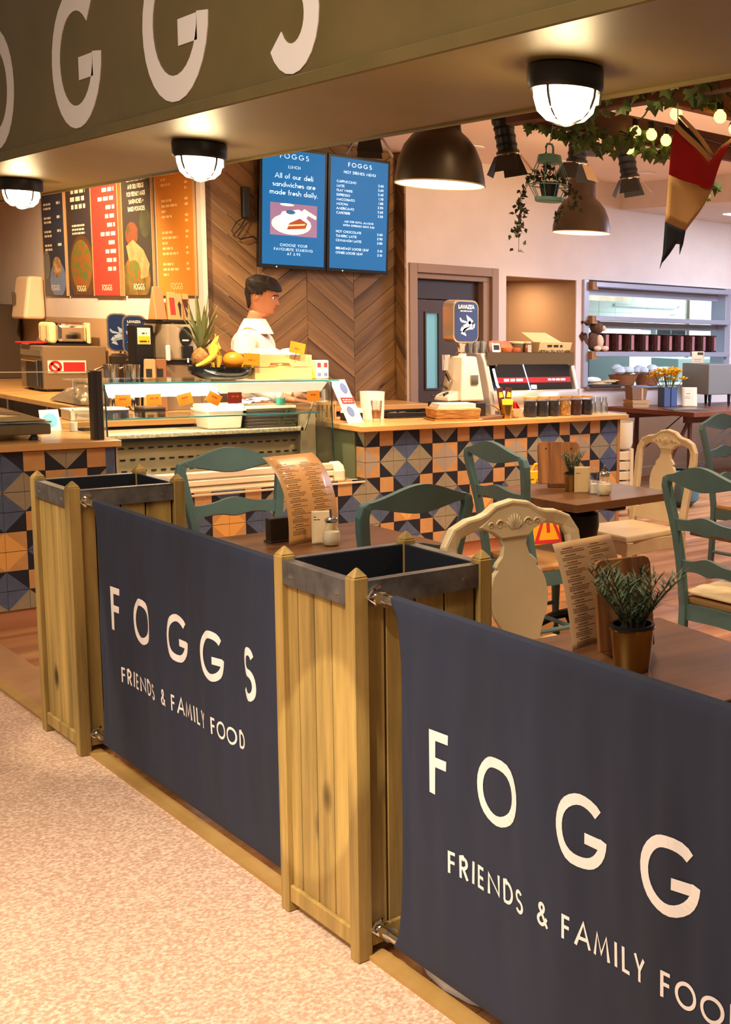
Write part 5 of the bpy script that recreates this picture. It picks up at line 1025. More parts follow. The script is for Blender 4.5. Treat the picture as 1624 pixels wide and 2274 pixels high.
# ---------------------------------------------------------------- left counter and glass screen
t = thing('glass_screen', 'clear glass screen held by a dark post on the far left counter', 'screen', (2.2, 6.5, .94)); MB().box(2.195, 2.245, 6.47, 6.53, .94, 1.30).box(2.215, 2.225, 6.465, 6.47, .94, 1.30).build('post', M('post_dark', (66, 62, 62), .4, .4), t, W=True, bev=.003); MB().box(1.45, 2.195, 6.497, 6.503, .96, 1.295).build('glass', GLASS, t, W=True); MB().box(1.45, 2.195, 6.495, 6.505, 1.293, 1.298).build('polished_edge', M('edge_bright', (236, 220, 180), .2), t, W=True)
t = thing('contact_grill', 'flat steel contact grill at the far left of the counter', 'grill', (1.78, 6.8, .94)); GS = M('grill_steel', (140, 122, 92), .35, .5)
MB().box(-.32, .25, -.21, .25, .03, .085).build('base', GS, t, bev=.006); MB().box(-.32, .252, -.212, .25, .09, .098).build('trim', CHROME, t); MB().hexa([(-.32, -.2, .1), (.24, -.2, .1), (.24, .25, .1), (-.32, .25, .1)], [(-.32, -.1, .15), (.16, -.12, .125), (.16, .25, .14), (-.32, .25, .16)]).build('lid', GS, t, bev=.005); MB().hexa([(-.32, -.1, .152), (.14, -.12, .128), (.14, .2, .14), (-.32, .2, .16)], [(-.32, -.1, .17), (.12, -.11, .14), (.12, .2, .15), (-.32, .2, .175)]).build('paper_cover', PAPER, t)
for x, y in ((.18, -.17), (-.28, -.17), (.18, .2)): MB().lathe([(.028, 0), (.012, .03)], (x, y, 0), 10).build('foot', BLACK, t, smooth=True)
t = thing('round_logo_card', 'white card with a blue disc behind the contact grill', 'card', (2.19, 7.12, .94), R(10)); MB().hexa([(-.05, 0, 0), (.06, 0, 0), (.06, .004, 0), (-.05, .004, 0)], [(-.05, .02, .115), (.055, .02, .115), (.055, .024, .115), (-.05, .024, .115)]).build('card', WPAPER, t); MB().prism([(.005 + .04 * math.cos(R(a)), .055 + .04 * math.sin(R(a))) for a in range(0, 360, 24)], lambda u, v, d: (u, v * .174 + d, v), -.0012, 0).build('blue_disc', M('disc_blue', (110, 180, 214), .5), t)
mill('clear pepper mill on the far left counter beside the post', (2.27, 7.0, .9405), WPAPER)
# ---------------------------------------------------------------- back counters and machines along the menu wall
DK = M('cabinet_dark', (44, 36, 30), .6)
bc = thing('back_counter', 'oak topped back counter along the menu wall', 'counter', (3.5, 11, 0)); MB().box(3.05, 3.945, 8.6, 14.5, .86, .90).build('worktop', WT, bc, W=True, bev=.003); MB().box(3.30, 3.945, 8.66, 14.5, 0, .86).build('cabinet', DK, bc, W=True)
for y in (9.2, 10.2, 11.2): MB().box(3.12, 3.16, y - .02, y + .02, 0, .86).build('leg', BRUSH, bc, W=True)
cc = thing('cross_counter', 'oak topped counter under the herringbone wall behind the display case', 'counter', (4.6, 8.95, 0)); MB().box(3.96, 5.64, 8.62, 9.17, .86, .90).build('worktop', WT, cc, W=True, bev=.003); MB().box(3.98, 5.62, 8.66, 9.17, 0, .86).build('cabinet', DK, cc, W=True)
sc_ = thing('side_counter', 'short oak counter seen through the display case glass', 'counter', (3.0, 8.2, 0)); MB().box(2.5, 3.44, 8.05, 8.5, .86, .90).build('worktop', WT, sc_, W=True, bev=.003); MB().box(2.55, 3.4, 8.12, 8.46, 0, .86).build('cabinet', DK, sc_, W=True)
for k_, (x, m_, lb) in enumerate(((2.70, M('box_white', (220, 206, 180), .5), 'white food box on the short oak counter'), (2.92, M('box_navy', (46, 52, 74), .4), 'navy lidded food box on the short oak counter'), (3.16, BLACK, 'black food tray with clear lid on the short oak counter'))):
    t = thing('food_box', lb, 'box', (x, 8.25, .9005), group='food boxes on the short counter'); MB().box(-.07, .07, -.09, .09, 0, .06).build('box', m_, t, bev=.004); MB().box(-.073, .073, -.093, .093, .06, .072).build('lid', WPAPER if k_ < 2 else BRUSH, t, bev=.002)
BZ = .9005
wu = thing('water_boiler', 'polished steel water boiler with black tap badge below the orange menu', 'boiler', (3.60, 8.95, BZ))
MB().box(-.12, .13, -.2, .2, 0, .34).build('stand', M('stand_grey', (132, 110, 82), .5), wu, bev=.004); MB().box(-.125, .135, -.205, .21, .34, .362).build('stand_top', BLACK, wu); MB().box(-.12, .12, -.205, .21, .365, .64).build('tank', M('tank_steel', (214, 198, 172), .3, .35, (170, 152, 126), 3, (3, 1, .05)), wu, bev=.02, bseg=3); MB().box(-.125, .13, -.21, .22, .64, .66).build('top', BLACK, wu, bev=.006)
bd = MB().prism([(.02 + .046 * math.cos(R(a)), .545 + .072 * math.sin(R(a))) for a in range(0, 360, 20)], lambda u, v, d: (u, -.207 - d, v), 0, .014).build('badge', BLACK, wu, bev=.003); bars([(-.01, .51, .055, .012)], lambda u, v: (u, -.2225, v), WPAPER, bd); MB().box(-.015, .06, -.25, -.205, .385, .475).build('tap_block', BLACK, wu, bev=.006); MB().tube([(.022, -.235, .39), (.022, -.235, .355)], .01, 8).build('spout', CHROME, wu); MB().box(-.13, -.10, -.24, -.21, .365, .48).build('white_cup_stack', WPAPER, wu, bev=.008)
BAGL = ['tall pale kraft bag at the left end above the boiler', 'small rounded kraft bag on top of the boiler', 'kraft bag with a red stripe label on the boiler', 'kraft bag with black spoon print on the boiler', 'kraft bag with dark triangle label on the boiler', 'plain kraft bag at the right end on the boiler']
for k_, (x, h, wd) in enumerate(((3.465, .24, .10), (3.52, .13, .07), (3.565, .205, .075), (3.615, .195, .075), (3.66, .195, .07), (3.69, .17, .05))):
    t = thing('coffee_bag', BAGL[k_], 'bag', (x, 8.84 + .06 * (k_ in (1, 5)), BZ + .661), R(20 if k_ == 0 else 0), group='kraft coffee bags on the boiler'); MB().hexa([(-wd / 2, -.045, 0), (wd / 2, -.045, 0), (wd / 2, .045, 0), (-wd / 2, .045, 0)], [(-wd * .42, -.006, h), (wd * .42, -.006, h), (wd * .42, .006, h), (-wd * .42, .006, h)]).build('bag', M('bag_kraft', (190, 140, 88), .6, rnd=.1, bump=.3), t, bev=.005)
    if k_ in (2, 3, 4): MB().prism([[(-.02, .04), (.016, .04), (.016, h * .8), (-.02, h * .8)], [(-.004, .02), (.004, .02), (.008, h * .45), (.013, h * .6), (0, h * .72), (-.013, h * .6), (-.008, h * .45)], [(-.003, .02), (.003, .02), (.022, h * .8), (-.022, h * .8)]][k_ - 2], lambda u, v, d: (u, -.0465 + .039 * v / h - d, v), 0, .001).build('label', [M('label_red', (176, 50, 44), .5), INKB, M('label_brown', (70, 34, 26), .5)][k_ - 2], t)
bk_ = thing('black_grinder', 'black coffee grinder with a yellow and white card, left of the boiler', 'grinder', (3.37, 9.1, BZ)); MB().box(-.05, .085, -.2, -.06, 0, .62).build('body', BLACK, bk_, bev=.01); c_ = MB().box(-.03, .06, -.2045, -.2005, .48, .60).build('card', WPAPER, bk_); MB().box(-.026, .056, -.206, -.2045, .484, .54).build('yellow_panel', YEL, c_); bars([(.0, .555, .035, .01), (-.016, .495, .065, .012)], lambda u, v: (u, -.2066, v), INK, c_)
g2 = thing('swirl_hopper_grinder', 'coffee grinder with blue swirl hopper right beside the black grinder', 'grinder', (3.55, 9.50, BZ), R(-25)); MB().box(-.07, .07, -.1, .12, 0, .36).build('body', M('grinder_dark', (60, 48, 38), .4, .4), g2, bev=.02); hopper(g2, .085, .15, .10, .54, -.06, True, .018); MB().tube([(0, 0, .36), (0, 0, .39)], .04, 10).build('neck', CHROME, g2)
g3 = thing('swirl_hopper_grinder', 'half hidden blue swirl hopper grinder farther left along the menu wall', 'grinder', (3.56, 9.86, BZ), R(-25)); MB().box(-.07, .07, -.1, .1, 0, .38).build('body', M('grinder_dark', (60, 48, 38)), g3, bev=.02); hopper(g3, .08, .15, .09, .55, -.06, False)
for k_, (y, x) in enumerate(((8.55, 3.10), (8.50, 3.22))):
    t = thing('milk_jug', ('left steel milk jug in front of the grinders', 'right steel milk jug beside the kraft bags')[k_], 'jug', (x, y + .2, BZ), group='steel milk jugs'); MB().lathe([(.05, 0), (.055, .16), (.05, .26), (.055, .34), (.052, .34), (.045, .26)], n=18).build('jug', CHROME, t, smooth=True); MB().tube([(-.05, .02, .2), (-.10, .03, .22), (-.10, .03, .30), (-.05, .02, .32)], .007, 6).build('handle', CHROME, t, smooth=True)
for k_, (x, y, lb) in enumerate(((3.335, 8.70, 'kraft bag leaning forward behind the lit canopy'), (3.42, 8.72, 'darker kraft bag with black label behind the lit canopy'))):
    t = thing('coffee_bag', lb, 'bag', (x, y, BZ), R(75), group='kraft bags on the back counter'); MB().hexa([(-.03, -.045, 0), (.03, -.045, 0), (.03, .045, 0), (-.03, .045, 0)], [(-.01, -.045, .38), (.006, -.045, .38), (.006, .03, .38), (-.01, .03, .38)]).build('bag', PAPER if k_ == 0 else M('bag_dark', (140, 92, 54), .6), t, bev=.006); MB().prism([(-.02, .25), (.02, .25), (.02, .31), (-.02, .31)], lambda u, v, d: (-.0312 + .053 * v - d, -u, v), 0, .001).build('label', INKB, t)
ov = thing('oven', 'brown grey steel oven with a prohibition sign on its side, on the back counter', 'oven', (3.67, 11.5, BZ)); OVM = M('oven_taupe', (132, 112, 86), .4, .3)
MB().box(-.26, .26, -.3, .3, .02, .40).build('housing', OVM, ov, bev=.008); MB().box(-.272, -.26, -.27, .12, .03, .27).build('dark_window', BLACK, ov); MB().tube([(-.29, -.24, .27), (-.29, .15, .27)], .012, 8).tube([(-.29, -.24, .27), (-.29, -.24, .05)], .010, 8).build('handle', CHROME, ov); MB().box(-.27, -.26, -.26, .26, .31, .36).build('control_slot', CHROME, ov)
for x, y in ((-.2, -.25), (.2, -.25), (-.2, .25), (.2, .25)): MB().box(x - .02, x + .02, y - .02, y + .02, 0, .02).build('foot', BLACK, ov)
sg = thing('prohibition_sign', 'white prohibition sign with red circle and red panel on the oven side', 'sign', (3.60, 11.198, 1.065)); MB().box(-.155, .155, -.004, 0, 0, .11).build('plate', WPAPER, sg); fo = lambda u, v: (u, -.0048, v)
mb = MB()
for q in ribbon(arc(-.095, .055, .042, .042, 90, 450, 28), .012) + ribbon([(-.125, .085), (-.065, .025)], .012): mb.add([fo(*p) for p in q], [(0, 1, 2, 3)])
mb.build('red_ring', RED, sg); MB().box(-.03, .145, -.0052, -.004, .015, .095).build('red_panel', RED, sg)
to = thing('toaster', 'long toaster with cream ends and chrome side standing on the oven', 'toaster', (3.71, 11.5, BZ + .401)); TCR = M('toaster_cream', (240, 218, 160), .3)
MB().box(-.13, .12, -.15, .15, .02, .20).build('chrome_body', CHROME, to, bev=.04, bseg=4); MB().box(-.19, -.13, -.16, .16, .015, .205).build('end_cap', TCR, to, bev=.03, bseg=4); MB().box(.12, .15, -.16, .16, .015, .205).build('end_cap', TCR, to, bev=.012); MB().box(-.12, .11, -.1, .1, .199, .207).build('slot_plate', M('toaster_brown', (96, 60, 44), .4), to); MB().box(-.18, .14, -.15, .15, 0, .02).build('base', BLACK, to)
for y in (-.08, .08): MB().box(-.195, -.188, y - .012, y + .012, .07, .17).build('lever_slot', M('slot_grey', (170, 150, 110), .4), to); MB().tube([(-.19, y, .045), (-.205, y, .045)], .014, 10).build('dial', CHROME, to)
t = thing('plate', 'red and white plate lying at the left end of the oven', 'plate', (3.47, 11.62, BZ + .401)); MB().lathe([(.06, 0), (.14, .018), (.135, .024), (.05, .008)], n=20).build('plate', WPAPER, t, smooth=True); MB().lathe([(.1405, .012), (.146, .02), (.138, .026)], n=20).build('red_rim', RED, t, smooth=True)
so = thing('socket', 'double wall socket with black plugs on the menu wall', 'socket', (3.945, 10.7, 1.36)); MB().box(-.012, 0, -.1, .1, -.05, .05).build('plate', BRUSH, so)
for y in (-.05, .05): p_ = MB().box(-.06, -.012, y - .035, y + .035, -.03, .035).build('plug', BLACK, so, bev=.006); MB().tube([(-.05, y, -.03), (-.055, y + .01, -.14), (-.04, y + .02, -.26), (-.02, y + .02, -.4)], .008, 6).build('cord', BLACK, p_)
ft = thing('foil_parcel', 'crumpled foil wrapped parcel on the back counter', 'parcel', (3.25, 9.75, BZ)); rnd = random.Random(2)
MB().grid(lambda u, v: ((u - .5) * .3, (v - .5) * .7, .01 + .11 * (math.sin(math.pi * u) * math.sin(math.pi * v)) ** .5 + rnd.uniform(0, .03) * math.sin(math.pi * u) * math.sin(math.pi * v)), 14, 26).build('foil', M('foil', (226, 206, 182), .25, .8), ft)
fu = thing('tall_cabinet', 'dark steel cabinet with red side at the far left end of the menu wall', 'cabinet', (3.62, 14.0, BZ)); MB().box(-.25, .3, -.5, .6, 0, .76).build('body', M('cabinet_steel', (84, 70, 56), .4, .4), fu, bev=.01); MB().box(-.262, -.25, .0, .3, .25, .62).build('red_panel', M('panel_red', (130, 44, 32), .4), fu); MB().box(-.27, -.25, -.06, -.02, .28, .6).build('light_strip', M('strip_lilac', (190, 190, 220), .3, emit=.5), fu)
dp = thing('hand_towel_box', 'cream hand towel dispenser fixed on the menu wall', 'dispenser', (3.945, 13.0, 1.52)); MB().hexa([(-.2, -.2, 0), (0, -.2, 0), (0, .2, 0), (-.2, .2, 0)], [(-.14, -.19, .42), (0, -.19, .42), (0, .19, .42), (-.14, .19, .42)]).build('shell', M('dispenser_cream', (238, 208, 172), .4), dp, bev=.03, bseg=3); MB().box(-.205, -.18, .08, .1, .14, .26).build('window', M('dark_slot', (80, 66, 50), .4), dp)

# ---------------------------------------------------------------- menu boards on the wall
MBX = [('blue menu board, farthest left on the wall', 12.158, 12.763, M('menu_blue', (46, 62, 92), .45, 0, (60, 56, 58), 2)), ('dark menu board with a food photo, second from the left', 11.438, 12.086, M('menu_slate', (52, 56, 74), .45, 0, (64, 52, 46), 2)), ('red menu board in the middle of the wall row', 10.778, 11.394, M('menu_red', (170, 62, 50), .5)), ('dark menu board with a sandwich photo, second from the right', 10.097, 10.717, M('menu_brown', (60, 54, 48), .45)), ('orange menu board, nearest the herringbone wall', 9.29, 9.986, M('menu_orange', (206, 132, 48), .5))]
PW = M('print_white', (238, 220, 190), .6); FOOD = M('food_photo', (150, 86, 40), .5, 0, (92, 110, 50), 14, contrast=(.42, .58)); FOOD2 = M('food_photo_pale', (206, 170, 120), .5, 0, (120, 80, 50), 12)
for k_, (lb, y0, y1, m_) in enumerate(MBX):
    t = thing('menu_board', lb, 'menu board', (3.951, (y0 + y1) / 2, 1.755), group='tall menu boards on the wall'); w2 = (y1 - y0) / 2; fw = .03 if k_ == 2 else .014
    MB().box(-fw, 0, -w2, w2, 0, 1.22).build('panel', m_, t); [MB().box(-fw - .004, 0, a_, a_ + .012, -.004, 1.22).build('frame', PAPER, t) for a_ in (-w2 - .012, w2)]
    f = lambda u, v: (-fw - .0012, -u, v)
    rows = []; q = []
    if k_ == 0: rows = [('FOGGS', 0, .05, .05, 'c')]; q = [(-.1, 1.10 - i * .045, .2, .03) for i in range(4)] + [(-.24, .86 - i * .13 - j * .04, .2, .02) for i in range(4) for j in range(2)] + [(.12, .86 - i * .13, .1, .025) for i in range(4)]
    elif k_ == 1: rows = [('FOGGS', 0, .04, .05, 'c')]; q = [(-.12, 1.12, .2, .03)] + [(-.2 + .02 * (i % 2), 1.0 - i * .07, .36, .04) for i in range(4)] + [(-.18, .63 - i * .035, .32, .018) for i in range(3)]
    elif k_ == 2: rows = [('FOGGS', 0, .045, .05, 'c')]; q = [(-.22, 1.08, .36, .03), (-.22, 1.02, .28, .03)] + [(.24 - l, .90 - i * .076, l, .034) for i, l in enumerate((.28, .38, .2, .22, .18, .34, .16, .24, .22, .2))]
    elif k_ == 3: rows = [('SANDWICHES', 0, 1.115, .033, 'c', .06), ('+ BAKED POTATOES', 0, 1.07, .033, 'c', .06)] + [(s_, 0, .955 - i * .062, .036, 'c', .08) for i, s_ in enumerate(('SEE OUR DELI MENU', 'AND DELI FRIDGE', 'FOR FRESHLY MADE', 'SANDWICHES +', 'BAKED POTATOES'))] + [('FOGGS', 0, .05, .05, 'c')]
    else: rows = [('FOGGS', 0, .05, .05, 'c')]; q = [(-.13, 1.14, .26, .025)] + [(-.25, 1.04 - i * .042, .1 + .1 * ((i * 7) % 3), .02) for i in range(22) if i not in (5, 6, 11, 12, 18)] + [(.2, 1.04 - i * .042, .06, .02) for i in range(22) if i % 3]
    lettering(rows, f, M('print_pale', (240, 196, 130), .6) if k_ == 4 else PW, t, wt=.17)
    if q: bars(q, f, M('print_pale', (240, 196, 130)) if k_ == 4 else PW, t)
    g = lambda u, v, d: (-fw - .0006 - d, -u, v)
    el = lambda cx, cy, rx, ry, n=20: [(cx + rx * math.cos(R(a * 360 / n)), cy + ry * math.sin(R(a * 360 / n))) for a in range(n)]
    cl = lambda poly: clip_poly([(max(-w2 + .005, min(w2 - .005, u)), v) for u, v in poly], .005, 1.2)
    if k_ == 0:
        MB().prism(cl(el(.08, .15, .22, .17)), g, 0, .0003).build('photo_plate', M('photo_blue', (110, 130, 170), .5), t); MB().prism(cl(el(.07, .27, .12, .10)), g, .0003, .0005).build('photo_cream', FOOD2, t); MB().prism(cl(el(-.22, .3, .1, .14)), g, 0, .0003).build('photo_jug', M('photo_grey', (120, 116, 110), .5), t)
    if k_ == 1: MB().prism(cl(el(.03, .24, .33, .31)), g, 0, .0003).build('photo_plate', M('photo_pan', (96, 62, 36), .5), t); MB().prism(cl(el(.02, .27, .27, .24)), g, .0003, .0005).build('photo_salad', FOOD, t)
    if k_ == 3:
        MB().prism(cl(el(-.05, .14, .3, .2)), g, 0, .0003).build('photo_plate', M('photo_yellow', (136, 108, 50), .5, 0, (90, 76, 40), 8), t); MB().prism(cl([(-.25, .42), (-.1, .47), (.12, .38), (.24, .26), (.2, .16), (.06, .14), (-.2, .3)]), g, .0003, .0006).build('photo_wrap', M('photo_bread', (190, 150, 100), .5, 0, (160, 120, 80), 10), t); MB().prism(cl(el(-.12, .52, .14, .1)), g, .0002, .0004).build('photo_tomato', M('photo_red', (140, 66, 44), .5, 0, (80, 70, 44), 14), t); MB().prism(cl(el(.18, .6, .13, .12)), g, .0002, .0004).build('photo_leaf', M('photo_green', (70, 72, 44), .5, 0, (60, 56, 42), 10), t); MB().prism(cl(el(-.1, .2, .15, .1)), g, .0006, .0008).build('photo_filling', FOOD, t)
# ---------------------------------------------------------------- screens on the herringbone wall
SB = M('screen_blue', (4, 26, 40), .5, emit=1.1, ecol=(0, 104, 160)); TXT = M('screen_text', (230, 244, 255), .4, emit=1.5, ecol=(200, 232, 255)); BEZ = M('bezel_black', (14, 13, 18), .35)
def screen(label, x, w_, h):
    t = thing('menu_screen', label, 'screen', (x, 9.12, 2.0), group='upright menu screens', rot=(R(3.6), 0, 0))
    MB().box(-w_ / 2, w_ / 2, -.02, .03, 0, h).build('bezel', BEZ, t, bev=.003)
    d = MB().box(-w_ / 2 + .022, w_ / 2 - .022, -.0215, -.02, .03, h - .022).build('display', SB, t)
    MB().box(-.12, .12, .03, .05, .3, .75).build('bracket', BLACK, t); MB().ball((-w_ * .25, -.021, .012), .005, 6).build('power_light', M('led_green', (120, 255, 160), .5, emit=4), t)
    return t, d
T1, D1_ = screen('left blue lunch screen with a sandwich photo', 4.655, .575, .96)
T2, D2_ = screen('right blue hot drinks price screen', 5.237, .575, .96)
fs1 = lambda u, v: (u, -.0222, v * .87)
lettering([('FOGGS', 0, 1.0, .045, 'c', .35), ('LUNCH', 0, .915, .026, 'c', .1), ('All of our deli', 0, .82, .046, 'c', .06), ('sandwiches are', 0, .745, .046, 'c', .06), ('made fresh daily.', 0, .672, .046, 'c', .06), ('CHOOSE YOUR', 0, .205, .024, 'c', .18), ('FAVOURITE STARTING', 0, .165, .024, 'c', .18), ('AT 3.95', 0, .125, .024, 'c', .18)], fs1, TXT, D1_, wt=.095)
gp_ = lambda u, v, d: (u, -.0217 - d, v * .87)
ph = MB().box(-.20, .20, -.0222, -.0215, .265, .52).build('photo', M('photo_mauve', (150, 116, 150), .5, emit=.7), D1_)
for poly, m_, d0 in ((el(-.02, .41, .17, .095), M('photo_plate_white', (240, 238, 220), .5, emit=.9), .001), ([(-.14, .44), (-.10, .52), (.04, .55), (.12, .50), (.08, .43), (-.05, .40)], M('photo_bap', (252, 244, 236), .5, emit=.9), .0015), ([(-.06, .36), (.10, .38), (.115, .43), (.05, .47), (-.04, .42)], M('photo_bacon', (168, 78, 42), .5, emit=.6), .002), ([(-.05, .39), (.09, .41), (.10, .425), (-.04, .405)], M('photo_cheese', (240, 214, 160), .5, emit=.8), .0025), (el(-.03, .52, .04, .02), M('photo_blue_dot', (50, 110, 150), .5, emit=.6), .003), ([(.06, .53), (.19, .47), (.195, .50), (.09, .56)], M('photo_plate_white', (240, 238, 220)), .001), (el(-.06, .585, .06, .012), M('photo_plate_white', (240, 238, 220)), .001)):
    MB().prism(poly, gp_, d0, d0 + .0004).build('photo_detail', m_, ph)
rows = [('FOGGS', 0, 1.0, .04, 'c', .35), ('HOT DRINKS MENU', 0, .935, .026, 'c', .14)]
for i, (a, b) in enumerate((('CAPPUCCINO', '2.60'), ('LATTE', '2.60'), ('FLAT WHITE', '2.40'), ('ESPRESSO', '1.70'), ('MACCHIATO', '1.80'), ('MOCHA', '2.90'), ('AMERICANO', '2.60'), ('CAFETIERE', '3.50'))): rows += [(a, -.21, .845 - i * .042, .022, 'l', .1), (b, .225, .845 - i * .042, .022, 'r', .1)]
rows += [('ASK FOR SOYA, ALMOND', 0, .475, .018, 'c', .1), ('EXTRA ESPRESSO SHOT 0.50', 0, .44, .018, 'c', .1)]
for (a, b), i in ((('HOT CHOCOLATE', '2.60'), 0), (('TUMERIC LATTE', '2.90'), 1), (('CINNAMON LATTE', '2.80'), 2), (('BREAKFAST LOOSE LEAF', '2.10'), 3.8), (('OTHER LOOSE LEAF', '2.10'), 4.8)): rows += [(a, -.21, .375 - i * .042, .022, 'l', .1), (b, .225, .375 - i * .042, .022, 'r', .1)]
lettering(rows, fs1, TXT, D2_, wt=.12)
t = thing('cable_box', 'small black socket box and loose cable beside the left screen', 'cable', (4.30, 9.17, 2.40)); MB().box(-.03, .03, -.03, .02, -.02, .22).build('box', BLACK, t, bev=.004); MB().tube([(0, -.02, -.01), (-.06, -.03, -.10), (-.12, -.03, -.17), (-.06, -.03, -.19), (.05, -.02, -.16), (.1, -.01, -.20)], .006, 6).tube([(0, -.02, .0), (-.09, -.03, -.06), (-.13, -.03, -.13), (-.10, -.03, -.18)], .005, 6).build('cable', BLACK, t, smooth=True)
# ---------------------------------------------------------------- lamps and things overhead
def bulkhead(label, y):
    t = thing('bulkhead_lamp', label, 'lamp', (2.13, y, 2.31), group='round bulkhead lamps under the fascia', rz=R(20))
    MB().lathe([(.10, 0), (.106, -.006), (.106, -.055), (.098, -.066), (.085, -.066)], n=32).build('base_ring', BLACK, t, smooth=True)
    MB().lathe([(.09, -.05), (.088, -.085), (.078, -.12), (.055, -.142), (.02, -.15), (.001, -.151)], n=28).build('glass_dome', WGLOW, t, smooth=True)
    for a in (0, 90):
        g = MB().tube([(.094 * math.cos(R(q)), 0, -.062 - .094 * math.sin(R(q)) * 1.0) for q in range(0, 181, 15)], .0042, 6).build('guard_wire', BLACK, t, smooth=True); g.rotation_euler = (0, 0, R(a))
    MB().hexa([(.05, -.088, -.066), (.092, -.03, -.066), (.088, -.028, -.066), (.047, -.083, -.066)], [(.055, -.082, -.096), (.088, -.032, -.096), (.084, -.03, -.096), (.052, -.077, -.096)]).build('louvre', IRON, t)
    lamp('POINT', 'bulkhead_glow', (2.13, y, 2.31 - .16), 9, (1, .74, .38), size=.04)
bulkhead('round black bulkhead lamp nearest, at the upper right', 2.586)
bulkhead('round black bulkhead lamp in the middle under the fascia', 4.946)
bulkhead('round black bulkhead lamp farthest left under the fascia', 7.213)
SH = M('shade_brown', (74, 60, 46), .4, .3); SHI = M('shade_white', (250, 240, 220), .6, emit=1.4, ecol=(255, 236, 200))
def pendant(label, loc, s=1):
    t = thing('pendant_lamp', label, 'lamp', loc, group='large brown dome pendants')
    pr_ = [(.19, 0), (.188, .03), (.175, .10), (.15, .16), (.118, .20), (.092, .222), (.088, .24), (.088, .33), (.08, .345), (.03, .35)]
    MB().lathe([(a * s, b * s) for a, b in pr_], n=36, cap=False).build('shade', SH, t, smooth=True)
    MB().lathe([(a * s * .975, b * s + .001) for a, b in pr_[:7]], n=36, cap=False).build('shade_lining', SHI, t, smooth=True)
    MB().tube([(.19 * s * math.cos(R(q)), .19 * s * math.sin(R(q)), 0) for q in range(0, 360, 10)], .003, 6, close=True).build('rim', M('rim_cream', (220, 190, 150), .4), t)
    MB().ball((0, 0, .13), .045, 14).build('bulb', WGLOW, t, smooth=True)
    MB().tube([(0, 0, .35), (0, 0, 3.06 - loc[2])], .006, 6).build('cord', BLACK, t)
    lamp('SPOT', 'pendant_glow', (loc[0], loc[1], loc[2] + .02), 45, WHITE, (loc[0], loc[1], 0), .06, 125, .5)
pendant('brown dome pendant lamp hanging left, partly behind the fascia', (2.905, 4.36, 2.187))
pendant('brown dome pendant lamp hanging right, behind the teal lantern', (5.024, 5.92, 2.206))
def track_spot(label, loc, yaw, pitch, s=1.0):
    t = thing('track_spot', label, 'spotlight', loc, group='black stage spotlights with barn doors')
    rot = (R(pitch), 0, R(yaw))
    MB().lathe([(.052, .07), (.055, .0), (.055, -.01), (.048, -.02), (.048, -.14), (.056, -.145), (.058, -.16)], n=20).ball((0, 0, .07), .052, 14).build('body', BLACK, t, smooth=True).rotation_euler = rot
    for z in (-.03, -.07, -.11): b_ = MB().lathe([(.0515, z), (.0515, z - .012)], n=20).build('cooling_ring', IRON, t, smooth=True); b_.rotation_euler = rot
    b_ = MB().lathe([(.058, -.16), (.064, -.165), (.064, -.172), (.05, -.172)], n=20).build('lens_ring', CHROME, t, smooth=True); b_.rotation_euler = rot
    for k_, (a, m_) in enumerate(((0, BLACK), (90, BLACK), (180, M('door_warm', (190, 160, 120), .4)), (270, BLACK))):
        d_ = MB().hexa([(-.045, .056, -.168), (.045, .056, -.168), (.045, .059, -.168), (-.045, .059, -.168)], [(-.06, .105, -.25), (.06, .105, -.25), (.06, .108, -.25), (-.06, .108, -.25)]).build('barn_door', m_, t, bev=.001); d_.rotation_euler = (Matrix.Rotation(R(yaw), 3, 'Z') @ Matrix.Rotation(R(pitch), 3, 'X') @ Matrix.Rotation(R(a), 3, 'Z')).to_euler()
    MB().tube([(-.07, 0, 0), (-.07, 0, .13), (0, 0, .14), (.07, 0, .13), (.07, 0, 0)], .006, 6).tube([(0, 0, .14), (0, 0, 3.06 - loc[2])], .010, 8).build('yoke', BLACK, t, smooth=True)
track_spot('black stage spotlight left of the teal lantern', (3.50, 4.72, 2.575), 40, -10)
track_spot('black stage spotlight above the right pendant lamp', (4.09, 4.85, 2.62), 20, 4)
track_spot('black stage spotlight hanging beside the striped flag', (4.56, 5.0, 2.60), 40, -10)
track_spot('black spotlight above the right menu screen, cut by the fascia', (3.0, 5.09, 2.63), 60, 0)
for k_, (x, y) in enumerate(((5.843, 8.256), (6.81, 8.284), (7.731, 8.166))):
    t = thing('downlight', ('recessed ceiling downlight beside the left pendant lamp', 'recessed ceiling downlight above the teal lantern', 'recessed ceiling downlight right of the flag spotlight')[k_], 'downlight', (x, y, 3.06), group='recessed ceiling downlights'); MB().lathe([(.05, 0), (.075, -.002), (.075, -.008), (.055, -.01)], n=20).build('trim', WPAPER, t, smooth=True); MB().lathe([(.052, -.004), (.001, -.006)], n=20).build('lens', DOWN, t)
    lamp('SPOT', 'downlight_beam', (x, y, 3.02), 36, WHITE, (x, y, 0), .05, 90, .6)
one('smoke_detector', 'dark round detector on the ceiling behind the right pendant', 'detector', MB().lathe([(.10, 0), (.10, -.02), (.085, -.05), (.06, -.06)], n=24).tube([(0, 0, 0), (0, 0, .36)], .02, 8), M('detector_dark', (60, 54, 58), .5), (4.78, 5.55, 2.70), smooth=True)
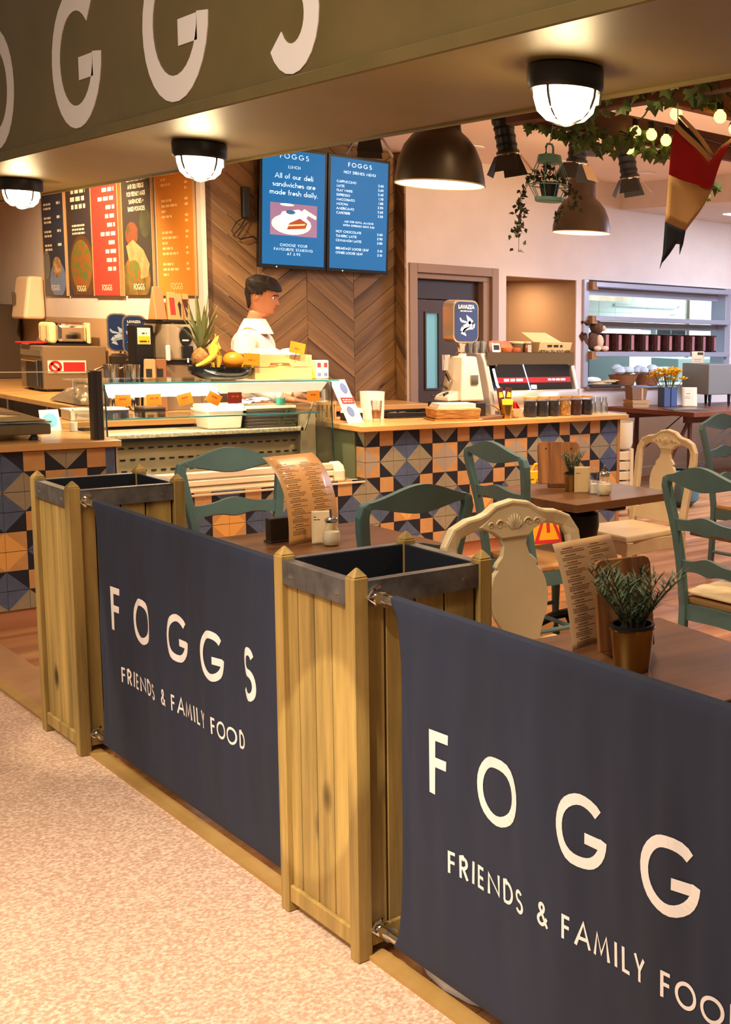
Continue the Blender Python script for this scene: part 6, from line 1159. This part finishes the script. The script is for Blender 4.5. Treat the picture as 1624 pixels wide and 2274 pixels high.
# pergola beams
bA = thing('timber_beam', 'long dark timber beam running just behind the fascia', 'beam', (3.32, 2, 2.5), group='dark timber ceiling beams'); MB().box(3.29, 3.35, -1, 4.42, 2.50, 2.66).build('beam', BM, bA, W=True, bev=.004)
bB = thing('timber_beam', 'dark timber beam wrapped in ivy and bulbs, farther back', 'beam', (4.5, 4.3, 2.5), group='dark timber ceiling beams'); MB().box(3.35, 9.5, 4.27, 4.33, 2.50, 2.62).build('beam', BM, bB, W=True, bev=.004)
bC = thing('timber_beam', 'short orange brown timber beam from which the flag hangs', 'beam', (4.5, 3.55, 2.5), group='dark timber ceiling beams'); MB().box(3.35, 9.5, 3.52, 3.58, 2.52, 2.63).build('beam', wood('beam_orange', (128, 72, 34), (160, 96, 50), 0, 5, .6), bC, W=True, bev=.004)
for b_, x, y, z0 in ((bA, 3.32, .5, 2.66), (bA, 3.32, 3.9, 2.66), (bB, 6.5, 4.3, 2.62), (bC, 6.5, 3.55, 2.63)): MB().tube([(x, y, z0 - .01), (x, y, 3.06)], .008, 6).build('hanger', IRON, b_, W=True)
# festoon bulbs
fe = thing('festoon_lights', 'string of warm round bulbs draped along the beams', 'string lights', (3.9, 4.2, 2.6))
BP = [(3.72, 4.40, 2.585), (3.80, 4.39, 2.55), (3.913, 4.22, 2.535), (3.88, 4.23, 2.455), (3.99, 4.19, 2.53), (4.06, 4.16, 2.51), (3.63, 3.66, 2.52), (3.705, 3.47, 2.50), (3.79, 3.46, 2.46)]
sk0 = None
for p in BP:
    b_ = MB().ball((0, 0, 0), .0275, 14).lathe([(.012, .022), (.014, .03)], n=10).build('bulb', BULB, fe, smooth=True); b_.location = Vector(p) - fe.location
    s_ = MB().lathe([(.015, .028), (.015, .062), (.008, .068)], n=10).build('socket', BLACK, b_, smooth=True)
def droop(a, b, n=8, s=.06): return [Vector(a).lerp(Vector(b), i / n) - Vector((0, 0, s * 4 * (i / n) * (1 - i / n))) for i in range(n + 1)]
top = [Vector(p) + Vector((0, 0, .066)) for p in BP]
mb = MB()
for a, b in ((0, 1), (1, 3), (3, 2), (2, 4), (4, 5), (6, 7), (7, 8)): mb.tube([p - fe.location for p in droop(top[a], top[b], 8, .012)], .004, 5)
mb.tube([p - fe.location for p in droop(top[5], (5.4, 4.2, 2.56), 10, .03)], .004, 5).tube([p - fe.location for p in droop(top[8], (5.0, 3.4, 2.55), 10, .03)], .004, 5).tube([p - fe.location for p in droop(top[2], (3.45, 3.6, 2.60), 8, .05)], .004, 5)
mb.build('cable', BLACK, fe, smooth=True)
# ivy: single leaves on a stem
LEAF = [(0, 0), (.35, -.12), (.52, .12), (.36, .28), (.55, .52), (.26, .56), (0, 1), (-.26, .56), (-.55, .52), (-.36, .28), (-.52, .12), (-.35, -.12)]
lm = MB().add([(u * .062, .006 * math.cos(v * 3) - abs(u) * .02, v * .062) for u, v in LEAF] + [(0, .008, .02)], [(12, i, (i + 1) % 12) for i in range(12)])
def ivy(label, path, n, seed, sp, mat=GREENL, scale=1.0, name='ivy_garland', src=None):
    t = thing(name, label, 'ivy', path[0], group='ivy garlands on the beams'); rnd = random.Random(seed); b0 = Vector(path[0])
    MB().tube([Vector(p) - b0 for p in path], .005, 5).build('stem', M('ivy_stem', (60, 48, 30), .7), t, smooth=True)
    lf = (src or lm).build('leaf', mat, t); first = True
    seg = [(Vector(p), Vector(q)) for p, q in zip(path, path[1:])]; tot = sum((q - p).length for p, q in seg)
    for i in range(n):
        d = rnd.uniform(0, tot); 
        for p, q in seg:
            l = (q - p).length
            if d <= l: break
            d -= l
        pos = p.lerp(q, d / l) + Vector((rnd.uniform(-sp, sp), rnd.uniform(-sp, sp), rnd.uniform(-1.3 * sp, .6 * sp))) - b0
        o = lf if first else piece(lf, 'leaf', t, pos); first = False; o.location = pos
        o.rotation_euler = (R(rnd.uniform(120, 230)), R(rnd.uniform(-35, 35)), R(rnd.uniform(-110, 20))); s_ = rnd.uniform(.6, 1.15) * scale; o.scale = (s_, s_, s_)
    return t
ivy('ivy wound around the far dark beam left of the flag', [(3.36, 4.3, 2.55), (3.55, 4.24, 2.52), (3.75, 4.26, 2.50), (3.95, 4.22, 2.53), (4.15, 4.25, 2.52), (4.4, 4.25, 2.54)], 150, 1, .055)
ivy('ivy hanging on the beam right behind the fascia', [(3.27, 4.0, 2.56), (3.27, 3.6, 2.54), (3.26, 3.2, 2.56), (3.27, 2.7, 2.54)], 46, 2, .05)
ivy('ivy on the short beam at the upper right corner', [(3.45, 3.5, 2.62), (3.75, 3.47, 2.60), (4.0, 3.46, 2.50), (4.3, 3.5, 2.58)], 50, 3, .06)
ivy('ivy trailing down at the right edge behind the flag', [(4.2, 4.2, 2.50), (4.28, 4.18, 2.38), (4.32, 4.16, 2.28), (4.4, 4.18, 2.40)], 30, 4, .05)
# teal wire lantern with a trailing plant
TL_ = M('lantern_teal', (110, 164, 160), .45)
la = thing('wire_lantern', 'teal wire lantern hanging in front of the right pendant lamp', 'lantern', (3.30, 4.11, 2.14))
MB().lathe([(.06, 0), (.064, .004), (.064, .018), (.05, .02)], n=20).build('base', TL_, la, smooth=True); MB().lathe([(.052, .165), (.056, .17), (.05, .20), (.03, .205), (.01, .208)], n=20).build('cap', TL_, la, smooth=True)
for k_ in range(10): a = R(k_ * 36); MB().tube([(.058 * math.cos(a), .058 * math.sin(a), .015), (.09 * math.cos(a), .09 * math.sin(a), .07), (.08 * math.cos(a), .08 * math.sin(a), .11), (.052 * math.cos(a), .052 * math.sin(a), .172)], .002, 5).build('wire', TL_, la)
MB().tube([(.09 * math.cos(R(q)), .09 * math.sin(R(q)), .07) for q in range(0, 360, 18)], .0025, 5, close=True).build('ring_wire', TL_, la)
MB().tube([(-.02, 0, .205), (-.02, 0, .235), (-.012, 0, .248), (.012, 0, .248), (.02, 0, .235), (.02, 0, .205)], .005, 6).tube([(0, 0, .25), (0, -.03, .362)], .002, 5).build('handle', TL_, la, smooth=True)
sl_ = MB().add([(0, 0, 0), (.008, .002, .008), (0, .002, .026), (-.008, .002, .008)], [(0, 1, 2, 3)])
tp = thing('trailing_plant', 'dark trailing plant hanging out of the teal lantern', 'plant', (3.30, 4.11, 2.162)); MB().lathe([(.034, 0), (.046, .06), (.042, .06), (.03, .01)], n=16).build('pot', BLACK, tp, smooth=True); MB().lathe([(.042, .055), (.001, .06)], n=12).build('soil', SOIL, tp)
rnd = random.Random(6); lf = sl_.build('leaf', DGREEN, tp); lf.location = (0, 0, .07); st = MB()
for pth, n in (([(0, 0, .06), (-.03, .04, .10), (-.07, .09, .04), (-.075, .115, -.08), (-.075, .12, -.24)], 70), ([(0, 0, .06), (-.04, .06, .09), (-.08, .10, .0), (-.08, .105, -.12), (-.09, .12, -.17)], 40), ([(0, 0, .06), (.03, -.03, .10), (.06, -.05, .02), (.04, -.02, -.08), (.03, -.01, -.14)], 36), ([(0, 0, .06), (.05, -.06, .08), (.075, -.09, .0), (.07, -.085, -.06)], 30), ([(0, 0, .06), (.01, .01, .12), (-.02, .02, .13)], 24)):
    pp = [Vector(p) for p in pth]; st.tube(pp, .0016, 4)
    for i in range(n):
        q = rnd.uniform(.15, .999) * (len(pp) - 1); j = int(q); pos = pp[j].lerp(pp[j + 1], q - j) + Vector((rnd.uniform(-.02, .02), rnd.uniform(-.02, .02), rnd.uniform(-.01, .01)))
        o = piece(lf, 'leaf', tp, pos, (R(rnd.uniform(0, 360)), R(rnd.uniform(-60, 60)), R(rnd.uniform(-120, 40)))); o.scale = (1.1,) * 3
st.build('stems', M('ivy_stem', (60, 48, 30)), tp, kind='stuff')
# striped flag hanging from the short beam
flg = thing('pennant_flag', 'red, tan and navy swallowtail flag hanging at the upper right', 'flag', (3.46, 3.48, 2.52))
FP = dict(red_panel=[(3.451, 2.418), (3.644, 2.307), (3.676, 2.325), (3.734, 2.381), (3.781, 2.399), (3.737, 2.322), (3.679, 2.201), (3.638, 2.191), (3.607, 2.193), (3.581, 2.204), (3.413, 2.227), (3.427, 2.337)], tan_hem=[(3.451, 2.418), (3.462, 2.443), (3.669, 2.322), (3.644, 2.307)], navy_stripe=[(3.481, 2.467), (3.484, 2.438), (3.664, 2.323), (3.679, 2.33)], cream_hem=[(3.48, 2.476), (3.5, 2.48), (3.702, 2.345), (3.679, 2.33)], right_hem=[(3.699, 2.345), (3.734, 2.384), (3.788, 2.423), (3.789, 2.405), (3.734, 2.377), (3.679, 2.325)], tan_panel=[(3.413, 2.227), (3.581, 2.204), (3.607, 2.193), (3.638, 2.191), (3.679, 2.201), (3.591, 2.085), (3.53, 2.011), (3.393, 2.035)], navy_tail=[(3.393, 2.035), (3.53, 2.011), (3.517, 1.955), (3.494, 1.909), (3.495, 1.969), (3.466, 1.951), (3.383, 1.868), (3.372, 1.843), (3.391, 1.932)])
FM = dict(red_panel=M('flag_red', (178, 22, 26), .8), tan_hem=M('flag_tan', (206, 166, 112), .8), navy_stripe=M('flag_navy', (30, 38, 54), .8), cream_hem=M('flag_tan', (206, 166, 112)), right_hem=M('flag_tan', (206, 166, 112)), tan_panel=M('flag_tan', (206, 166, 112)), navy_tail=M('flag_navy', (30, 38, 54)))
import bmesh
for nm, poly in FP.items():
    bm = bmesh.new(); vs = [bm.verts.new((x - 3.46, 0, z - 2.52)) for x, z in poly]; bm.faces.new(vs); bmesh.ops.triangulate(bm, faces=bm.faces[:]); bmesh.ops.subdivide_edges(bm, edges=bm.edges[:], cuts=4, use_grid_fill=True)
    off = .012 if nm in ('navy_stripe', 'cream_hem') else 0
    for v in bm.verts: v.co.y = .008 * math.sin((v.co.x + .06) * 26 + v.co.z * 3) + off
    me = bpy.data.meshes.new(nm); bm.to_mesh(me); bm.free(); me.materials.append(FM[nm]); me.polygons.foreach_set('use_smooth', [True] * len(me.polygons)); o = bpy.data.objects.new(nm, me); COL.objects.link(o); o.parent = flg
    sd = o.modifiers.new('solid', 'SOLIDIFY'); sd.thickness = .002; sd.offset = 0
MB().tube([(0, 0, .0), (.002, 0, -.077)], .0025, 5).tube([(.33, 0, -.10), (.36, 0, .0)], .0025, 5).build('cord', CREAM, flg)

# ---------------------------------------------------------------- the man behind the display case
SKIN = M('skin', (186, 120, 84), .5); HAIR = M('hair_dark', (20, 14, 11), .6, 0, (38, 26, 18), 60, bump=.4); SHIRT = M('shirt_white', (242, 226, 214), .8, 0, (232, 214, 202), 14, bump=.3)
mn = thing('person', 'man in a white shirt with short dark hair, in profile behind the display case', 'person', (3.66, 7.72, 0), math.atan2(-.73, .68) - R(90) + R(8))
def skin_mesh(name, nodes, edges, mat, parent, lv=2):
    me = bpy.data.meshes.new(name); me.from_pydata([n[0] for n in nodes], edges, []); o = bpy.data.objects.new(name, me); COL.objects.link(o); o.parent = parent; me.materials.append(mat)
    m_ = o.modifiers.new('skin', 'SKIN'); m_.use_smooth_shade = True
    for i, n in enumerate(nodes):
        r_ = n[1]; me.skin_vertices[0].data[i].radius = r_ if isinstance(r_, tuple) else (r_, r_)
    me.skin_vertices[0].data[0].use_root = True
    s_ = o.modifiers.new('sub', 'SUBSURF'); s_.levels = lv; s_.render_levels = lv; return o
# local frame: y forward, x to his right
N_ = [((0, 0, .97), (.155, .11)), ((0, .005, 1.12), (.15, .11)), ((0, 0, 1.30), (.17, .125)), ((0, -.01, 1.46), (.16, .11)), ((0, -.005, 1.53), (.075, .07)), ((0, .015, 1.60), .058), ((0, .03, 1.66), .06)]
E_ = [(0, 1), (1, 2), (2, 3), (3, 4), (4, 5), (5, 6)]
for sx in (-1, 1):
    b = len(N_); N_ += [((sx * .19, -.01, 1.455), .062), ((sx * .225, -.02, 1.30), .052), ((sx * .235, .0, 1.17), .044), ((sx * .215, .13, 1.10), .038), ((sx * .19, .25, 1.06), .027), ((sx * .185, .30, 1.05), (.034, .018)), ((sx * .182, .345, 1.045), (.038, .016))]
    E_ += [(3, b), (b, b + 1), (b + 1, b + 2), (b + 2, b + 3), (b + 3, b + 4), (b + 4, b + 5), (b + 5, b + 6)]
    for q, (dx, ln) in enumerate(((-.026, .06), (-.009, .072), (.009, .068), (.026, .052))):
        c = len(N_); x = sx * .182 + dx; N_ += [((x, .375, 1.042), .0085), ((x, .375 + ln * .55, 1.034), .008), ((x, .375 + ln * .9, 1.014), .0065)]; E_ += [(b + 6, c), (c, c + 1), (c + 1, c + 2)]
    c = len(N_); N_ += [((sx * .145, .31, 1.045), .0095), ((sx * .13, .345, 1.035), .008)]; E_ += [(b + 5, c), (c, c + 1)]
    l = len(N_); N_ += [((sx * .095, 0, .86), .088), ((sx * .10, .01, .50), .058), ((sx * .10, -.02, .30), .055), ((sx * .10, -.03, .09), .04), ((sx * .105, .07, .04), (.045, .032)), ((sx * .105, .16, .03), (.045, .024))]; E_ += [(0, l), (l, l + 1), (l + 1, l + 2), (l + 2, l + 3), (l + 3, l + 4), (l + 4, l + 5)]
skin_mesh('body', N_, E_, SKIN, mn)
NS = [((0, 0, .95), (.172, .125)), ((0, .005, 1.12), (.168, .128)), ((0, 0, 1.30), (.188, .142)), ((0, -.01, 1.455), (.178, .125)), ((0, -.012, 1.535), (.085, .082)), ]; ES = [(0, 1), (1, 2), (2, 3), (3, 4)]
for sx in (-1, 1):
    b = len(NS); NS += [((sx * .195, -.012, 1.45), .078), ((sx * .232, -.02, 1.30), .068), ((sx * .242, .0, 1.165), .06), ((sx * .222, .12, 1.10), .052), ((sx * .2, .215, 1.068), .042)]; ES += [(3, b), (b, b + 1), (b + 1, b + 2), (b + 2, b + 3), (b + 3, b + 4)]
sh = skin_mesh('shirt', NS, ES, SHIRT, mn)
MB().lathe([(.112, 1.492), (.088, 1.54), (.063, 1.588), (.068, 1.59), (.094, 1.542), (.118, 1.49)], (0, .006, 0), 20, cap=False).build('collar', SHIRT, sh, smooth=True)
NT = [((0, 0, 1.0), (.165, .12)), ((0, 0, .92), (.165, .125))]; ET = [(0, 1)]
for sx in (-1, 1): l = len(NT); NT += [((sx * .095, 0, .84), .10), ((sx * .10, .01, .50), .075), ((sx * .10, -.02, .28), .07), ((sx * .10, -.03, .08), .065)]; ET += [(1, l), (l, l + 1), (l + 1, l + 2), (l + 2, l + 3)]
skin_mesh('trousers', NT, ET, M('trouser_black', (30, 28, 30), .8), mn)
for sx in (-1, 1): MB().hexa([(sx * .105 - .05, -.08, 0), (sx * .105 + .05, -.08, 0), (sx * .105 + .045, .20, 0), (sx * .105 - .045, .20, 0)], [(sx * .105 - .042, -.08, .09), (sx * .105 + .042, -.08, .09), (sx * .105 + .036, .18, .045), (sx * .105 - .036, .18, .045)]).build('shoe', BLACK, mn, bev=.015, bseg=2)
RN = [(-.03, .045, .055, .05), (0, .085, .055, .044), (.012, .098, .06, .052), (.03, .100, .066, .059), (.055, .098, .076, .066), (.08, .097, .088, .071), (.105, .094, .096, .074), (.125, .097, .10, .076), (.145, .099, .102, .077), (.17, .094, .102, .077), (.195, .08, .095, .071), (.215, .06, .08, .058), (.23, .035, .05, .036), (.236, .005, .01, .006)]
def headring(k_, gr=0, hair=False):
    z, f, b_, w2 = RN[k_]; out = []
    for i in range(36):
        a = 2 * math.pi * i / 36; s_, c_ = math.sin(a), math.cos(a); n_ = 2.3
        rx = w2 + gr; ry = (f if c_ > 0 else b_) + gr
        x = math.copysign(abs(s_) ** (2 / n_), s_) * rx; y = math.copysign(abs(c_) ** (2 / n_), c_) * ry
        if not hair and c_ > 0:
            fa = math.exp(-(math.degrees(math.asin(min(1, abs(s_)))) / 11) ** 2); fe_ = math.exp(-((abs(math.degrees(math.asin(min(1, abs(s_))))) - 26) / 10) ** 2)
            y += fa * (.026 * math.exp(-((z - .083) / .017) ** 2) + .012 * math.exp(-((z - .108) / .018) ** 2) + .007 * math.exp(-((z - .052) / .007) ** 2) + .006 * math.exp(-((z - .036) / .006) ** 2) + .006 * math.exp(-((z - .008) / .012) ** 2) - .003 * math.exp(-((z - .045) / .004) ** 2))
            y += -.010 * fe_ * math.exp(-((z - .118) / .010) ** 2) + .004 * fe_ * math.exp(-((z - .137) / .008) ** 2)
        out.append((x, y, z))
    return out
def fine(rn, n=46):
    out = []; zs = [r_[0] for r_ in rn]
    for i in range(n):
        z = zs[0] + (zs[-1] - zs[0]) * (i / (n - 1)) if i < n - 1 else zs[-1]
        for a, b in zip(rn, rn[1:]):
            if z <= b[0] + 1e-9: q = (z - a[0]) / (b[0] - a[0]); out.append(tuple(a[j] + (b[j] - a[j]) * q for j in range(4))); break
    return out
RN0 = RN; RN = fine(RN0)
hd_ = MB(); rg = [headring(k_) for k_ in range(len(RN))]; n36 = 36
hd_.add([p for r_ in rg for p in r_], [(k_ * 36 + i, k_ * 36 + (i + 1) % 36, (k_ + 1) * 36 + (i + 1) % 36, (k_ + 1) * 36 + i) for k_ in range(len(rg) - 1) for i in range(36)])
for sx in (-1, 1):
    hd_.tube([(sx * (.074 + .008 * math.sin(R(q)) * .5), -.012 - .017 * math.cos(R(q)) , .105 + .030 * math.sin(R(q))) for q in range(-100, 200, 25)], [.004] + [.0075] * 10 + [.004], 6).ball((sx * .073, -.010, .10), .018, 10, sc=(.45, .8, 1.3))
hb = hd_.build('head', SKIN, mn, smooth=True); hb.location = (0, .03, 1.635); hb.rotation_euler = (R(-12), 0, 0)
for sx in (-1, 1):
    e_ = MB().ball((sx * .031, .079, .116), .0115, 10).build('eye', M('eye_white', (230, 222, 214), .3), hb, smooth=True)
    MB().tube([(sx * .018, .101, .135), (sx * .032, .098, .139), (sx * .048, .086, .134)], .0035, 6).build('eyebrow', HAIR, hb, smooth=True)
MB().ball((.031, .0895, .116), .0045, 8).ball((-.031, .0895, .116), .0045, 8).build('iris', INKB, hb)
MB().tube([(-.022, .100, .0445), (0, .1085, .0455), (.022, .100, .0445)], [.002, .0035, .002], 6).build('lips', M('lip', (150, 78, 64), .5), hb, smooth=True)
hv = []; hf = []; RN = fine(RN0, 46); idx = {}
for k_ in range(len(RN)):
    z = RN[k_][0]
    for i in range(36):
        a = 2 * math.pi * i / 36; c_ = math.cos(a)
        lim = .165 if c_ > .55 else (.165 - (.55 - c_) * .11 if c_ > .1 else (.112 if c_ > -.35 else .045 - max(0, (-.35 - c_)) * .06))
        if z >= lim:
            g = .008 + .007 * math.exp(-((z - .2) / .03) ** 2) + (.012 if c_ > .5 and z > .17 else 0) + .002 * math.sin(i * 5 + z * 90)
            p = headring(k_, g, True)[i]; idx[(k_, i)] = len(hv); hv.append((p[0], p[1], p[2] + (.014 if z > .22 else .006 * (z > .18))))
for k_ in range(len(RN) - 1):
    for i in range(36):
        q = [(k_, i), (k_, (i + 1) % 36), (k_ + 1, (i + 1) % 36), (k_ + 1, i)]
        if all(x_ in idx for x_ in q): hf.append(tuple(idx[x_] for x_ in q))
MB().add(hv, hf).build('hair', HAIR, hb, smooth=True, solid=.006)
